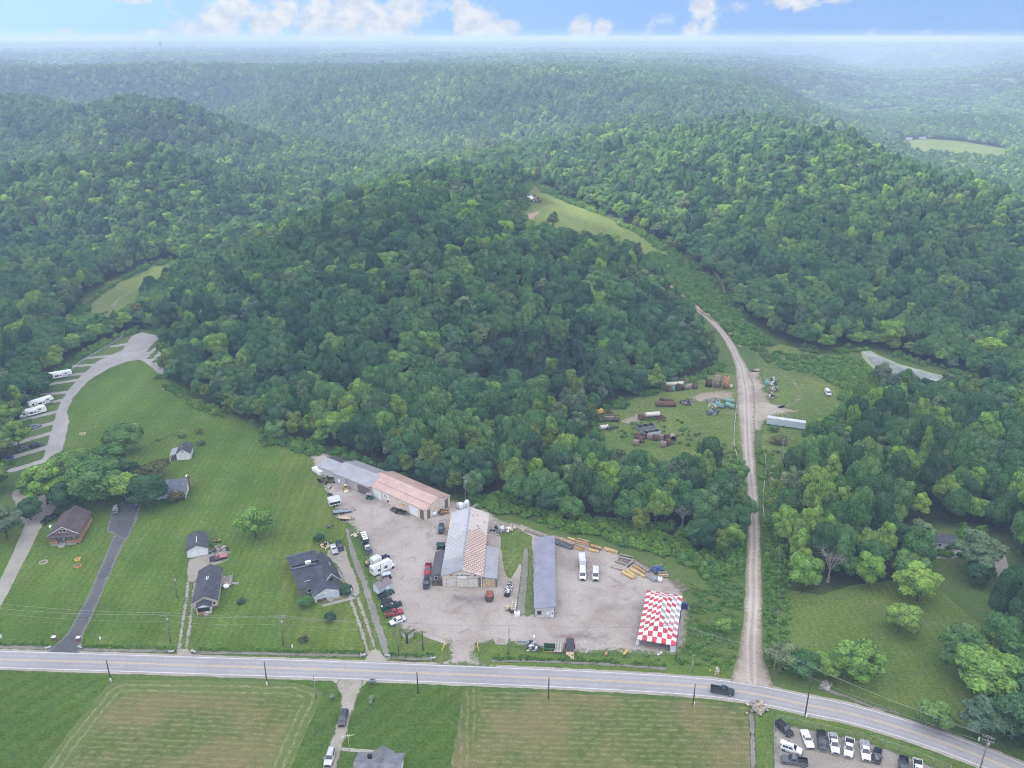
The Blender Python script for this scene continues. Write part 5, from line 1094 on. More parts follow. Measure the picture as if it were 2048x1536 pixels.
m = MB(); m.box(w*.33, w*.47, 10.0, 11.0, 4.6, 5.3); m.build('dormer', M['trim_white'], o)
windows(o, [(2.0, 3.0, .9, 2.0)], y=1.34)
a, rz, w = frame((705,1592), (795,1594)); o = thing('house', 'grey-roofed white house cut by the bottom edge beside the driveway', 'house', a, rz)
gable(o, w, 9.0, 2.7, 1.7, 'x', M['wall_white'], M['shingle_grey'], .4); gable(o, w*.42, 6.2, 2.75, 1.55, 'y', M['wall_white'], M['shingle_grey'], .3, x0=w*.33, y0=3.3, names=('porch_gable', 'porch_roof'))
m = MB(); m.box(w*.24, w*.34, 6.4, 6.9, 3.8, 4.9); m.build('chimney', M['black'], o); m = MB(); m.box(-.42, w+.42, 9.38, 9.5, 2.45, 2.62); m.build('gutter', M['trim_white'], o)
a, rz, w = frame((1791,1094), (1912,1100)); o = thing('mobile_home', 'long white mobile home with dark roof showing between the trees', 'mobile home', a, rz)
gable(o, w, 4.4, 2.6, .7, 'x', M['wall_mobile'], M['shingle_dark'], .3); windows(o, [(w*.62, w*.67, 1.2, 2.0), (w*.69, w*.74, 1.2, 2.0), (w*.2, w*.26, 1.2, 2.0), (w*.9, w*.94, 1.3, 2.0)]); panel(o, 'door', M['door_white'], w*.5, w*.54, .3, 2.2)
a, rz, w = frame((759,1190.5), (783,1178)); o = thing('garden_shed', 'small pale blue shed with purple-brown roof at the left yard edge', 'shed', a, rz)
gable(o, w, 3.0, 2.3, 1.0, 'x', M['wall_blue'], M['roof_purple'], .25); panel(o, 'door', M['door_white'], w*.55, w*.8, 0, 1.9)
a, rz, w = frame((251,1002), (267,1000)); o = thing('garden_shed', 'tiny shed with white metal roof left of the blue-roofed house', 'shed', a, rz)
m = MB(); m.box(0, w, 0, 2.4, 0, 1.9); m.build('wall', M['wood_grey'], o); m = MB(); m.box(-.2, w+.2, -.2, 2.6, 1.92, 2.05); m.build('roof', M['roof_white'], o)
for k, (p, q, lab) in enumerate((((1790,279),(1806,280),'leftmost'),((1811,281),(1824,281),'middle'),((1838,280),(1852,280),'rightmost'))):
    pa = at(*p); pb = at(*q); dv = pb-pa; o = thing('farm_building', f'far pale farm building by the hazy field, {lab} of three', 'farm building', pa, math.atan2(dv.y, dv.x), 'far farm buildings')
    gable(o, dv.length, 12, 5, 3, 'x', M['wall_white'], M['roof_dark' if k else 'roof_white'], .4)
for px, py, hh, lab in ((322, 97, 55, 'tallest tower far off on the left skyline'), (270, 100, 34, 'shorter tower left of the tall one on the skyline')):
    y = 3600.0; d_ = ray(px, py); tt = y/d_[1]; x = d_[0]*tt; z = h1(x, y)
    o = thing('tower', lab, 'tower', (x, y, z)); m = MB(); m.cyl((0, 0, 0), (0, 0, hh*.8), 3.5, 3.0, 10); m.build('shaft', M['steel_dark'], o); m = MB(); m.cyl((0, 0, hh*.8), (0, 0, hh), 5.5, 5.5, 10); m.build('head', M['steel_dark'], o)
# ------------------------------------------------------------------ checkered tent
A, B_, C_, D_ = at(1274.5,1278,2.3), at(1351,1291,2.3), at(1359,1191,2.3), at(1288,1180,2.3)
xv = (B_-A+C_-D_)/2; w = xv.length; rz = math.atan2(xv.y, xv.x); d = ((D_-A).length+(C_-B_).length)/2; org = A.copy(); org.z = 0
o = thing('tent', 'big open tent with a red and white checkered hip roof', 'tent', org, rz)
nx_, ny_ = 8, 16; sub = 4; m = MB(); rise = 2.9
def tz(x, y): return 2.35+rise*min(x, w-x, y*.82, (d-y)*.82, w/2)/(w/2)-.14*math.sin(math.pi*min(1, 2*min(x, w-x)/w))
g = random.Random(4)
for i in range(nx_):
    for j in range(ny_):
        red = (i+j) % 2 == 1; mi = 0 if red else 1
        if red and i >= 4 and 4 <= j <= 13: mi = g.choice((0, 2, 2, 3, 3)) if i > 4 or j > 5 else 0
        for a_ in range(sub):
            for b_ in range(sub):
                x0, x1 = w*(i+a_/sub)/nx_, w*(i+(a_+1)/sub)/nx_; y0, y1 = d*(j+b_/sub)/ny_, d*(j+(b_+1)/sub)/ny_
                m.add([(x0, y0, tz(x0, y0)), (x1, y0, tz(x1, y0)), (x1, y1, tz(x1, y1)), (x0, y1, tz(x0, y1))], [(0, 1, 2, 3)], mi)
m.build('canopy', [M['tent_red'], M['tent_white'], M['tent_grey'], M['tent_mauve']], o)
m = MB()
for i in range(nx_):
    for y in (0, d): m.box(w*i/nx_, w*(i+1)/nx_, y-.02, y+.02, 2.08, 2.36, (i+1) % 2 if y == 0 else i % 2)
for j in range(ny_):
    for x in (0, w): m.box(x-.02, x+.02, d*j/ny_, d*(j+1)/ny_, 2.08, 2.36, (j+1) % 2 if x == 0 else j % 2)
m.build('valance', [M['tent_red'], M['tent_white']], o)
m = MB()
for j in range(14):
    y = d*(j+.5)/15; m.box(w+.03, w+.12+.1*math.sin(j*2.3), y, y+d/15+.02, 0, 2.1)
m.box(w+.1, w+1.8, d*.86, d*.90, .1, 1.9); m.build('side_curtain', M['tarp_blue'], o)
m = MB(); m.box(w*.87, w+.05, -.05, .03, 0, 2.05); m.box(w+.0, w+.08, -.05, 1.6, 0, 2.05); m.build('end_curtain', M['tent_white'], o)
for x in (0, .23, .5, .77, 1.0):
    for y in (0.0, d): m = MB(); m.cyl((w*x, y, 0), (w*x, y, 2.3), .05, n=6); m.build('pole', M['galvanised'], o)
for j in range(1, 5): m = MB(); m.cyl((0, d*j/5, 0), (0, d*j/5, 2.3), .05, n=6); m.build('pole', M['galvanised'], o)
for y in (d*.28, d*.72): m = MB(); m.cyl((w/2, y, 0), (w/2, y, 5.25), .07, n=6); m.build('centre_pole', M['galvanised'], o)
m = MB()
for j in range(5):
    for x, e in ((0, -1.6), (w, 1.6)): m.cyl((x, d*j/4, 2.3), (x+e, d*j/4, 0), .02, n=4, caps=False)
m.build('guy_rope', M['tent_mauve'], o)
tag(MB().box(-.35, .35, -.35, .35, 0, 1.15, taper=.06).build('plastic_drum', M['plastic_white'], None, at(1275,1289,0), .2), 'white plastic drum standing at the tent front left corner', 'drum')
# ------------------------------------------------------------------ vehicles
CAR = {
 'pickup': dict(L=5.75, W=2.0, belt=1.12, hood=1.10, cab=(-.55,1.35), top=(-.30,.62), zt=1.84, bed=1),
 'oldpickup': dict(L=5.2, W=1.9, belt=1.05, hood=1.05, cab=(-.25,1.15), top=(-.05,.6), zt=1.70, bed=1),
 'suv': dict(L=4.8, W=1.92, belt=1.08, hood=1.05, cab=(-2.25,1.1), top=(-2.0,.42), zt=1.74, bed=0),
 'sedan': dict(L=4.75, W=1.82, belt=.94, hood=.92, cab=(-1.75,1.05), top=(-1.05,.30), zt=1.44, bed=0),
 'coupe': dict(L=5.5, W=1.95, belt=.95, hood=.94, cab=(-.85,.85), top=(-.45,.35), zt=1.42, bed=0),
 'van': dict(L=5.5, W=2.0, belt=1.25, hood=1.2, cab=(-2.68,1.95), top=(-2.6,1.15), zt=2.10, bed=0)}
def sect(x, hw, zb, zt): return [(x, -hw*.95, zb), (x, -hw, zb+.22), (x, -hw, zt-.16), (x, -hw*.90, zt), (x, hw*.90, zt), (x, hw, zt-.16), (x, hw, zb+.22), (x, hw*.95, zb)]
_cm = {}
def vehicle(kind, name, label, cat, rear, front, col, group=None, roof=None, bedcol=None, cargo=None, cap=None, engine=False, hatch=False):
    c = CAR[kind]; pr = at(*rear, 0.0) if rear[1] > 930 else at(*rear); pf = at(*front, 0.0) if front[1] > 930 else at(*front)
    p = (pr+pf)/2; dv = pf-pr; th = thing(name, label, cat, (p.x, p.y, .055 if p.z < .1 else p.z+.1), math.atan2(dv.y, dv.x), group)
    pm = paint('paint %.2f %.2f %.2f' % col, col); L, W = c['L'], c['W']; hl, hw = L/2, W/2
    m = MB()
    xr = -hl if not c['bed'] else c['cab'][0]-.08
    S = [sect(hl-.02, hw*.80, .38, c['hood']-.28), sect(hl-.16, hw*.93, .30, c['hood']-.10), sect(hl-.7, hw, .28, c['hood']-.02), sect(c['cab'][1]-.02, hw, .28, c['belt']), sect(0, hw, .28, c['belt']), sect(xr+.5, hw, .28, c['belt'])]
    if c['bed']: S += [sect(xr, hw, .30, c['belt'])]
    else: S += [sect(xr+.15, hw*.96, .32, c['belt']-(.06 if kind != 'suv' else 0)), sect(xr+.02, hw*.84, .40, c['belt']-.2)]
    m.loft(S); body = m.build('body', pm, th)
    if c['bed']:
        m = MB(); b0, b1 = -hl, xr-.03; zr = c['belt']+.06
        m.box(b0, b1, -hw, -hw+.10, .45, zr); m.box(b0, b1, hw-.10, hw, .45, zr); m.box(b0, b0+.08, -hw+.1, hw-.1, .45, zr); m.box(b1-.08, b1, -hw+.1, hw-.1, .45, zr+.02); bd = m.build('bed', pm, th)
        m = MB(); m.box(b0+.08, b1-.08, -hw+.1, hw-.1, .62, .72); m.box(b0+.08, b1-.08, -hw+.1, -hw+.16, .72, zr-.02); m.box(b0+.08, b1-.08, hw-.16, hw-.1, .72, zr-.02); m.build('bed_liner', bedcol or M['black'], bd)
        if cap: m = MB(); m.box(b0+.02, b1-.02, -hw+.03, hw-.03, zr+.01, zr+.07); m.build('bed_cover', cap, bd)
        if cargo: m = MB(); m.box(b0+.15, b0+1.5, -hw+.2, hw-.2, .73, 1.5, taper=.06); m.build('toolbox', cargo, bd)
    # greenhouse
    x0, x1 = c['cab']; t0, t1 = c['top']; zb, zt = c['belt']-.02, c['zt']; w0, w1 = hw*.93, hw*.72 if kind != 'van' else hw*.84
    b = [(x0, -w0, zb), (x1, -w0, zb), (x1, w0, zb), (x0, w0, zb)]; t = [(t0, -w1, zt), (t1, -w1, zt), (t1, w1, zt), (t0, w1, zt)]
    m = MB(); m.hexa(b, t); m.hexa([(x, y*.99, z) for x, y, z in t], [(x*.97+(t0+t1)/2*.03, y*.86, z+.05) for x, y, z in t]); cabn = m.build('cabin', pm if roof is None else paint('paint %.2f %.2f %.2f' % roof, roof), th)
    def quad(A, B2, C2, D2, nm, u0=.06, u1=.94, v0=.10, v1=.90, par=None):
        A, B2, C2, D2 = map(Vector, (A, B2, C2, D2)); n = (B2-A).cross(D2-A).normalized()
        cen = Vector(((x0+x1)/2, 0, (zb+zt)/2)); n = n if n.dot((A+C2)/2-cen) > 0 else -n
        f = lambda u, v: (A.lerp(B2, u)).lerp(D2.lerp(C2, u), v)+n*.018
        q = [f(u0, v0), f(u1, v0), f(u1, v1), f(u0, v1)]
        MB().add(q+[p_-n*.03 for p_ in q], [(0, 1, 2, 3), (0, 1, 5, 4), (1, 2, 6, 5), (2, 3, 7, 6), (3, 0, 4, 7)]).build(nm, M['glass_dark'], cabn)
    quad(b[1], b[2], t[2], t[1], 'windshield', .05, .95, .06, .94); 
    if kind != 'van': quad(b[0], b[3], t[3], t[0], 'rear_window', .10, .90, .2, .88)
    for (i, j) in ((0, 1), (3, 2)):
        if kind == 'van': quad(b[i], b[j], t[j], t[i], 'side_window', .70, .93, .25, .88)
        elif kind in ('pickup', 'oldpickup', 'coupe'): quad(b[i], b[j], t[j], t[i], 'side_window', .14, .82, .18, .86)
        else: quad(b[i], b[j], t[j], t[i], 'side_window', .10, .50, .2, .86); quad(b[i], b[j], t[j], t[i], 'side_window', .54, .84, .2, .86)
    wr = .38 if kind in ('pickup', 'oldpickup', 'suv', 'van') else .33
    for sx in (hl*.62, -hl*.62):
        for sy in (-1, 1):
            m = MB(); m.cyl((sx, sy*(hw-.20), wr), (sx, sy*(hw+.015), wr), wr, n=14); wh = m.build('wheel', M['rubber'], th)
            m = MB(); m.cyl((sx, sy*(hw+.01), wr), (sx, sy*(hw+.03), wr), wr*.58, n=10); m.build('rim', M['galvanised'], wh)
    for sy in (-1, 1):
        m = MB(); m.box(hl-.20, hl-.06, sy*hw*.72-.17, sy*hw*.72+.17, c['hood']-.42, c['hood']-.22); m.build('headlight', M['light_blue'], th)
        m = MB(); m.box(-hl-.015, -hl+.08, sy*hw*.80-.10, sy*hw*.80+.10, c['belt']-.42, c['belt']-.12); m.build('taillight', M['paint_red'], th)
        m = MB(); m.box(x1-.42, x1-.20, sy*(hw+.11)-.10, sy*(hw+.11)+.10, c['belt']-.02, c['belt']+.16); m.build('mirror', pm, th)
    m = MB(); m.box(hl-.14, hl+.05, -hw*.88, hw*.88, .36, .58); m.build('bumper', M['steel_grey'] if c['bed'] else M['steel_dark'], th); m = MB(); m.box(-hl-.05, -hl+.1, -hw*.88, hw*.88, .40, .58); m.build('bumper', M['steel_grey'] if c['bed'] else M['steel_dark'], th)
    m = MB(); m.box(hl-.10, hl+.01, -hw*.5, hw*.5, .60, c['hood']-.24); m.build('grille', M['black'], th)
    if engine: m = MB(); m.box(hl-1.5, hl-.25, -hw*.7, hw*.7, c['hood']-.2, c['hood']+.03); [m.box(hl-1.4+k*.35, hl-1.2+k*.35, -.5+.2*(k % 2), .2+.3*(k % 2), c['hood']+.03, c['hood']+.12, 1) for k in range(3)]; m.build('engine_bay', [M['black'], M['galvanised']], th)
    if hatch: m = MB(); m.box(-hl-.15, -hl+1.1, -hw*.7, hw*.7, c['zt']+.05, c['zt']+.14); m.build('tailgate', pm, th)
    if kind == 'suv': m = MB(); [m.box(t0+.2, t1-.1, sy*w1*.84-.03, sy*w1*.84+.03, zt+.04, zt+.10) for sy in (-1, 1)]; m.build('roof_rail', M['steel_dark'], cabn)
    return th
BLK, DGR, SIL, WHT, RED, NVY, GRN, GRY = (.012,.013,.016), (.045,.050,.060), (.36,.37,.39), (.72,.73,.75), (.42,.030,.045), (.018,.026,.050), (.012,.050,.042), (.125,.130,.140)
GL = 'vehicles in the fenced lot'
vehicle('suv', 'parked_car', 'black wagon parked askew in the corner of the fenced lot', 'car', (1554,1449), (1581,1474), BLK, GL)
vehicle('coupe', 'parked_car', 'long white two-door car behind the black wagon in the fenced lot', 'car', (1606,1462), (1622,1503), WHT, GL)
vehicle('pickup', 'pickup_truck', 'dark grey pickup with black bed, between the long white car and white pickups', 'pickup', (1640,1466), (1646,1507), DGR, GL)
vehicle('pickup', 'pickup_truck', 'white pickup with a silver toolbox in its bed', 'pickup', (1663,1472), (1671,1513), WHT, GL, cargo=M['galvanised'])
vehicle('pickup', 'pickup_truck', 'white pickup with an empty black bed, middle of the lot row', 'pickup', (1699,1479), (1695,1522), WHT, GL)
vehicle('pickup', 'pickup_truck', 'white pickup with a grey flat bed cover', 'pickup', (1727,1486), (1732,1527), WHT, GL, cap=M['steel_grey'])
vehicle('sedan', 'parked_car', 'black car with its hood off and the engine showing', 'car', (1756,1497), (1752,1533), BLK, GL, engine=True)
vehicle('pickup', 'pickup_truck', 'dark pickup cut by the bottom edge, right of the hoodless car', 'pickup', (1806,1517), (1807,1560), DGR, GL)
vehicle('pickup', 'pickup_truck', 'white pickup cut by the bottom edge, last in the lot row', 'pickup', (1833,1522), (1837,1566), WHT, GL)
vehicle('suv', 'parked_car', 'white wagon with sunroof and its rear hatch raised', 'car', (1561,1495), (1603,1509), WHT, GL, hatch=True)
vehicle('pickup', 'pickup_truck', 'grey pickup with black bed below the white wagon, facing left', 'pickup', (1612,1530), (1564,1522), GRY, GL)
vehicle('pickup', 'pickup_truck', 'dark blue-grey pickup driving on the road', 'pickup', (1424,1382), (1465,1389), (.03,.04,.055))
vehicle('suv', 'parked_car', 'dark grey wagon on the driveway below the road', 'car', (690,1427), (683,1455), (.06,.065,.075), 'cars on the lower driveway')
vehicle('suv', 'parked_car', 'pale silver wagon on the driveway by the bottom edge', 'car', (665,1503), (655,1536), (.55,.56,.58), 'cars on the lower driveway')
GY = 'vehicles round the gravel yard'
vehicle('pickup', 'pickup_truck', 'red pickup parked beside the store', 'pickup', (858,1130), (854,1156), RED, GY)
vehicle('suv', 'parked_car', 'black wagon parked nose down in front of the red pickup', 'car', (854,1160), (852,1181), BLK, GY)
vehicle('suv', 'parked_car', 'dark green open jeep-like vehicle at the far corner of the store', 'jeep', (883,1054), (882,1069), GRN, GY)
vehicle('pickup', 'pickup_truck', 'navy pickup with white cab roof in the row on the left yard edge', 'pickup', (730,1091), (741,1111), NVY, GY, roof=(.66,.68,.72))
vehicle('oldpickup', 'pickup_truck', 'black pickup with open bed nosing out beside the white camper truck', 'pickup', (757,1130), (775,1115), BLK, GY)
vehicle('oldpickup', 'pickup_truck', 'dark green pickup parked against the pale blue shed', 'pickup', (762,1197), (782,1187), GRN, GY)
vehicle('oldpickup', 'pickup_truck', 'red pickup with rusty bed between dumpsters and white sedan', 'pickup', (771,1233), (805,1226), (.36,.04,.05), GY, bedcol=M['rust'])
vehicle('sedan', 'parked_car', 'white sedan at the end of the left row, nearest the roadside sign', 'car', (810,1239), (780,1251), WHT, GY)
vehicle('van', 'van', 'white van coupled to a white box trailer in the right yard', 'van', (1165,1140), (1165,1165), WHT, GY)
vehicle('van', 'van', 'white van with ladder racks, the right one of the two vans', 'van', (1191,1140), (1191,1167), (.64,.63,.60), GY)
GH = 'vehicles at the houses'
vehicle('pickup', 'pickup_truck', 'black pickup in the shade left of the brown gabled house', 'pickup', (112,1034), (86,1049), BLK, GH)
vehicle('suv', 'parked_car', 'boxy jeep with grey roof on the dark driveway', 'jeep', (233,1016), (231,1033), (.10,.11,.12), GH, roof=(.4,.42,.44))
vehicle('oldpickup', 'pickup_truck', 'black and red pickup beside the white garage', 'pickup', (452,1117), (422,1122), (.03,.03,.035), GH, roof=(.40,.16,.17), cap=plain('faded_red', (.42,.17,.18)))
vehicle('coupe', 'parked_car', 'silver convertible with white top behind the charcoal-roofed house', 'car', (665,1094), (671,1109), (.40,.41,.43), GH, roof=(.74,.75,.77))
vehicle('suv', 'parked_car', 'black wagon behind the charcoal-roofed house', 'car', (678,1088), (683,1104), BLK, GH)
GC = 'vehicles on the campground pads'
vehicle('suv', 'parked_car', 'silver-blue car on the pad below the campers', 'car', (60,860), (80,853), (.20,.23,.26), GC)
vehicle('suv', 'parked_car', 'dark wagon on the campground pad, the one nearest the loop road', 'car', (61,897), (86,890), BLK, GC)
vehicle('sedan', 'parked_car', 'dark car under the trees behind the dark wagon', 'car', (39,903), (55,897), NVY, GC)
vehicle('van', 'van', 'abandoned white van in the grass by the pond', 'van', (1651,783), (1659,795), (.68,.70,.72))
# ------------------------------------------------------------------ campers and trailers
def camper(name, label, rear, front, Lh=9.5, group='campers on the campground', nose=True, w=2.5, h=2.7):
    pr = at(*rear); pf = at(*front); d = pf-pr; p = (pr+pf)/2
    t = thing(name, label, 'camper', (p.x, p.y, .06), math.atan2(d.y, d.x), group); hl = Lh/2; m = MB()
    prof = [(-hl, .6), (hl-2.2, .6), (hl-2.0, 1.5), (hl-.2, 1.6), (hl, 2.0), (hl-.5, h+.5), (-hl+.3, h+.45), (-hl, h+.2)] if nose else [(-hl, .6), (hl-.3, .6), (hl, 1.2), (hl-.2, h+.3), (-hl+.2, h+.35), (-hl, h+.1)]
    m.prism(prof, -w/2, w/2); m.build('body', M['plastic_white'], t)
    m = MB(); m.box(-hl*.45, hl*.25, -w/2-.75, -w/2-.01, .8, h+.1); m.build('slide_out', M['plastic_white'], t)
    for x0, x1, y, z0, z1 in ((-hl*.35, -hl*.05, -w/2-.80, 1.5, 2.2), (hl*.42, hl*.58, -w/2-.04, 1.9, 2.5), (-hl*.8, -hl*.62, -w/2-.04, 1.5, 2.3), (hl*.02, hl*.15, -w/2-.80, 1.5, 2.1)): m = MB(); m.box(x0, x1, y, y+.06, z0, z1); m.build('window', M['glass_dark'], t)
    m = MB(); m.box(hl*.30, hl*.38, -w/2-.04, -w/2+.02, .7, 2.5); m.build('door', M['light_blue'], t)
    m = MB(); m.box(-.5, .5, -.4, .4, h+.48, h+.72); m.build('roof_unit', M['trim_white'], t); m = MB(); m.box(-hl+.2, hl*.55, -w/2-.025, -w/2-.003, 1.0, 1.2); m.build('stripe', M['steel_grey'], t)
    for x in (-.5, .45):
        for y in (-w/2+.1, w/2-.1): m = MB(); m.cyl((x-hl*.1, y-.12, .38), (x-hl*.1, y+.12, .38), .36, n=12); m.build('wheel', M['rubber'], t)
    return t
camper('camper_trailer', 'uppermost white camper, half behind tree foliage', (95,760), (145,752), 11)
camper('camper_trailer', 'large white camper with raised nose, middle of the three', (60,818), (105,804), 10.5)
camper('camper_trailer', 'white camper directly below the raised-nose one', (44,836), (89,824), 10.5, nose=False)
def flat_trailer(name, label, a_, b_, w=2.1, deck='wood_grey', fr='steel_dark', rail=.0, cat='trailer', group='trailers round the gravel yard', load=None, zd=.62, ramp=None):
    """deck from a to b, tongue beyond b"""
    pa = at(*a_); pb = at(*b_); d = pb-pa; L = d.length; t = thing(name, label, cat, (pa.x, pa.y, .055), math.atan2(d.y, d.x), group)
    m = MB(); m.box(0, L, -w/2, w/2, zd, zd+.07); m.build('deck', M[deck], t)
    m = MB(); m.box(0, L, -w/2-.08, -w/2, zd-.12, zd+.12); m.box(0, L, w/2, w/2+.08, zd-.12, zd+.12); m.box(-.08, 0, -w/2, w/2, zd-.12, zd+.10)
    if rail: [m.box(x, x+.06, y, y+.06, zd, zd+rail) for x in (0, L/3, 2*L/3, L-.06) for y in (-w/2-.07, w/2)]; m.box(0, L, -w/2-.08, -w/2-.02, zd+rail, zd+rail+.07); m.box(0, L, w/2+.02, w/2+.08, zd+rail, zd+rail+.07)
    m.build('frame', M[fr], t); m = MB(); m.cyl((L, -w/2+.1, zd-.1), (L+1.5, 0, zd-.15), .06, n=6); m.cyl((L, w/2-.1, zd-.1), (L+1.5, 0, zd-.15), .06, n=6); m.cyl((L+1.5, 0, 0), (L+1.5, 0, zd+.1), .05, n=6); m.build('tongue', M[fr], t)
    for x in (L*.42, L*.42+.85)[:2 if L > 4 else 1]:
        for y in (-w/2-.22, w/2+.22): m = MB(); m.cyl((x, y-.1, .34), (x, y+.1, .34), .34, n=12); m.build('wheel', M['rubber'], t)
    if ramp: m = MB(); vs = [(-2.3, -w/2, .08), (-.1, -w/2, zd), (-.1, w/2, zd), (-2.3, w/2, .08)]; m.hexa(vs, [(x, y, z+.07) for x, y, z in vs]); m.build('ramp', M[ramp], t)
    if load: load(t, L, w, zd)
    return t
def boxy(name, label, a_, b_, w, h, side, roofm, cat='trailer', group=None, z0=.5, open_front=False, wheels=True, win=False):
    pa = at(*a_); pb = at(*b_); d = pb-pa; L = d.length; t = thing(name, label, cat, (pa.x, pa.y, pa.z+.055), math.atan2(d.y, d.x), group)
    m = MB(); m.box(0, L, 0, w, z0, z0+h); m.build('body', M[side], t); m = MB(); m.box(-.05, L+.05, -.05, w+.05, z0+h+.003, z0+h+.07); m.build('roof', M[roofm], t)
    if open_front: m = MB(); m.box(.15, L-.15, -.05, 0, z0+.5, z0+h-.35); m.build('open_side', M['glass_dark'], t); m = MB(); m.box(-.1, L+.1, -1.3, -.05, z0+h-.2, z0+h-.1); m.build('awning', M[roofm], t)
    if wheels:
        for x in (L*.4, L*.4+.9):
            for y in (.12, w-.12): m = MB(); m.cyl((x, y-.12, .4), (x, y+.12, .4), .4, n=12); m.build('wheel', M['rubber'], t)
    m = MB(); m.box(-.04, -.003, .15, w-.15, z0+.1, z0+h-.15); m.build('door', M[roofm], t)
    m = MB(); [m.box(x, x+.05, -.02, -.004, z0+.05, z0+h-.05) for x in np.arange(.6, L-.3, 1.2)]; m.build('rib', M[side], t)
    return t
GT = 'trailers round the gravel yard'
p1 = boxy('box_trailer', 'long white box trailer standing in the grass by the dirt road', (1533,850), (1609,861), 2.5, 2.75, 'light_blue', 'roof_white', group=None)
boxy('box_trailer', 'white box trailer hitched behind the left van', (1159,1136), (1171,1136), 4.6, 1.9, 'plastic_white', 'roof_white', group=GT)
boxy('food_trailer', 'white-roofed stall trailer with open dark front and raised awning', (660,1016), (682,1011), 2.6, 2.3, 'plastic_white', 'roof_white', 'trailer', GT, open_front=True)
boxy('box_trailer', 'white pickup camper shell standing left of the long grey workshop', (640,953), (649,949.5), 5.4, 1.3, 'plastic_white', 'trim_white', group=GT, z0=.3, wheels=False)
flat_trailer('flatbed_trailer', 'grey flatbed trailer at the left yard edge with a yellow can on it', (666,1027), (703,1023), 2.3, 'steel_grey', load=lambda t, L, w, z: MB().cyl((L*.78, .4, z+.07), (L*.78, .4, z+.6), .28).build('can', M['paint_yellow'], t))
flat_trailer('utility_trailer', 'small low trailer with tan deck beside the grey flatbed', (677,1037.5), (701,1040), 1.8, 'wood_tan')
def camo_load(t, L, w, z):
    m = MB(); g = random.Random(5)
    for k in range(12): x = g.uniform(.2, L-1); m.box(x, x+g.uniform(.4, .9), g.uniform(-w/2, -.1), g.uniform(.1, w/2), z+.07, z+g.uniform(.2, .55))
    m.build('load', M['leaf_brown'], t)
flat_trailer('flatbed_trailer', 'dark trailer with mossy load along the tan warehouse front', (783,1020), (812,1030), 1.8, 'wood_dark', load=camo_load)
def striped(t, L, w, z):
    m = MB()
    for k in range(4): m.box(L*(.08+.23*k), L*(.20+.23*k), -w/2+.1, w/2-.1, z+.9, z+1.15)
    m.build('load', M['plastic_white'], t); m = MB(); m.box(.1, L-.1, -w/2+.05, w/2-.05, z+.07, z+.9); m.build('crate', M['steel_dark'], t)
flat_trailer('utility_trailer', 'dark trailer with white panels across it, behind the navy pickup', (726,1072), (733,1089), 1.9, load=striped)
flat_trailer('utility_trailer', 'grey trailer beside the red-roofed pickup at the white garage', (424,1115), (452,1109), 1.9, 'wood_grey', 'galvanised', .35, group=None)
flat_trailer('tilt_trailer', 'red-framed trailer facing away with a pale wooden ramp let down', (1140,1308), (1140,1281), 2.0, 'steel_dark', 'paint_red', .45, ramp='wood_tan', group=GT)
# camper truck: white cab and box
t = thing('camper_truck', 'white motorhome with cab pointing right at the left yard edge', 'camper', ((at(747,1151,0)+at(785,1133,0))/2), 0, None); dv = at(785,1133,0)-at(747,1151,0); t.rotation_euler = (0, 0, math.atan2(dv.y, dv.x))
m = MB(); m.prism([(-3.9, .6), (1.6, .6), (1.6, 2.0), (2.6, 2.1), (2.6, 3.1), (-3.9, 3.2)], -1.2, 1.2); m.build('body', M['plastic_white'], t)
m = MB(); m.loft([sect(3.85, .80, .4, 1.0), sect(3.6, .95, .35, 1.25), sect(2.6, 1.0, .3, 1.35), sect(1.62, 1.0, .3, 1.4)]); m.prism([(1.62, 1.36), (2.65, 1.36), (2.2, 2.0), (1.62, 2.0)], -.92, .92); m.build('cab', M['plastic_white'], t)
m = MB(); m.prism([(2.30, 1.42), (2.70, 1.42), (2.32, 1.98), (2.25, 1.98)], -.85, .85); m.build('windshield', M['glass_dark'], t); m = MB(); m.box(-.2, .9, -1.24, -1.19, 1.5, 2.3); m.box(-2.6, -1.6, -1.24, -1.19, 1.6, 2.2); m.build('window', M['glass_dark'], t)
m = MB(); m.box(-3.95, -3.9, -.7, .7, 1.6, 2.5); m.build('rear_window', M['steel_grey'], t); m = MB(); m.box(-3.5, 2.2, -.95, -.8, 3.22, 3.32); m.box(-3.5, 2.2, .8, .95, 3.22, 3.32); m.build('roof_rail', M['steel_grey'], t)
for x in (-2.4, 2.9):
    for y in (-1.0, 1.0): m = MB(); m.cyl((x, y-.14, .42), (x, y+.14, .42), .42, n=12); m.build('wheel', M['rubber'], t)
boxy('box_trailer', 'small white cargo trailer tucked behind the motorhome', (749,1136), (764,1128), 2.2, 2.0, 'plastic_white', 'roof_white', group=GT)
def cart(name, label, c, yaw, canopy, body, cat='cart', group=None):
    p = at(*c); t = thing(name, label, cat, (p.x, p.y, p.z+.055), yaw, group)
    m = MB(); m.box(-1.3, 1.3, -.7, .7, .35, .6); m.box(.5, 1.25, -.65, .65, .6, 1.0); m.box(-1.2, -.3, -.65, .65, .6, .95); m.build('body', M[body], t)
    m = MB(); [m.box(x, x+.06, y, y+.06, .6, 1.9) for x in (-1.1, .7) for y in (-.65, .6)]; m.build('frame', M['steel_dark'], t); m = MB(); m.box(-1.4, 1.2, -.8, .8, 1.9, 2.0); m.build('canopy', M[canopy], t)
    m = MB(); m.box(-.3, .2, -.6, .6, .6, .85); m.box(-.35, -.25, -.6, .6, .85, 1.3); m.build('seat', M['black'], t)
    for x in (-.85, .85):
        for y in (-.68, .68): m = MB(); m.cyl((x, y-.12, .3), (x, y+.12, .3), .3, n=12); m.build('wheel', M['rubber'], t)
    return t
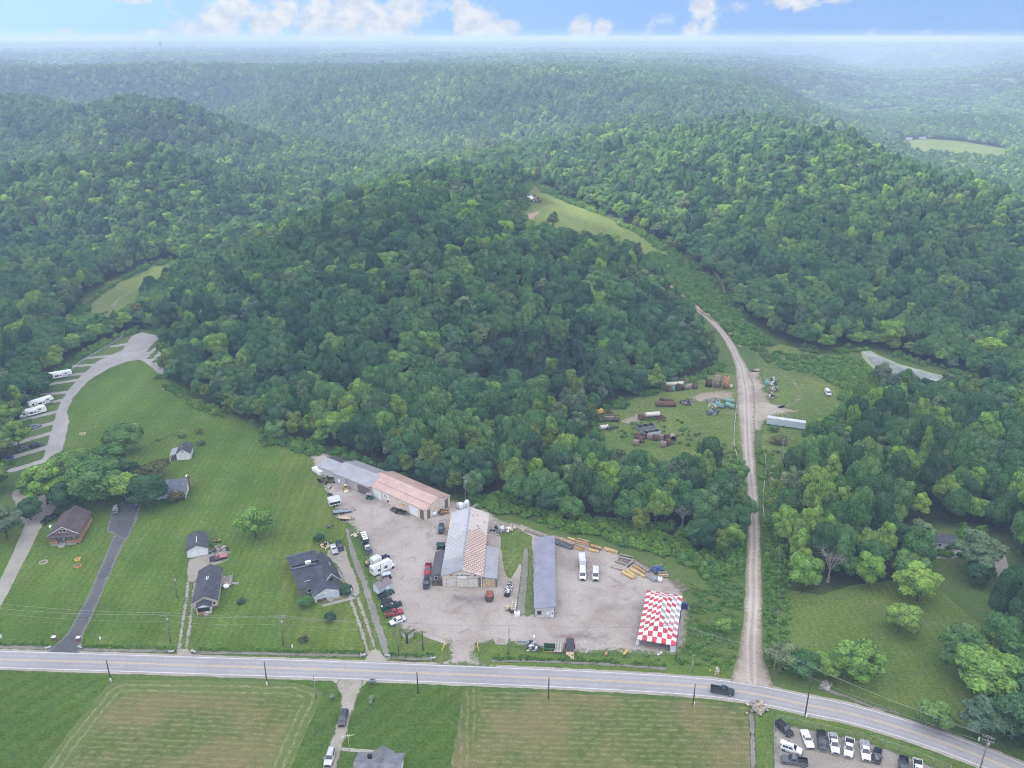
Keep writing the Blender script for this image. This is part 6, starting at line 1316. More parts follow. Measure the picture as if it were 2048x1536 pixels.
cart('golf_cart', 'cart with pale blue roof between the motorhome and the garden shed', (774,1158), R(25), 'light_blue', 'steel_dark')
cart('utility_cart', 'small tractor with grey canopy at the corner of the tan warehouse', (740,998), R(-20), 'steel_grey', 'paint_green', 'tractor')
cart('utility_cart', 'low dark cart with green body by the store left wall', (882,1098), R(0), 'dumpster_green', 'dumpster_green')
def atv(name, label, c, yaw, col, cat='mower'):
    p = at(*c); t = thing(name, label, cat, (p.x, p.y, p.z+.03), yaw); m = MB(); m.box(-.7, .8, -.3, .3, .45, .75, taper=.06); m.box(.35, .8, -.42, .42, .7, .85); m.build('body', M[col], t); m = MB(); m.box(-.55, .1, -.24, .24, .76, .92, taper=.05); m.build('seat', M['black'], t)
    m = MB(); m.cyl((.4, -.35, 1.05), (.4, .35, 1.05), .03, n=5); m.cyl((.5, 0, .8), (.4, 0, 1.05), .03, n=5); m.build('handlebar', M['steel_dark'], t)
    for x in (-.55, .6):
        for y in (-.42, .42): m = MB(); m.cyl((x, y-.12, .3), (x, y+.12, .3), .3, n=10); m.build('wheel', M['rubber'], t)
atv('quad_bike', 'dark quad bike at the end of the dark driveway', (272,1014), R(100), 'steel_grey', 'quad bike'); atv('lawn_mower', 'yellow riding mower beside the white garage', (436,1084), R(10), 'paint_yellow'); atv('lawn_mower', 'dark mower by the yard edge above the stall trailer', (660,991), R(-40), 'steel_dark')
p = at(692,980); t = thing('skid_steer', 'small yellow loader in front of the grey workshop', 'loader', (p.x, p.y, .055), R(-75))
m = MB(); m.box(-1.2, .7, -.6, .6, .4, 1.2, taper=.05); m.build('body', M['paint_yellow'], t); m = MB(); m.box(-.5, .5, -.5, .5, 1.2, 2.0, taper=.06); m.build('cab', M['steel_dark'], t); m = MB(); m.box(-.5, .5, -.52, .52, 2.0, 2.08); m.build('roof', M['cream'], t)
m = MB(); [m.box(-1.0, 1.5, y-.08, y+.08, 1.0, 1.2) for y in (-.72, .72)]; m.build('arm', M['paint_yellow'], t); m = MB(); m.prism([(1.3, .2), (2.1, .15), (1.5, .9)], -.8, .8); m.build('bucket', M['cream'], t)
for x in (-.7, .4):
    for y in (-.75, .75): m = MB(); m.cyl((x, y-.12, .38), (x, y+.12, .38), .38, n=12); m.build('wheel', M['rubber'], t)
# ------------------------------------------------------------------ yard furniture
def dumpster(c, yaw, label, s=1.0, lid=True):
    p = at(*c); t = thing('dumpster', label, 'dumpster', (p.x, p.y, .055), yaw, 'green dumpsters at the left yard edge'); m = MB()
    m.prism([(-.95*s, .12), (.95*s, .12), (.95*s, 1.1*s), (.75*s, 1.45*s), (-.95*s, 1.25*s)], -.9*s, .9*s); m.build('body', M['dumpster_green'], t)
    m = MB(); vs = [(-.98*s, -.92*s, 1.27*s), (.78*s, -.92*s, 1.47*s), (.78*s, .92*s, 1.47*s), (-.98*s, .92*s, 1.27*s)]; m.hexa(vs, [(x, y, z+.05) for x, y, z in vs]); m.build('lid', M['black'], t)
    if lid: m = MB(); vs = [(-.9*s, -.3*s, 1.335*s), (-.5*s, -.3*s, 1.38*s), (-.5*s, .5*s, 1.38*s), (-.9*s, .5*s, 1.335*s)]; m.hexa(vs, [(x, y, z+.03) for x, y, z in vs]); m.build('sticker', M['cream'], t)
    m = MB(); m.box(-.4*s, .4*s, -1.05*s, -.9*s, .5, .65); m.box(-.4*s, .4*s, .9*s, 1.05*s, .5, .65); m.build('fork_pocket', M['dumpster_green'], t)
for c, l, s, ld in (((769,1220), 'green dumpster with pale sticker, lower left of the cluster', 1, 1), ((778,1217), 'green dumpster with pale sticker, lower right of the cluster', 1, 1), ((770,1211), 'dark dumpster without sticker, upper left of the cluster', 1, 0), ((779,1208), 'dark dumpster without sticker, upper middle of the cluster', 1, 0), ((789,1214), 'green dumpster with a small sticker, right of the four', .95, 1), ((799,1211), 'smallest dark bin at the yard end of the dumpsters', .7, 0)): dumpster(c, R(27), l, s, ld)
p = at(815,1283); t = thing('roadside_sign', 'V-shaped white roadside sign on four dark posts by the yard entrance', 'sign', (p.x, p.y, .03))
for sx in (-1, 1):
    A0 = Vector((sx*.15, -1.0, 0)); A1 = Vector((sx*1.75, 1.1, 0)); dd_ = (A1-A0); Lg = dd_.length; an = math.atan2(dd_.y, dd_.x); Mx = Matrix.Translation(A0) @ Matrix.Rotation(an, 4, 'Z')
    MB().box(0, Lg, -.06, .06, 1.35, 3.0, M=Mx).build('sign_panel', M['cream'], t)
    m = MB(); m.box(0, Lg, -.08, .08, 2.55, 3.0, M=Mx); m.build('sign_header', M['galvanised'], t); m = MB(); g = random.Random(6)
    for z in (2.25, 1.85):
        x = .25
        while x < Lg-.5: l = g.uniform(.1, .25); m.box(x, x+l, -.085, .085, z-.1, z+.1, M=Mx); x += l+.08
    m.build('lettering', M['steel_grey'], t)
    for x in (.05, Lg-.1): m = MB(); m.box(x-.08, x+.08, -.10, .10, 0, 3.2, M=Mx); m.build('post', M['black'], t)
def barrier(a_, b_, label):
    pa = at(*a_); pb = at(*b_); d = pb-pa; t = thing('barrier_gate', label, 'gate', (pa.x, pa.y, .04), math.atan2(d.y, d.x), 'yellow gates at the yard entrance'); L = d.length
    m = MB(); m.cyl((0, 0, 1.05), (L, 0, 1.05), .09, n=8); m.cyl((0, 0, .55), (L, 0, .55), .07, n=8); m.cyl((0, 0, .55), (L*.5, 0, 1.05), .05, n=6); m.build('bar', M['paint_yellow'], t)
    for x in (0, L): m = MB(); m.cyl((x, 0, 0), (x, 0, 1.3), .10, n=8); m.build('post', M['paint_yellow'], t)
barrier((884,1306), (894,1282), 'yellow pipe gate swung open on the left of the yard entrance'); barrier((958,1308), (953,1284), 'yellow pipe gate swung open on the right of the yard entrance')
def kayak(a_, b_, col, label):
    pa = at(*a_); pb = at(*b_); d = pb-pa; L = d.length; t = thing('kayak', label, 'kayak', (pa.x, pa.y, .08), math.atan2(d.y, d.x), 'kayaks lying along the yard front'); m = MB(); S = []
    for u in np.linspace(0, 1, 9):
        w = .38*math.sin(math.pi*min(max(u, .03), .97))**.6; S.append([(L*u, -w, .22), (L*u, -w*.6, 0), (L*u, w*.6, 0), (L*u, w, .22), (L*u, w*.5, .32), (L*u, -w*.5, .32)])
    m.loft(S, smooth=True); m.build('hull', M[col], t); m = MB(); m.cyl((L*.42, 0, .30), (L*.42, 0, .335), .26, n=12); m.cyl((L*.60, 0, .30), (L*.60, 0, .335), .2, n=12); m.build('cockpit', M['wood_grey'], t)
kayak((1171,1309), (1179,1297), 'tent_grey', 'pale grey kayak, nearest the red-framed trailer'); kayak((1210,1313), (1214,1304), 'tank_orange', 'short orange kayak between the grey and yellow ones'); kayak((1246,1312), (1256,1299), 'paint_yellow', 'yellow kayak left of the tent'); kayak((1314,1312), (1324,1305), 'tent_white', 'white kayak in front of the tent')
def junk(name, label, c, R_, hz, mats, n=26, seed=1, cat='scrap', bars=True, z=None):
    p = at(*c); g = random.Random(seed); m = MB()
    for k in range(int(n*1.7)):
        x, y = g.gauss(0, R_*.42), g.gauss(0, R_*.42); a_ = g.uniform(0, 3.14); Mx = Matrix.Translation((x, y, g.uniform(0, hz*.6))) @ Matrix.Rotation(a_, 4, 'Z') @ Matrix.Rotation(g.uniform(-.5, .5), 4, 'Y')
        l = g.uniform(.25, R_*.55); m.box(-l/2, l/2, -g.uniform(.05, .4), g.uniform(.05, .4), 0, g.uniform(.08, hz*.6), k % len(mats), Mx)
    return tag(m.build(name, [M[q] for q in mats], None, (p.x, p.y, p.z+.06)), label, cat)
junk('scrap_pile', 'heap of shiny crumpled metal by the yard front', (1067,1295), 1.9, 1.5, ['galvanised','plastic_white','steel_dark'], 46, 3)
m = MB(); L_ = (at(1063,1286)-at(1034,1282)).length; m.box(0, L_, -.35, .35, 0, .4); m.box(0, L_, -.25, .25, .4, .45); tag(m.build('steel_beam', M['steel_grey'], None, at(1034,1283,0)+Vector((0, 0, .06)), R(-7)), 'grey steel beam lying left of the shiny scrap heap', 'beam')
p = at(1099,1299); t = thing('farm_wagon', 'small green wagon with plants behind the yellow bar', 'wagon', (p.x, p.y, .05), R(-5)); m = MB(); m.box(-1.5, 1.5, -1, 1, .5, .6); [m.box(x0, x1, y0, y1, .6, 1.2) for x0, x1, y0, y1 in ((-1.5, 1.5, -1, -.92), (-1.5, 1.5, .92, 1), (-1.5, -1.42, -.92, .92), (1.42, 1.5, -.92, .92))]; m.build('body', M['paint_green'], t); m = MB(); m.box(-1.4, 1.4, -.9, .9, .62, .95); m.build('load', M['leaf_oak'], t); m = MB(); m.box(-1.6, 1.8, -1.4, -1.3, .35, .45); m.build('drawbar', M['paint_yellow'], t)
for x in (-1, 1):
    for y in (-1.05, 1.05): m = MB(); m.cyl((x, y-.08, .35), (x, y+.08, .35), .35, n=12); m.build('wheel', M['rubber'], t)
p = at(1117,1298); t = thing('wooden_platform', 'weathered pale plank platform left of the red-framed trailer', 'platform', (p.x, p.y, .06), R(84)); m = MB(); [m.box(-2.0, 2.0, -1.1+k*.37, -.77+k*.37, .55, .63, k % 2) for k in range(6)]; m.build('deck', [M['wood_grey'], M['concrete_block']], t); m = MB(); [m.box(x, x+.15, -1.05, 1.05, .0, .55) for x in (-1.8, -.1, 1.65)]; m.build('joist', M['wood_dark'], t)
# ------------------------------------------------------------------ lumber and metal stock along the back of the yard
def stock(label, a_, b_, w, h, mats, n=5, layers=3, name='lumber_stack', cat='lumber', group='lumber stacks along the yard back', seed=1):
    pa = at(*a_); pb = at(*b_); d = pb-pa; L = d.length; g = random.Random(seed+int(a_[0])); m = MB(); bw = w/n; lh = h/layers
    for k in range(layers):
        for i in range(n):
            e0, e1 = g.uniform(-.25, .2), g.uniform(-.2, .25)
            m.box(e0, L+e1, -w/2+i*bw+.015, -w/2+(i+1)*bw-.015, .12+k*lh, .12+(k+1)*lh-.02, g.randrange(len(mats)))
    for x in (L*.2, L*.8): m.box(x-.08, x+.08, -w/2-.1, w/2+.1, 0, .115, len(mats)-1)
    return tag(m.build(name, [M[q] for q in mats], None, (pa.x, pa.y, .055), math.atan2(d.y, d.x)), label, cat, group)
def zz(x, y): return (1040+x/4.8, 1020+y/4.8)
stock('orange-brown beams stacked high, nearest the woods left', zz(540,305), zz(662,340), 1.8, .9, ['wood_orange','wood_tan','wood_dark'])
stock('low stack of orange boards in front of the high orange one', zz(540,362), zz(610,388), 1.6, .6, ['wood_orange','wood_yellow','wood_dark'])
stock('short stack with brown top, behind the yellow planks', zz(672,362), zz(770,388), 1.6, .8, ['wood_orange','wood_grey','wood_dark'])
stock('bright yellow planks in front of the brown-topped stack', zz(660,388), zz(755,412), .9, .5, ['wood_yellow','wood_tan'])
stock('long yellow planks lying alone in the middle of the row', zz(812,378), zz(935,418), 1.2, .5, ['wood_yellow','wood_tan','wood_orange'], 4, 2)
for k, (q, r_, l) in enumerate(((( 962,434),(1085,466),'longest and farthest back'),((955,463),(1056,490),'second from the back'),((940,488),(1036,512),'third from the back'),((920,505),(1010,532),'fourth from the back'))): stock(f'dark brown timbers, {l} of the four dark bundles', zz(*q), zz(*r_), .8, .5, ['wood_dark','wood_grey','rust_pale'], 3, 2)
stock('pale grey board stack nearest the vans', zz(880,548), zz(975,580), .9, .5, ['wood_tan','wood_grey','concrete_block'], 4, 2)
for k, (q, r_, l, mt) in enumerate((((1112,495),(1255,582),'farthest back and darkest',['wood_dark','rust_pale']),((1098,515),(1240,603),'second, grey-brown',['wood_grey','rust_pale']),((1090,545),(1202,615),'middle, orange-edged',['wood_orange','wood_grey']),((1060,578),(1196,650),'long and yellow',['wood_yellow','wood_tan']),((1022,592),(1106,655),'tan and short',['wood_tan','wood_yellow']),((982,607),(1082,665),'nearest the viewer, brown-edged',['wood_orange','wood_yellow']))): stock(f'slanting timber bundle, {l} of the six', zz(*q), zz(*r_), .95, .55, mt, 3, 2)
stock('dark railing bars lying across the ends of the slanting bundles', zz(1030,556), zz(1112,490), .35, .3, ['steel_dark','rust_dark'], 2, 1)
stock('long rusty brown boards behind the narrow grey shed right end', zz(330,275), zz(520,345), 1.5, .7, ['rust_pale','wood_orange','wood_grey']); stock('short yellow boards on the long rusty ones', zz(460,292), zz(522,312), .8, 1.05, ['wood_yellow','wood_tan'], 3, 3)
stock('galvanised pipes bundled right of the narrow grey shed', zz(335,325), zz(500,378), 1.2, .7, ['galvanised','steel_dark'], 8, 5, 'pipe_bundle', 'pipes')
stock('weathered grey-brown boards behind the narrow grey shed left end', zz(55,196), zz(265,268), 1.8, .5, ['wood_grey','wood_dark','rust_pale'], 6, 2)
stock('grey steel channels left of the blue machine', zz(1225,640), zz(1300,690), 1.5, .6, ['galvanised','rust_pale','steel_grey'], 5, 2, 'steel_stock', 'steel'); stock('brown timber stack right of the blue machine', zz(1330,640), zz(1415,640), 1.6, 1.1, ['wood_orange','wood_dark','wood_tan'], 4, 4)
p = at(*zz(1320,600)); t = thing('machine', 'blue-painted machine with frame among the lumber', 'machine', (p.x, p.y, .06), R(20)); m = MB(); m.box(-1.6, 1.6, -1, 1, .3, 1.3); m.box(-1.0, .2, -.6, .6, 1.3, 2.0); m.build('body', M['paint_blue'], t); m = MB(); [m.box(x, x+.15, y, y+.15, 0, 2.4) for x in (-1.7, 1.5) for y in (-1, .9)]; m.box(-1.7, 1.7, -.1, .1, 2.4, 2.55); m.build('frame', M['steel_grey'], t); m = MB(); m.box(1.7, 3.6, .9, 1.1, 1.8, 2.0); m.build('arm', M['rust'], t)
def ibc(c, label, name='water_tank', group=None):
    p = at(*c); t = thing(name, label, 'tank', (p.x, p.y, .06), .1, group); m = MB(); m.cyl((0, 0, .08), (0, 0, 1.3), .75, .75, 16); m.cyl((0, 0, 1.3), (0, 0, 1.45), .75, .4, 16); m.build('body', M['plastic_white'], t); m = MB(); m.cyl((0, 0, 1.45), (0, 0, 1.55), .22, n=10); m.build('cap', M['steel_dark'], t)
ibc(zz(1342,685), 'round white tank in front of the timber at the lumber row end')
p = at(1360,1174); dv = at(1373,1184)-at(1347,1163); t = thing('pallet_rack', 'white-railed metal rack lying in the grass above the tent', 'rack', (p.x, p.y, .08), math.atan2(dv.y, dv.x)); m = MB(); [m.box(-2.9, 2.9, y-.07, y+.07, .35, .5) for y in (-1.1, -.55, 0, .55, 1.1)]; m.build('rail', M['rust_pale'], t); m = MB(); [m.box(x-.06, x+.06, -1.2, 1.2, .2, .34) for x in (-2.8, -.9, .9, 2.8)]; m.build('crossbar', M['rust_dark'], t)
# things between the store and the narrow shed
p = at(979,1196); t = thing('rusty_hopper', 'rusty red open hopper in front of the store brown door', 'hopper', (p.x, p.y, .06), R(88)); m = MB(); m.box(-1.7, 1.5, -1.1, 1.1, .4, 1.5, taper=.08); m.build('body', M['rust'], t); m = MB(); m.box(-1.55, 1.35, -.95, .95, 1.502, 1.56); m.build('cover', M['paint_red'] if 0 else M['rust_pale'] if 0 else plain('rust_red', (.235,.085,.06), .9, var=.3), t); m = MB(); m.box(-2.2, -1.72, -.9, .9, .3, 1.2); m.build('tailgate', M['rust_dark'], t)
for x in (-.6, .6):
    for y in (-1.1, 1.1): m = MB(); m.cyl((x, y-.1, .32), (x, y+.1, .32), .32, n=10); m.build('wheel', M['rubber'], t)
p = at(1018,1180); dv = at(1022,1163)-at(1012,1196); t = thing('camouflage_boat', 'black and white camouflage boat on the gravel beside the store', 'boat', (p.x, p.y, .06), math.atan2(dv.y, dv.x))
cm_ = NT('camo'); nz_ = cm_.noise(cm_.coord((1, 1, 1)), 1.25, 3, .5, 1.4); cm_.bsdf(cm_.mix(cm_.ss(.485, .5, nz_), (.03,.03,.032), cm_.mix(cm_.ss(.60, .61, nz_), (.66,.65,.62), (.30,.22,.17))), .6)
m = MB(); m.loft([[(x, -w_, .9), (x, -w_*.8, .25), (x, w_*.8, .25), (x, w_, .9), (x, w_*.55, 1.15), (x, -w_*.55, 1.15)] for x, w_ in ((-3.0, .95), (-1.5, 1.05), (.5, 1.05), (2.0, .85), (2.9, .35))]); m.build('hull', cm_.m, t); m = MB(); m.box(-3.75, -3.02, -.8, .8, .3, 1.15, taper=.08); m.build('motor', M['black'], t); m = MB(); [m.box(-3, 2.5, y-.06, y+.06, .1, .22) for y in (-.6, .6)]; m.build('trailer_frame', M['steel_grey'], t)
p = at(1027,1216); t = thing('forklift_mast', 'cream ladder-like mast lying beside the drainage channel', 'machinery', (p.x, p.y, .06), R(85)); m = MB(); [m.box(-2.3, 2.3, y-.1, y+.1, .25, .5) for y in (-.5, .5)]; [m.box(x-.1, x+.1, -.45, .45, .27, .46) for x in (-2, -1, 0, 1, 2)]; m.build('rail', M['cream'], t); m = MB(); m.box(-2.6, -2.2, -.8, .8, .1, .9); m.build('carriage', M['steel_dark'], t)
p = at(1016,1220); t = thing('compressor', 'small tan machine with black wheels left of the cream mast', 'machine', (p.x, p.y, .06), R(40)); m = MB(); m.box(-.8, .8, -.5, .5, .5, 1.3, taper=.1); m.build('body', M['wood_tan'], t); m = MB(); m.box(-.6, .7, -.6, .6, .2, .5); m.build('base', M['steel_dark'], t)
for y in (-.65, .65): m = MB(); m.cyl((0, y-.1, .35), (0, y+.1, .35), .35, n=10); m.build('wheel', M['rubber'], t)
p = at(1034,1231); t = thing('chest_freezer', 'white cabinet by the end of the drainage channel', 'cabinet', (p.x, p.y, .06), R(3)); m = MB(); m.box(-.75, .75, -.65, .65, .05, 1.1); m.build('body', M['plastic_white'], t); m = MB(); m.box(-.4, .4, .05, .5, 1.102, 1.16); m.build('hatch', M['steel_grey'], t); m = MB(); m.box(-.78, .78, -.68, .68, 1.0, 1.08); m.build('lid', M['trim_white'], t)
for k, (c, l, hh) in enumerate((((917,1016),'leftmost',2.0),((922,1018),'tallest, second from the left',2.4),((928,1017),'third from the left',2.1),((934,1014),'white, rightmost',2.6))):
    p = at(*c); t = thing('bulk_bag', f'white bulk bag behind the store, {l} of the cluster', 'bag', (p.x, p.y, .06), k*.3, 'bulk bags behind the store'); m = MB(); m.loft([[(x*r_, y*r_, z) for x, y in ((-1, -.8), (-.8, -1), (.8, -1), (1, -.8), (1, .8), (.8, 1), (-.8, 1), (-1, .8))] for r_, z in ((.62, 0), (.72, .5), (.72, hh*.7), (.5, hh), (.2, hh+.1))], smooth=True); m.build('bag', M['plastic_white' if k % 2 else 'light_blue'], t)
tag(MB().box(0, 5, -.5, .5, .3, .8).build('metal_sheets', M['galvanised'], None, at(940,1022,0), R(55)), 'shiny leaning sheets right of the bulk bags', 'sheets')
junk('scrap_pile', 'scrap tangle in the grass right of the store back', (1000,1062), 2.6, 1.0, ['steel_dark','wood_grey','galvanised'], 30, 8); junk('scrap_pile', 'frame and pale boards in the grass behind the store', (1020,1058), 2.2, .9, ['wood_tan','steel_grey','plastic_white'], 22, 9); junk('scrap_pile', 'orange and dark oddments by the tan warehouse end', (884,1026), 2.2, 1.0, ['tank_orange','rust_dark','steel_dark'], 24, 10); ibc((869,1031), 'pale round tank at the tan warehouse right corner'); ibc((1004,1060), 'white tank in the grass right of the store')
junk('scrap_pile', 'pallets and dark scraps left of the white motorhome', (744,1128), 2.6, .8, ['wood_tan','steel_dark','wood_grey'], 26, 12); junk('pallet_pile', 'pale broken pallets in the grass above the navy pickup', (709,1071), 1.6, .4, ['wood_tan','cream'], 10, 13, 'pallets'); junk('firewood_pile', 'earth and brush heap left of the grey workshop', (655,963), 3.4, 1.0, ['bare_earth','wood_dark','leaf_brown'], 40, 14, 'brush heap'); junk('crate', 'small brown crate alone in the lawn left of the yard', (659,1055), .9, 1.0, ['wood_grey','wood_dark'], 9, 15); junk('garden_pile', 'pile of tan branches behind the charcoal-roofed house', (652,1092), 2.4, .5, ['wood_tan','leaf_brown'], 20, 16, 'branches'); junk('scrap_pile', 'garden rubble on the gravel beside the white garage', (440,1101), 3.0, .7, ['stone_grey','wood_grey','steel_dark'], 34, 17)
# ------------------------------------------------------------------ scrap meadow by the dirt road
def tank(label, c, axis_px, L, r, mat, standing=False, group=None, ring=True, name='tank', open_end=False, cat='tank'):
    p = at(*c); t = thing(name, label, cat, (p.x, p.y, p.z+.04), 0, group)
    if standing:
        m = MB(); m.cyl((0, 0, 0), (0, 0, L), r, r, 18, dish=0); m.cyl((0, 0, L), (0, 0, L+.18*r), r, r*.55, 18); m.build('shell', M[mat], t); m = MB(); [m.cyl((0, 0, L*f), (0, 0, L*f+.08), r*1.025, n=18) for f in (.25, .6, .93)]; m.build('hoop', M['rust_dark'], t); m = MB(); m.cyl((0, 0, L+.1*r), (0, 0, L+.3*r), r*.2, n=8); m.build('hatch', M['rust_dark'], t); return t
    q = at(*axis_px); d = q-p; t.rotation_euler = (0, 0, math.atan2(d.y, d.x)); m = MB(); m.cyl((-L/2, 0, r), (L/2, 0, r), r, r, 20, dish=0 if open_end else .28, caps=not open_end); m.build('shell', M[mat], t)
    if open_end: m = MB(); m.cyl((-L/2+.02, 0, r), (L/2-.02, 0, r), r*.93, r*.93, 20, caps=False); m.cyl((-.05, 0, r), (.05, 0, r), r*.92, n=20); m.build('liner', M['black'], t)
    if ring: m = MB(); [m.cyl((x, 0, r), (x+.12, 0, r), r*1.02, n=20) for x in (-L*.45, -L*.05, L*.40)]; m.build('hoop', M[mat], t); m = MB(); m.cyl((L*.2, 0, 2*r-.05), (L*.2, 0, 2*r+.2), r*.25, n=10); m.build('hatch', M['rust_dark'], t)
    return t
GG = 'green tanks beside the dirt road'; GR = 'rusty tanks at the foot of the hill'
tank('pale green tank lying slantwise, leftmost of the roadside three', (1439,814), (1447,818), 3.8, 1.05, 'tank_green', group=GG); tank('darker green tank at the back of the roadside three', (1458,805), (1468,807), 4.2, .95, 'tank_green', group=GG); tank('pale green tank at the front right of the roadside three', (1459,815), (1468,818), 3.8, 1.1, 'tank_green', group=GG)
tank('small dark green drum behind the roadside tanks', (1430,800), (1434,801), 1.4, .5, 'dumpster_green', group=GG)
tank('long rust-brown tank lying alone in the scrap meadow', (1331,813), (1345,813), 8.6, 1.2, 'rust', group=GR); tank('smaller rusted tank behind the long one', (1333,803), (1345,805), 6.0, .7, 'rust_dark', group=GR); tank('purplish tank at the back of the rusty row', (1344,762), (1355,762), 4.6, 1.0, 'tank_purple', group=GR); tank('short brown tank at the back right of the rusty row', (1359,762), (1366,762), 2.4, .9, 'rust_dark', group=GR)
tank('long off-white tank across the rusty row', (1349,771), (1362,770), 8.0, .9, 'tank_white', group=GR); tank('grey ribbed tank at the right of the rusty row', (1377,777), (1384,774), 3.6, 1.1, 'rust_pale', group=GR); tank('open-ended dark pipe section in the rusty row', (1365,780), (1366,774), 2.2, .85, 'rust_dark', group=GR, open_end=True, ring=False)
tank('standing rusted drum at the left front of the rusty row', (1337,783), 0, 2.6, 1.0, 'rust', True, GR); tank('standing pale green drum in the rusty row', (1346,782), 0, 2.4, .8, 'tank_green', True, GR); tank('standing dark drum in the middle of the rusty row', (1356,780), 0, 2.8, 1.1, 'rust_dark', True, GR); tank('standing rust bin at the right end of the rusty row', (1390,777), 0, 2.2, 1.1, 'rust', True, GR); tank('small dark bin behind the grey ribbed tank', (1371,764), 0, 1.5, .9, 'rust_pale', True, GR)
GU = 'upright tanks beside the dirt road'
tank('low dark upright tank, leftmost of the uprights', (1417,773), 0, 3.4, 1.5, 'rust_dark', True, GU); tank('tall pale grey upright tank', (1435,774), 0, 5.6, 1.55, 'rust_pale', True, GU); tank('tall orange rusted upright tank', (1452,777), 0, 5.6, 1.5, 'tank_orange', True, GU); ibc((1461,775), 'small white tank at the foot of the orange upright one')
def container(label, c, axis_px, L, w, h, mat, group):
    p = at(*c); q = at(*axis_px); d = q-p; t = thing('open_container', label, 'container', (p.x, p.y, p.z+.03), math.atan2(d.y, d.x), group); m = MB()
    m.box(-L/2, L/2, -w/2, -w/2+.1, .2, h); m.box(-L/2, L/2, w/2-.1, w/2, .2, h); m.box(-L/2, -L/2+.1, -w/2+.1, w/2-.1, .2, h); m.box(L/2-.1, L/2, -w/2+.1, w/2-.1, .2, h); m.build('wall', M[mat], t); m = MB(); [m.box(*q) for q in ((-L/2+.1, L/2-.1, -w/2+.1, -w/2+.13, .35, h-.06), (-L/2+.1, L/2-.1, w/2-.13, w/2-.1, .35, h-.06), (-L/2+.1, -L/2+.13, -w/2+.13, w/2-.13, .35, h-.06), (L/2-.13, L/2-.1, -w/2+.13, w/2-.13, .35, h-.06))]; m.build('inner_shade', M['black'], t); m = MB(); m.box(-L/2+.1, L/2-.1, -w/2+.1, w/2-.1, .2, .345); m.build('floor', M['black'], t); m = MB(); [m.box(x, x+.12, -w/2+.1, w/2-.1, h-.2, h-.05) for x in (-L*.18, L*.16)]; m.build('brace', M['rust_pale'], t)  # black inner faces and floor paint the shaded interior
container('open grey-green steel container, upper of the two', (1291,858), (1309,855), 7.4, 2.6, 1.7, 'tank_purple', 'open containers in the scrap meadow'); container('open pale-edged steel container, lower of the two', (1302,870), (1321,867), 7.6, 2.4, 1.7, 'light_blue', 'open containers in the scrap meadow')
GB = 'rusted drums below the containers'; DR_ = [((1275,877),'rust','far left behind'),((1287,876),'rust_dark','beside the lower container'),((1272,890),'rust_pale','lowest at the left'),((1282,884),'rust','left middle'),((1300,878),'rust_pale','tan-topped centre'),((1312,880),'rust','rust-red centre'),((1322,879),'rust_pale','grey-topped right centre'),((1334,880),'rust_dark','dark right one'),((1336,889),'rust','front right'),((1326,893),'rust_pale','front centre right')]
for c, mt, l in DR_: tank(f'rusted drum in the heap below the containers, {l}', c, 0, 2.0, 1.25, mt, True, GB)
tank('arched open pipe at the right end of the drum heap', (1345,880), (1348,888), 3.0, 1.2, 'rust_pale', group=GB, open_end=True, ring=False)
p = at(1298,838); t = thing('scrap_truck', 'wrecked truck with a white tank on its back among weeds', 'truck', (p.x, p.y, .04), R(12)); m = MB(); m.cyl((-1.5, 0, 2.1), (4.5, 0, 2.1), 1.0, n=16, dish=.25); m.build('tank', M['tank_white'], t); m = MB(); m.box(-5, 5, -.5, .5, .7, 1.0); m.build('frame', M['rust_dark'], t); m = MB(); m.box(-4.8, -2.4, -1.1, 1.1, .8, 2.5, taper=.15); m.build('cab', M['rust'], t); m = MB(); m.box(-4.72, -4.6, -.8, .8, 1.7, 2.3); m.build('windshield', M['glass_dark'], t)
for x in (-3.8, 2.6, 3.8):
    for y in (-1.0, 1.0): m = MB(); m.cyl((x, y-.15, .5), (x, y+.15, .5), .5, n=12); m.build('wheel', M['rubber'], t)
p = at(1221,842); t = thing('scrap_trailer', 'rust-brown slatted trailer at the left of the scrap meadow', 'trailer', (p.x, p.y, .04), R(-5)); m = MB(); m.box(-5, 4, -1.2, 1.2, .8, .95); m.build('deck', M['rust_dark'], t); m = MB(); [m.box(x, x+.2, y, y+.08, .95, 2.2) for x in np.arange(-5, 3.8, 1.0) for y in (-1.25, 1.17)]; m.box(-5, 3.9, -1.25, -1.17, 2.0, 2.2); m.box(-5, 3.9, 1.17, 1.25, 2.0, 2.2); m.build('stake', M['rust'], t); m = MB(); m.box(-2.5, 1.5, -.9, .9, .95, 1.9, taper=.2); m.build('load', M['rust_pale'], t)
for x in (1.6, 2.6):
    for y in (-1.0, 1.0): m = MB(); m.cyl((x, y-.15, .45), (x, y+.15, .45), .45, n=12); m.build('wheel', M['rubber'], t)
tank('white propane-like tank half in the trees left', (1208,858), (1214,857), 3.2, .9, 'tank_white', group='tanks by the drum heap'); tank('dark tank half in the trees beside the white one', (1220,860), (1228,858), 2.8, .8, 'dumpster_green', group='tanks by the drum heap')
p = at(1199,828); t = thing('excavator', 'yellow digger half hidden by the trees at the scrap meadow', 'digger', (p.x, p.y, .04), R(200)); m = MB(); m.box(-1.5, 1.5, -1.1, 1.1, .9, 2.2, taper=.1); m.build('body', M['paint_yellow'], t); m = MB(); m.box(-1.8, 1.8, -1.4, -.8, 0, .85); m.box(-1.8, 1.8, .8, 1.4, 0, .85); m.build('track', M['steel_dark'], t); m = MB(); m.cyl((1.2, 0, 1.8), (3.6, 0, 4.4), .2, n=6); m.cyl((3.6, 0, 4.4), (5, 0, 2.2), .16, n=6); m.build('boom', M['paint_yellow'], t); m = MB(); m.box(-.2, 1.0, -1.0, 0, 2.2, 3.2, taper=.08); m.build('cab', M['glass_dark'], t)
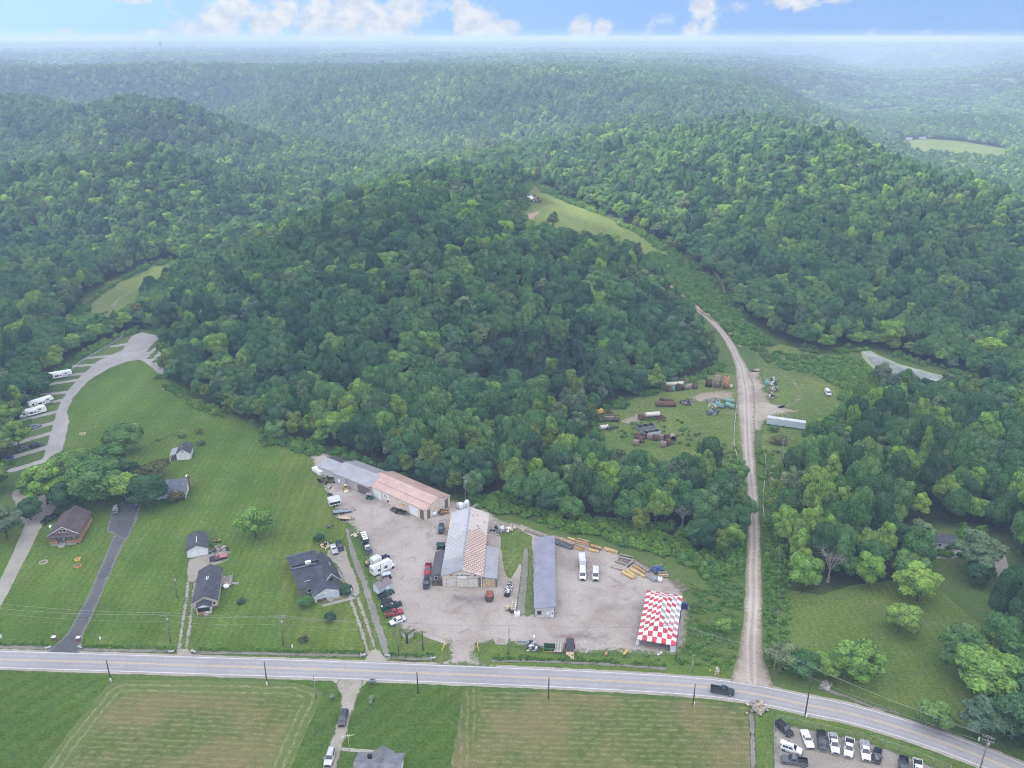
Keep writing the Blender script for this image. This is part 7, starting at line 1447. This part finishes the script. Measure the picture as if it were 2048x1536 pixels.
for c, R_, hz, mt, sd, l in (((1372,806),4.0,1.0,['rust_dark','steel_dark','wood_grey'],21,'dark scrap heap right of the long rust-brown tank'),((1424,803),3.4,1.0,['galvanised','wood_grey','rust_pale'],22,'grey frames stacked left of the green tanks'),((1428,811),2.6,.6,['cream','wood_grey'],23,'pale boards below the grey frames'),((1425,826),3.0,1.0,['steel_dark','steel_grey'],24,'grey steel heap in the weeds below the green tanks'),((1213,827),2.6,1.2,['rust_dark','rust'],25,'rust heap beside the yellow digger'),((1318,838),3.4,1.0,['rust_dark','steel_dark','rust'],26,'dark wreckage right of the tank truck'),
    ((1545,768),2.6,1.4,['cream','rust_dark','tank_green'],27,'cream and rust machine parts right of the dirt road, upper'),((1547,781),2.6,1.2,['cream','wood_dark','rust_pale'],28,'machine parts right of the dirt road, middle'),((1544,793),2.4,1.0,['rust_dark','cream','steel_dark'],29,'machine parts right of the dirt road, lowest'),((1063,401),6.5,3.6,['rust_pale','rust_dark','plastic_white'],30,'scrap heap at the top of the upper clearing'),((1072,404),4.5,1.4,['rust_dark','wood_dark'],31,'dark beams right of the top scrap heap'),
    ((1226,440),2.4,1.2,['galvanised','steel_grey'],32,'grey scrap at the right edge of the upper clearing'),((1243,445),2.4,1.0,['steel_grey','steel_dark'],33,'dark scrap at the far right edge of the upper clearing'),((1354,597),3.0,1.2,['rust_dark','steel_dark'],34,'dark heap beside the bend of the dirt road')): junk('scrap_pile', l, c, R_, hz, mt, 30, sd)
tank('green tank standing beside the machine parts right of the road', (1533,768), (1535,757), 4.4, 1.0, 'tank_green', group=GG)
p = at(1547,762); t = thing('scrap_tractor', 'old white-nosed tractor right of the dirt road', 'tractor', (p.x, p.y, .05), R(80)); m = MB(); m.box(-.5, 1.9, -.45, .45, .8, 1.6, taper=.06); m.box(-1.3, -.4, -.6, .6, .7, 1.3); m.build('body', M['tank_white'], t); m = MB(); m.box(-1.2, -.2, -.6, .6, 2.2, 2.3); [m.box(x, x+.07, y, y+.07, 1.2, 2.2) for x in (-1.15, -.3) for y in (-.58, .5)]; m.build('canopy', M['steel_grey'], t)
for x, r_ in ((-.9, .75), (1.4, .45)):
    for y in (-.85, .85): m = MB(); m.cyl((x, y-.18, r_), (x, y+.18, r_), r_, n=14); m.build('wheel', M['rubber'], t)
for k, (q, r_, l) in enumerate((((1122,446),(1148,446),'left'),((1146,450),(1174,449),'right'))): stock(f'grey pipes lying across the upper clearing, {l} bundle', q, r_, 1.6, .7, ['galvanised','steel_grey'], 5, 2, 'pipe_bundle', 'pipes', 'pipe bundles in the upper clearing')
# ------------------------------------------------------------------ small things on lawns and verges
def ring(c, label, r, mat, h=.25, cat='tyre', name='tyre', inner=None):
    p = at(*c); t = thing(name, label, cat, (p.x, p.y, .03)); m = MB(); n = 18; S = [[((r+.16*r*a_)*math.cos(k*2*math.pi/n), (r+.16*r*a_)*math.sin(k*2*math.pi/n), z) for a_, z in ((-1, 0), (1, 0), (1.2, h*.5), (1, h), (-1, h), (-1.2, h*.5))] for k in range(n+1)]
    m.loft(S[:n+1]); m.build('ring', M[mat], t)
    m = MB(); m.cyl((0, 0, .0), (0, 0, h*.4), r*.8, n=14); m.build('soil', M[inner or 'bare_earth'], t)
ring((155.5,1133), 'pale-rimmed tyre planter on the lawn, lower one', 1.0, 'tank_orange', .35, 'planter', 'tyre_planter'); ring((87,1125), 'stone fire ring in the lawn left of the tyre planter', 1.1, 'stone_grey', .2, 'fire ring', 'fire_ring'); ring((165,868), 'fire ring on the lawn near the campground loop', 1.1, 'wood_tan', .25, 'fire ring', 'fire_ring')
junk('toy', 'yellow garden toy above the tyre planter', (157.5,1121), 1.0, 1.0, ['paint_yellow','cream'], 10, 41, 'toy'); junk('garden_chair', 'orange-white thing on the lawn at the wood edge', (330,779), 1.2, .8, ['tank_orange','plastic_white'], 8, 42, 'garden furniture'); tag(MB().box(-1.3, 1.3, -1, 1, .1, 1.0, taper=.3).build('tarp_bundle', M['tarp_blue'], None, at(20,917), .3), 'blue tarp bundle at the left end of a campground pad', 'tarp')
for c, l in (((109,1282),'left of the dark driveway end'),((158,1283),'right of the dark driveway end')):
    p = at(*c); t = thing('mailbox_pillar', f'brick mailbox pillar with white cap {l}', 'mailbox', (p.x, p.y, .03), 0, 'brick mailbox pillars'); m = MB(); m.box(-.42, .42, -.4, .4, 0, 1.3); m.build('pillar', M['brick'], t); m = MB(); m.box(-.5, .5, -.48, .48, 1.3, 1.42); m.build('cap', M['trim_white'], t); m = MB(); m.box(-.16, .16, -.44, -.4, .85, 1.1); m.build('mailbox', M['black'], t)
p = at(745,1369); t = thing('mailbox_shelter', 'grey box on legs at the road beside the lower driveway', 'mailbox', (p.x, p.y, .05)); m = MB(); m.box(-.9, .9, -.5, .5, .8, 1.5); m.build('box', M['galvanised'], t); m = MB(); m.box(-.6, .6, -.3, .3, 1.502, 1.56); m.build('lid', M['steel_dark'], t); m = MB(); [m.box(x, x+.1, -.4, .4, 0, .8) for x in (-.8, .7)]; m.build('leg', M['wood_grey'], t)
for c, r_, l in (((664,1398),.75,'grey-green shrub ball left of the lower driveway'),((743,1401),.85,'larger pale green shrub ball right of the lower driveway'),((741,1408),.6,'smaller pale green shrub ball below the larger one')):
    p = at(*c); q = ico(3); v = q[0]*(r_*(1+.25*(fbm(q[0][:, 0]*4+p.x, q[0][:, 1]*4+q[0][:, 2]*3, 3, 3)[:, None]-.5))); v[:, 2] = v[:, 2]*.85+r_*.8; o = link_mesh('shrub', mesh_np('shrub', v, q[1], np.random.default_rng(2).uniform(.2, 1, len(q[1])), MATS['leaf_pale'])); o.location = (p.x, p.y, .02); tag(o, l, 'shrub', 'round clipped shrubs')
for c, a_, l in (((97,1297),.6,'left of the dark driveway'),((162,1297),-.5,'right of the dark driveway'),((344,1305),.4,'left of the two-track drive'),((389,1305),-.3,'right of the two-track drive'),((727,1312),.4,'left of the second two-track drive'),((776,1313),-.3,'below the drainage swale'),((867,1318),.2,'left of the yard entrance')):
    p = at(*c); t = thing('culvert_pipe', f'culvert mouth in the ditch {l}', 'culvert', (p.x, p.y, .02), a_, 'culvert mouths in the ditches'); m = MB(); m.cyl((-.6, 0, .32), (.6, 0, .32), .34, n=12, caps=False); m.cyl((-.55, 0, .32), (-.5, 0, .32), .3, n=12); m.build('pipe', M['galvanised'], t); m = MB(); m.box(-.75, -.6, -.6, .6, 0, .75); m.build('headwall', M['concrete_block'], t)
for c, l in (((201,1281),'on the lawn above the ditch'),((585,1297),'beside the ditch below the utility pole'),((222,1364),'at the foot of the pole by the left hay field'),((534,1371),'at the foot of the pole above the left hay field'),((1388,1411),'at the foot of the pole by the right hay field'),((1612,1436),'at the foot of the pole above the fenced lot'),((1957,1482),'at the right road bend'),((3,1277),'at the left edge beside the ditch')):
    p = at(*c); tag(MB().cyl((0, 0, 0), (0, 0, 1.1), .20, .20, 8).cyl((0, 0, 1.1), (0, 0, 1.25), .2, .08, 8).build('marker_post', M['plastic_white'], None, (p.x, p.y, .02)), f'short white marker {l}', 'marker', 'white utility markers')
junk('log_pile', 'heap of cut branches at the top of the ditch by the right hay field', (1517,1418), 2.4, .7, ['wood_tan','dead_wood','wood_grey'], 40, 50, 'branches'); junk('rubble', 'pale rubble at the roadside below the bushy trees', (1652,1374), 1.8, .5, ['stone_grey','concrete_block'], 20, 51, 'rubble'); junk('rubble', 'small stone heap at the roadside before the dirt road', (1434,1342), 1.2, .5, ['stone_grey','wood_tan'], 12, 52, 'rubble')
# ------------------------------------------------------------------ poles and wires
POLE = {}
def pole(key, base, hgt_, label, mat='pole_wood', arms=0, can=False, yaw=0, r=.15, lean=(0, 0)):
    p = at(*base); t = thing('utility_pole', label, 'utility pole', (p.x, p.y, p.z), yaw, 'utility poles'); t.rotation_euler = (lean[0], lean[1], yaw)
    m = MB(); m.cyl((0, 0, -.2), (0, 0, hgt_), r*1.2, r*.8, 8); m.build('pole', M[mat], t)
    for k in range(arms): m = MB(); m.box(-1.2, 1.2, -.06-.1, .06-.1, hgt_-.5-.9*k, hgt_-.36-.9*k); m.build('crossarm', M['wood_grey'], t); m = MB(); [m.cyl((x, -.1, hgt_-.36-.9*k), (x, -.1, hgt_-.1-.9*k), .06, n=6) for x in (-1.1, -.5, .5, 1.1)]; m.build('insulator', M['galvanised'], t)
    if can: m = MB(); m.cyl((.32, -.2, hgt_-2.6), (.32, -.2, hgt_-1.6), .26, n=10); m.build('transformer', M['galvanised'], t)
    POLE[key] = (p, hgt_, yaw); return t
pole('a', (341,1286), 9.6, 'weathered utility pole with crossarm between the dark drive and the two-track drive', arms=1, can=True, yaw=R(25)); pole('b', (567,1291), 9.6, 'weathered utility pole with crossarm below the charcoal-roofed house', arms=1, can=True, yaw=R(15)); pole('c', (797,1303), 8.6, 'thin pole beside the white sedan at the yard front', arms=0)
pole('d', (355,1197), 8.2, 'thin leaning pole with transformer left of the cream bungalow', can=True); pole('e', (222,1363), 6.6, 'dark pole at the corner of the left hay field', 'pole_dark'); pole('f', (534,1366), 6.6, 'dark pole above the left hay field', 'pole_dark'); pole('g', (632,1397), 7.4, 'pale pole at the right corner of the left hay field', 'dead_wood'); pole('h', (836,1387), 6.6, 'dark pole on the lawn below the yard entrance', 'pole_dark'); pole('i', (1097,1398), 6.6, 'dark pole at the top of the right hay field, left one', 'pole_dark'); pole('j', (1386,1411), 6.6, 'dark pole at the top of the right hay field, right one', 'pole_dark'); pole('k', (1610,1432), 12.5, 'tall pole between the road and the fenced lot', 'pole_dark')
pole('l', (846,1301), 6.4, 'dark pole right of the V-shaped sign', 'pole_dark'); pole('m', (1018,1307), 9.2, 'thin grey pole left of the shiny scrap heap', 'dead_wood', r=.12); pole('n', (1352,1318), 11.5, 'pale pole against the right corner of the checkered tent', 'dead_wood', r=.13); pole('o', (1384,1345), 5.4, 'short grey pole in the weeds right of the tent', 'dead_wood')
pole('p', (1556,966), 19, 'tall slim pole in the grass below the long white trailer', r=.14); pole('q', (931,1006), 10.5, 'pole with three white transformers behind the store', can=True, arms=1); pole('r', (764,1182), 10.5, 'pole rising in front of the white motorhome', 'dead_wood', r=.13); pole('s', (370,998), 8.0, 'thin pole right of the blue-roofed house', r=.1); pole('t', (1955,1556), 12.0, 'pole with double crossarm at the lower right road edge', arms=2, can=True, yaw=R(-30)); pole('u', (1545,1362), 9.5, 'thin pole beside the dirt road mouth', r=.11); pole('v', (185,858), 7.5, 'thin white pole on the lawn near the campground loop', 'dead_wood', r=.09)
def wire(pts, label, mat='cable_grey', sag=.8, r=.028):
    out = []
    for a_, b_ in zip(pts[:-1], pts[1:]):
        for k in range(12):
            u = k/12; q = a_.lerp(b_, u); q.z -= sag*4*u*(1-u)*((b_-a_).length/40); out.append(q)
    out.append(pts[-1]); m = MB(); m.tube(out, r, 4); tag(m.build('power_cable', M[mat]), label, 'cable', 'overhead cables')
def ptop(k, dz=0, dx=0): p, h, y = POLE[k]; return Vector((p.x+dx*math.cos(y), p.y+dx*math.sin(y), p.z+h+dz))
def off_(v, x, y, z): return v+Vector((x, y, z))
LEFT0 = ptop('a'); far = off_(LEFT0, -62, 6, 0)
for dx, dz, l in ((-1.0, -.1, 'topmost cable of the line along the lawns'), (1.0, -.1, 'second cable of the line along the lawns')): wire([off_(far, dx, dx, dz), ptop('a', dz, dx), ptop('b', dz, dx), ptop('c', dz+1.0, dx*.3), ptop('m', dz, dx*.2), ptop('n', dz-.5, dx*.2), ptop('u', dz, 0), ptop('t', dz, dx)], l)
wire([off_(far, 0, 0, -2.6), ptop('a', -2.6), ptop('b', -2.6), ptop('c', -1.6)], 'lowest cable of the line along the lawns', r=.02); wire([ptop('n', -2.0), ptop('u', -1.2), ptop('k', -1.0), ptop('t', -2.0)], 'cable from the tent pole towards the road bend', 'cable_grey'); wire([ptop('q', -.6), off_(ptop('q'), 60, 90, 8)], 'cable from the three-transformer pole into the woods', r=.02); wire([ptop('c', -.2), ptop('r', -.4)], 'drop cable between the sedan pole and the motorhome pole', r=.02)
wire([ptop('p', -.3), ptop('u', -.3)], 'long cable from the tall slim pole down to the dirt road mouth', r=.02)
p = at(700,1512); t = thing('tv_antenna', 'tall television aerial beside the grey-roofed bottom house', 'antenna', (p.x, p.y, 0), R(10)); m = MB(); m.cyl((0, 0, 0), (0, 0, 6.0), .05, n=6); m.build('mast', M['galvanised'], t); m = MB(); m.cyl((-1.4, 0, 6), (1.4, 0, 6), .035, n=5); [m.cyl((x, -.8+.1*k, 6.02), (x, .8-.1*k, 6.02), .025, n=4) for k, x in enumerate((-1.3, -.9, -.5, -.1, .3, .7, 1.1))]; m.build('aerial', M['plastic_white'], t)
# ------------------------------------------------------------------ fences
def chain_fence(pts, label, h=1.9, post='galvanised'):
    P = [at(*q) for q in pts]; t = thing('chain_link_fence', label, 'fence', P[0]); o = P[0]; t.location = (o.x, o.y, 0); m = MB(); w_ = MB()
    for a_, b_ in zip(P[:-1], P[1:]):
        d = b_-a_; n = max(1, int(d.length/3)); 
        for k in range(n+1): q = a_.lerp(b_, k/n)-o; m.cyl((q.x, q.y, 0), (q.x, q.y, h+.05), .045, n=6)
        A0 = a_-o; B0 = b_-o; w_.cyl((A0.x, A0.y, h), (B0.x, B0.y, h), .03, n=5)
        nv = int(d.length/.28)
        for k in range(nv):
            q0 = A0.lerp(B0, k/nv); q1 = A0.lerp(B0, min(1, (k+5)/nv)); w_.cyl((q0.x, q0.y, .03), (q1.x, q1.y, h), .007, n=3, caps=False); w_.cyl((q0.x, q0.y, h), (q1.x, q1.y, .03), .007, n=3, caps=False)
    m.build('post', M[post], t); w_.build('wire_mesh', M['galvanised'], t)
chain_fence([(1550,1600),(1547,1440),(1640,1461),(1730,1481),(1830,1514),(1900,1545)], 'chain-link fence around the car lot')
P = [at(*q) for q in ((141,744),(160,727),(185,712),(210,698),(236,682),(256,667),(275,660))]; t = thing('rail_fence', 'low white rail fence along the trees at the campground', 'fence', (P[0].x, P[0].y, 0)); m = MB(); w_ = MB(); o = P[0].copy(); o.z = 0
for a_, b_ in zip(P[:-1], P[1:]):
    A0 = a_-o; B0 = b_-o; A0.z = B0.z = 0; n = max(1, int((b_-a_).length/2.5))
    for k in range(n): q = A0.lerp(B0, k/n); m.cyl((q.x, q.y, 0), (q.x, q.y, 1.2), .09, n=6)
    for z in (.55, 1.05): w_.cyl((A0.x, A0.y, z), (B0.x, B0.y, z), .08, n=5)
m.build('post', M['light_blue'], t); w_.build('rail', M['light_blue'], t)
P = [at(*q) for q in ((303,888),(330,878),(352,873),(366,876),(385,868))]; t = thing('wire_fence', 'old overgrown fence line behind the small white cabin', 'fence', (P[0].x, P[0].y, 0)); o = P[0].copy(); o.z = 0; m = MB(); w_ = MB()
for a_, b_ in zip(P[:-1], P[1:]):
    A0 = a_-o; B0 = b_-o; n = max(1, int((b_-a_).length/2.5)); [m.cyl((A0.lerp(B0, k/n).x, A0.lerp(B0, k/n).y, 0), (A0.lerp(B0, k/n).x, A0.lerp(B0, k/n).y, 1.2), .07, n=6) for k in range(n)]; w_.cyl((A0.x, A0.y, .9), (B0.x, B0.y, .9), .03, n=4); w_.cyl((A0.x, A0.y, .5), (B0.x, B0.y, .5), .03, n=4)
m.build('post', M['wood_dark'], t); w_.build('wire', M['rust_dark'], t)
for pts, l in ((((1475,798),(1471,830),(1468,870),(1470,895),(1477,925),(1481,970)), 'ragged pale silt fence along the left side of the dirt road'), (((1528,898),(1532,930),(1529,965),(1526,1000),(1528,1036)), 'ragged pale silt fence right of the dirt road')):
    L_ = smooth_line(atp(pts), 8); g = random.Random(9); m = MB(); w_ = MB()
    for i in range(len(L_)-1):
        (xa, ya), (xb, yb) = L_[i]+np.array((g.uniform(-.12, .12), 0)), L_[i+1]; hh = g.uniform(.35, .7)
        m.hexa([(xa-.10, ya, .02), (xa+.12, ya, .02), (xb+.12, yb, .02), (xb-.10, yb, .02)], [(xa-.06, ya, hh), (xa+.02, ya, hh), (xb+.02, yb, hh*.9), (xb-.06, yb, hh*.9)])
        if i % 3 == 0: w_.box(xa-.03, xa+.03, ya-.03, ya+.03, 0, .95)
    t = thing('silt_fence', l, 'fence', (L_[0][0], L_[0][1], 0)); 
    for q, nm, mt in ((m, 'fabric', 'tank_white'), (w_, 'stake', 'wood_grey')): q.v = [(x-L_[0][0], y-L_[0][1], z) for x, y, z in q.v]; q.build(nm, M[mt], t)
p = at(704,1189); tag(MB().box(-.09, .09, -.09, .09, 0, 1.9).box(-.16, .16, -.16, .16, 1.9, 2.0).build('lamp_post', M['trim_white'], None, (p.x, p.y, .05)), 'short white lamp post beside the second two-track drive', 'post')
SUN_E, SUN_ANG, SKY_E, CLOUD_E, EXPO = 4.9, R(4), .125, .42, 1.2
HAZE_C, HAZE_D, HAZE_G = (.47,.60,.87), .00033, .0
CLOUD_A = .88
# ------------------------------------------------------------------ unseen cloud sheet added overhead, shaped for soft shade below and sunlit patches beyond
ct = NT('shade_cloud'); cp_ = ct.pos(); cs_ = ct.n('ShaderNodeSeparateXYZ'); ct.l(cp_, cs_.inputs[0])
cn = ct.noise(cp_, .0021, 5, .55, .3)
yb = ct.math('MULTIPLY_ADD', ct.ss(560, 900, cs_.outputs[1]), -.45, .30)
yb = ct.math('ADD', yb, ct.math('MULTIPLY', ct.ss(1700, 2600, cs_.outputs[1]), .06))
al = ct.math('MULTIPLY', ct.ss(.44, .60, ct.math('ADD', cn, yb)), CLOUD_A)
tl = ct.n('ShaderNodeBsdfTranslucent'); tl.inputs[0].default_value = (.96,.97,1,1); tp = ct.n('ShaderNodeBsdfTransparent'); cmx = ct.n('ShaderNodeMixShader')
ct.l(al, cmx.inputs[0]); ct.l(tp.outputs[0], cmx.inputs[1]); ct.l(tl.outputs[0], cmx.inputs[2]); ct.l(cmx.outputs[0], ct.out.inputs[0])
cx = np.arange(-4200, 3201, 200); cyy = np.arange(-1800, 6001, 200); CX, CY = np.meshgrid(cx, cyy)
CZ = 1000+90*(fbm(CX/600, CY/600, 3, 5)-.5); n0 = CX.size; ii = np.arange(n0).reshape(CX.shape)
fq = np.stack([ii[:-1, :-1], ii[:-1, 1:], ii[1:, 1:], ii[1:, :-1]], -1).reshape(-1, 4)
me = bpy.data.meshes.new('shade_cloud'); me.from_pydata(np.c_[CX.ravel(), CY.ravel(), CZ.ravel()].tolist(), [], fq.tolist()); me.update()
o = link_mesh('shade_cloud', me, None, [ct.m]); sm_ = o.modifiers.new('thickness', 'SOLIDIFY'); sm_.thickness = 0.0 if 0 else 60
tag(o, kind='structure')
# ------------------------------------------------------------------ light, air, camera
SUN_EL, SUN_AZ = R(38), R(-82)     # azimuth measured from +Y towards +X: the sun stands to the left
sd_ = Vector((math.sin(SUN_AZ)*math.cos(SUN_EL), math.cos(SUN_AZ)*math.cos(SUN_EL), math.sin(SUN_EL)))
sun = bpy.data.lights.new('sun', 'SUN'); sun.energy = SUN_E; sun.angle = SUN_ANG; sun.color = (1, .91, .76)
so = bpy.data.objects.new('sun', sun); COL.objects.link(so); so.rotation_euler = sd_.to_track_quat('Z', 'Y').to_euler()
w = bpy.data.worlds.new('World'); scene.world = w; w.use_nodes = True; t = w.node_tree; t.nodes.clear()
class WT(NT):
    def __init__(s, tree): s.t = tree
W = WT(t)
tc = W.n('ShaderNodeTexCoord'); gen = tc.outputs['Generated']
sep = W.n('ShaderNodeSeparateXYZ'); W.l(gen, sep.inputs[0])
zup = W.math('ADD', W.math('MAXIMUM', sep.outputs[2], 0.0), .45)
cmb = W.n('ShaderNodeCombineXYZ'); W.l(sep.outputs[0], cmb.inputs[0]); W.l(sep.outputs[1], cmb.inputs[1]); W.l(zup, cmb.inputs[2])
nrm = W.n('ShaderNodeVectorMath', operation='NORMALIZE'); W.l(cmb.outputs[0], nrm.inputs[0])
sky = W.n('ShaderNodeTexSky'); sky.sky_type = 'NISHITA'; sky.sun_disc = False; sky.sun_elevation = SUN_EL; sky.sun_rotation = SUN_AZ
sky.air_density = 1.0; sky.dust_density = .4; sky.ozone_density = 1.6
W.l(nrm.outputs[0], sky.inputs[0])
bg1 = W.n('ShaderNodeBackground'); bg1.inputs[1].default_value = SKY_E; W.l(sky.outputs[0], bg1.inputs[0])
# cumulus on the horizon: soft heaps given by azimuth and elevation, broken up by noise
az = W.math('ARCTAN2', sep.outputs[0], sep.outputs[1]); el = sep.outputs[2]
acc = None
for px, py, wx, wy, k in ((440,44,42,34,1.15),(478,14,36,26,1.1),(395,62,40,20,.9),(530,50,40,30,1.05),(572,30,36,26,1.0),(640,34,48,34,1.1),(705,26,52,40,1.1),(760,48,60,28,1.1),(810,22,54,24,1.0),(860,8,50,10,.75),(925,30,24,28,1.15),(958,46,38,26,1.2),(1010,58,36,16,1.05),(1160,58,26,20,1.0),(1205,58,24,16,.95),(1405,12,26,26,.95),(1420,50,22,20,.8),(1380,58,20,16,.85),(1330,36,40,14,.55),(1300,58,24,14,.6),(1590,2,52,12,.85),(1660,0,50,8,.6),(132,64,24,12,.85),(345,52,20,30,.5),(310,66,26,8,.8),(265,0,60,8,.6),(1738,64,14,9,.7),(1850,66,18,9,.55),(1470,14,30,16,.45)):
    d = ray(px, py); n_ = np.linalg.norm(d)
    a0 = math.atan2(d[0], d[1]); e0 = d[2]/n_
    sx = wx*1.1/FOC; sy = wy*1.35/FOC
    g = W.math('ADD', W.math('POWER', W.math('MULTIPLY', W.math('SUBTRACT', az, a0), 1/sx), 2.0), W.math('POWER', W.math('MULTIPLY', W.math('SUBTRACT', el, e0), 1/sy), 2.0))
    g = W.math('MULTIPLY', W.math('EXPONENT', W.math('MULTIPLY', g, -1.0)), k)
    acc = g if acc is None else W.math('MAXIMUM', acc, g)
cv = W.n('ShaderNodeCombineXYZ'); W.l(az, cv.inputs[0]); W.l(W.math('MULTIPLY', el, 1.25), cv.inputs[1])
nz = W.noise(cv.outputs[0], 42, 7, .62, .25); nz2 = W.noise(cv.outputs[0], 60, 5, .6)
mask = W.ss(.36, .86, W.math('ADD', acc, W.math('MULTIPLY', W.math('SUBTRACT', nz, .5), 1.5)))
# wisps over the rest of the sky
w2 = W.math('MULTIPLY', W.ss(.5, .75, W.noise(cv.outputs[0], 9, 6, .65)), W.ss(.06, .3, el))
mask = W.math('MAXIMUM', W.math('MULTIPLY', mask, .93), W.math('MULTIPLY', w2, .6))
ccol = W.mix(W.ss(.3, .7, nz2), (.66,.76,.90), (.96,.97,.98))
bg2 = W.n('ShaderNodeBackground'); bg2.inputs[1].default_value = CLOUD_E; W.l(ccol, bg2.inputs[0])
mx = W.n('ShaderNodeMixShader'); W.l(mask, mx.inputs[0]); W.l(bg1.outputs[0], mx.inputs[1]); W.l(bg2.outputs[0], mx.inputs[2])
wo = W.n('ShaderNodeOutputWorld'); W.l(mx.outputs[0], wo.inputs[0])
# haze
hz = NT('haze'); vp = hz.n('ShaderNodeVolumePrincipled'); vp.inputs['Color'].default_value = (*HAZE_C, 1); vp.inputs['Density'].default_value = HAZE_D; vp.inputs['Absorption Color'].default_value = (.1, .1, .1, 1); vp.inputs['Anisotropy'].default_value = HAZE_G
hz.l(vp.outputs[0], hz.out.inputs['Volume'])
b = MB(); b.box(-9400, 9400, -700, 13900, -2.5, 156)
tag(b.build('haze', hz.m), 'blue summer haze hanging over the whole valley', 'haze', kind='stuff')
cam = bpy.data.cameras.new('camera'); cam.sensor_fit = 'HORIZONTAL'; cam.sensor_width = 36; cam.lens = 36*FOC/2048; cam.clip_end = 60000; cam.clip_start = 1
co = bpy.data.objects.new('camera', cam); COL.objects.link(co); co.location = (0, 0, CAMH); co.rotation_euler = (math.pi/2-PITCH, 0, 0); scene.camera = co
vs = scene.view_settings; vs.view_transform = 'Standard'; vs.look = 'None'; vs.gamma = 1; vs.exposure = EXPO
scene.render.engine = 'CYCLES'; cy = scene.cycles
cy.max_bounces = 5; cy.diffuse_bounces = 2; cy.glossy_bounces = 2; cy.transmission_bounces = 2; cy.transparent_max_bounces = 8; cy.volume_bounces = 1
cy.use_denoising = True; cy.denoiser = 'OPENIMAGEDENOISE'; cy.use_adaptive_sampling = True; cy.adaptive_threshold = .03
cy.filter_width = 1.0; cy.caustics_reflective = False; cy.caustics_refractive = False
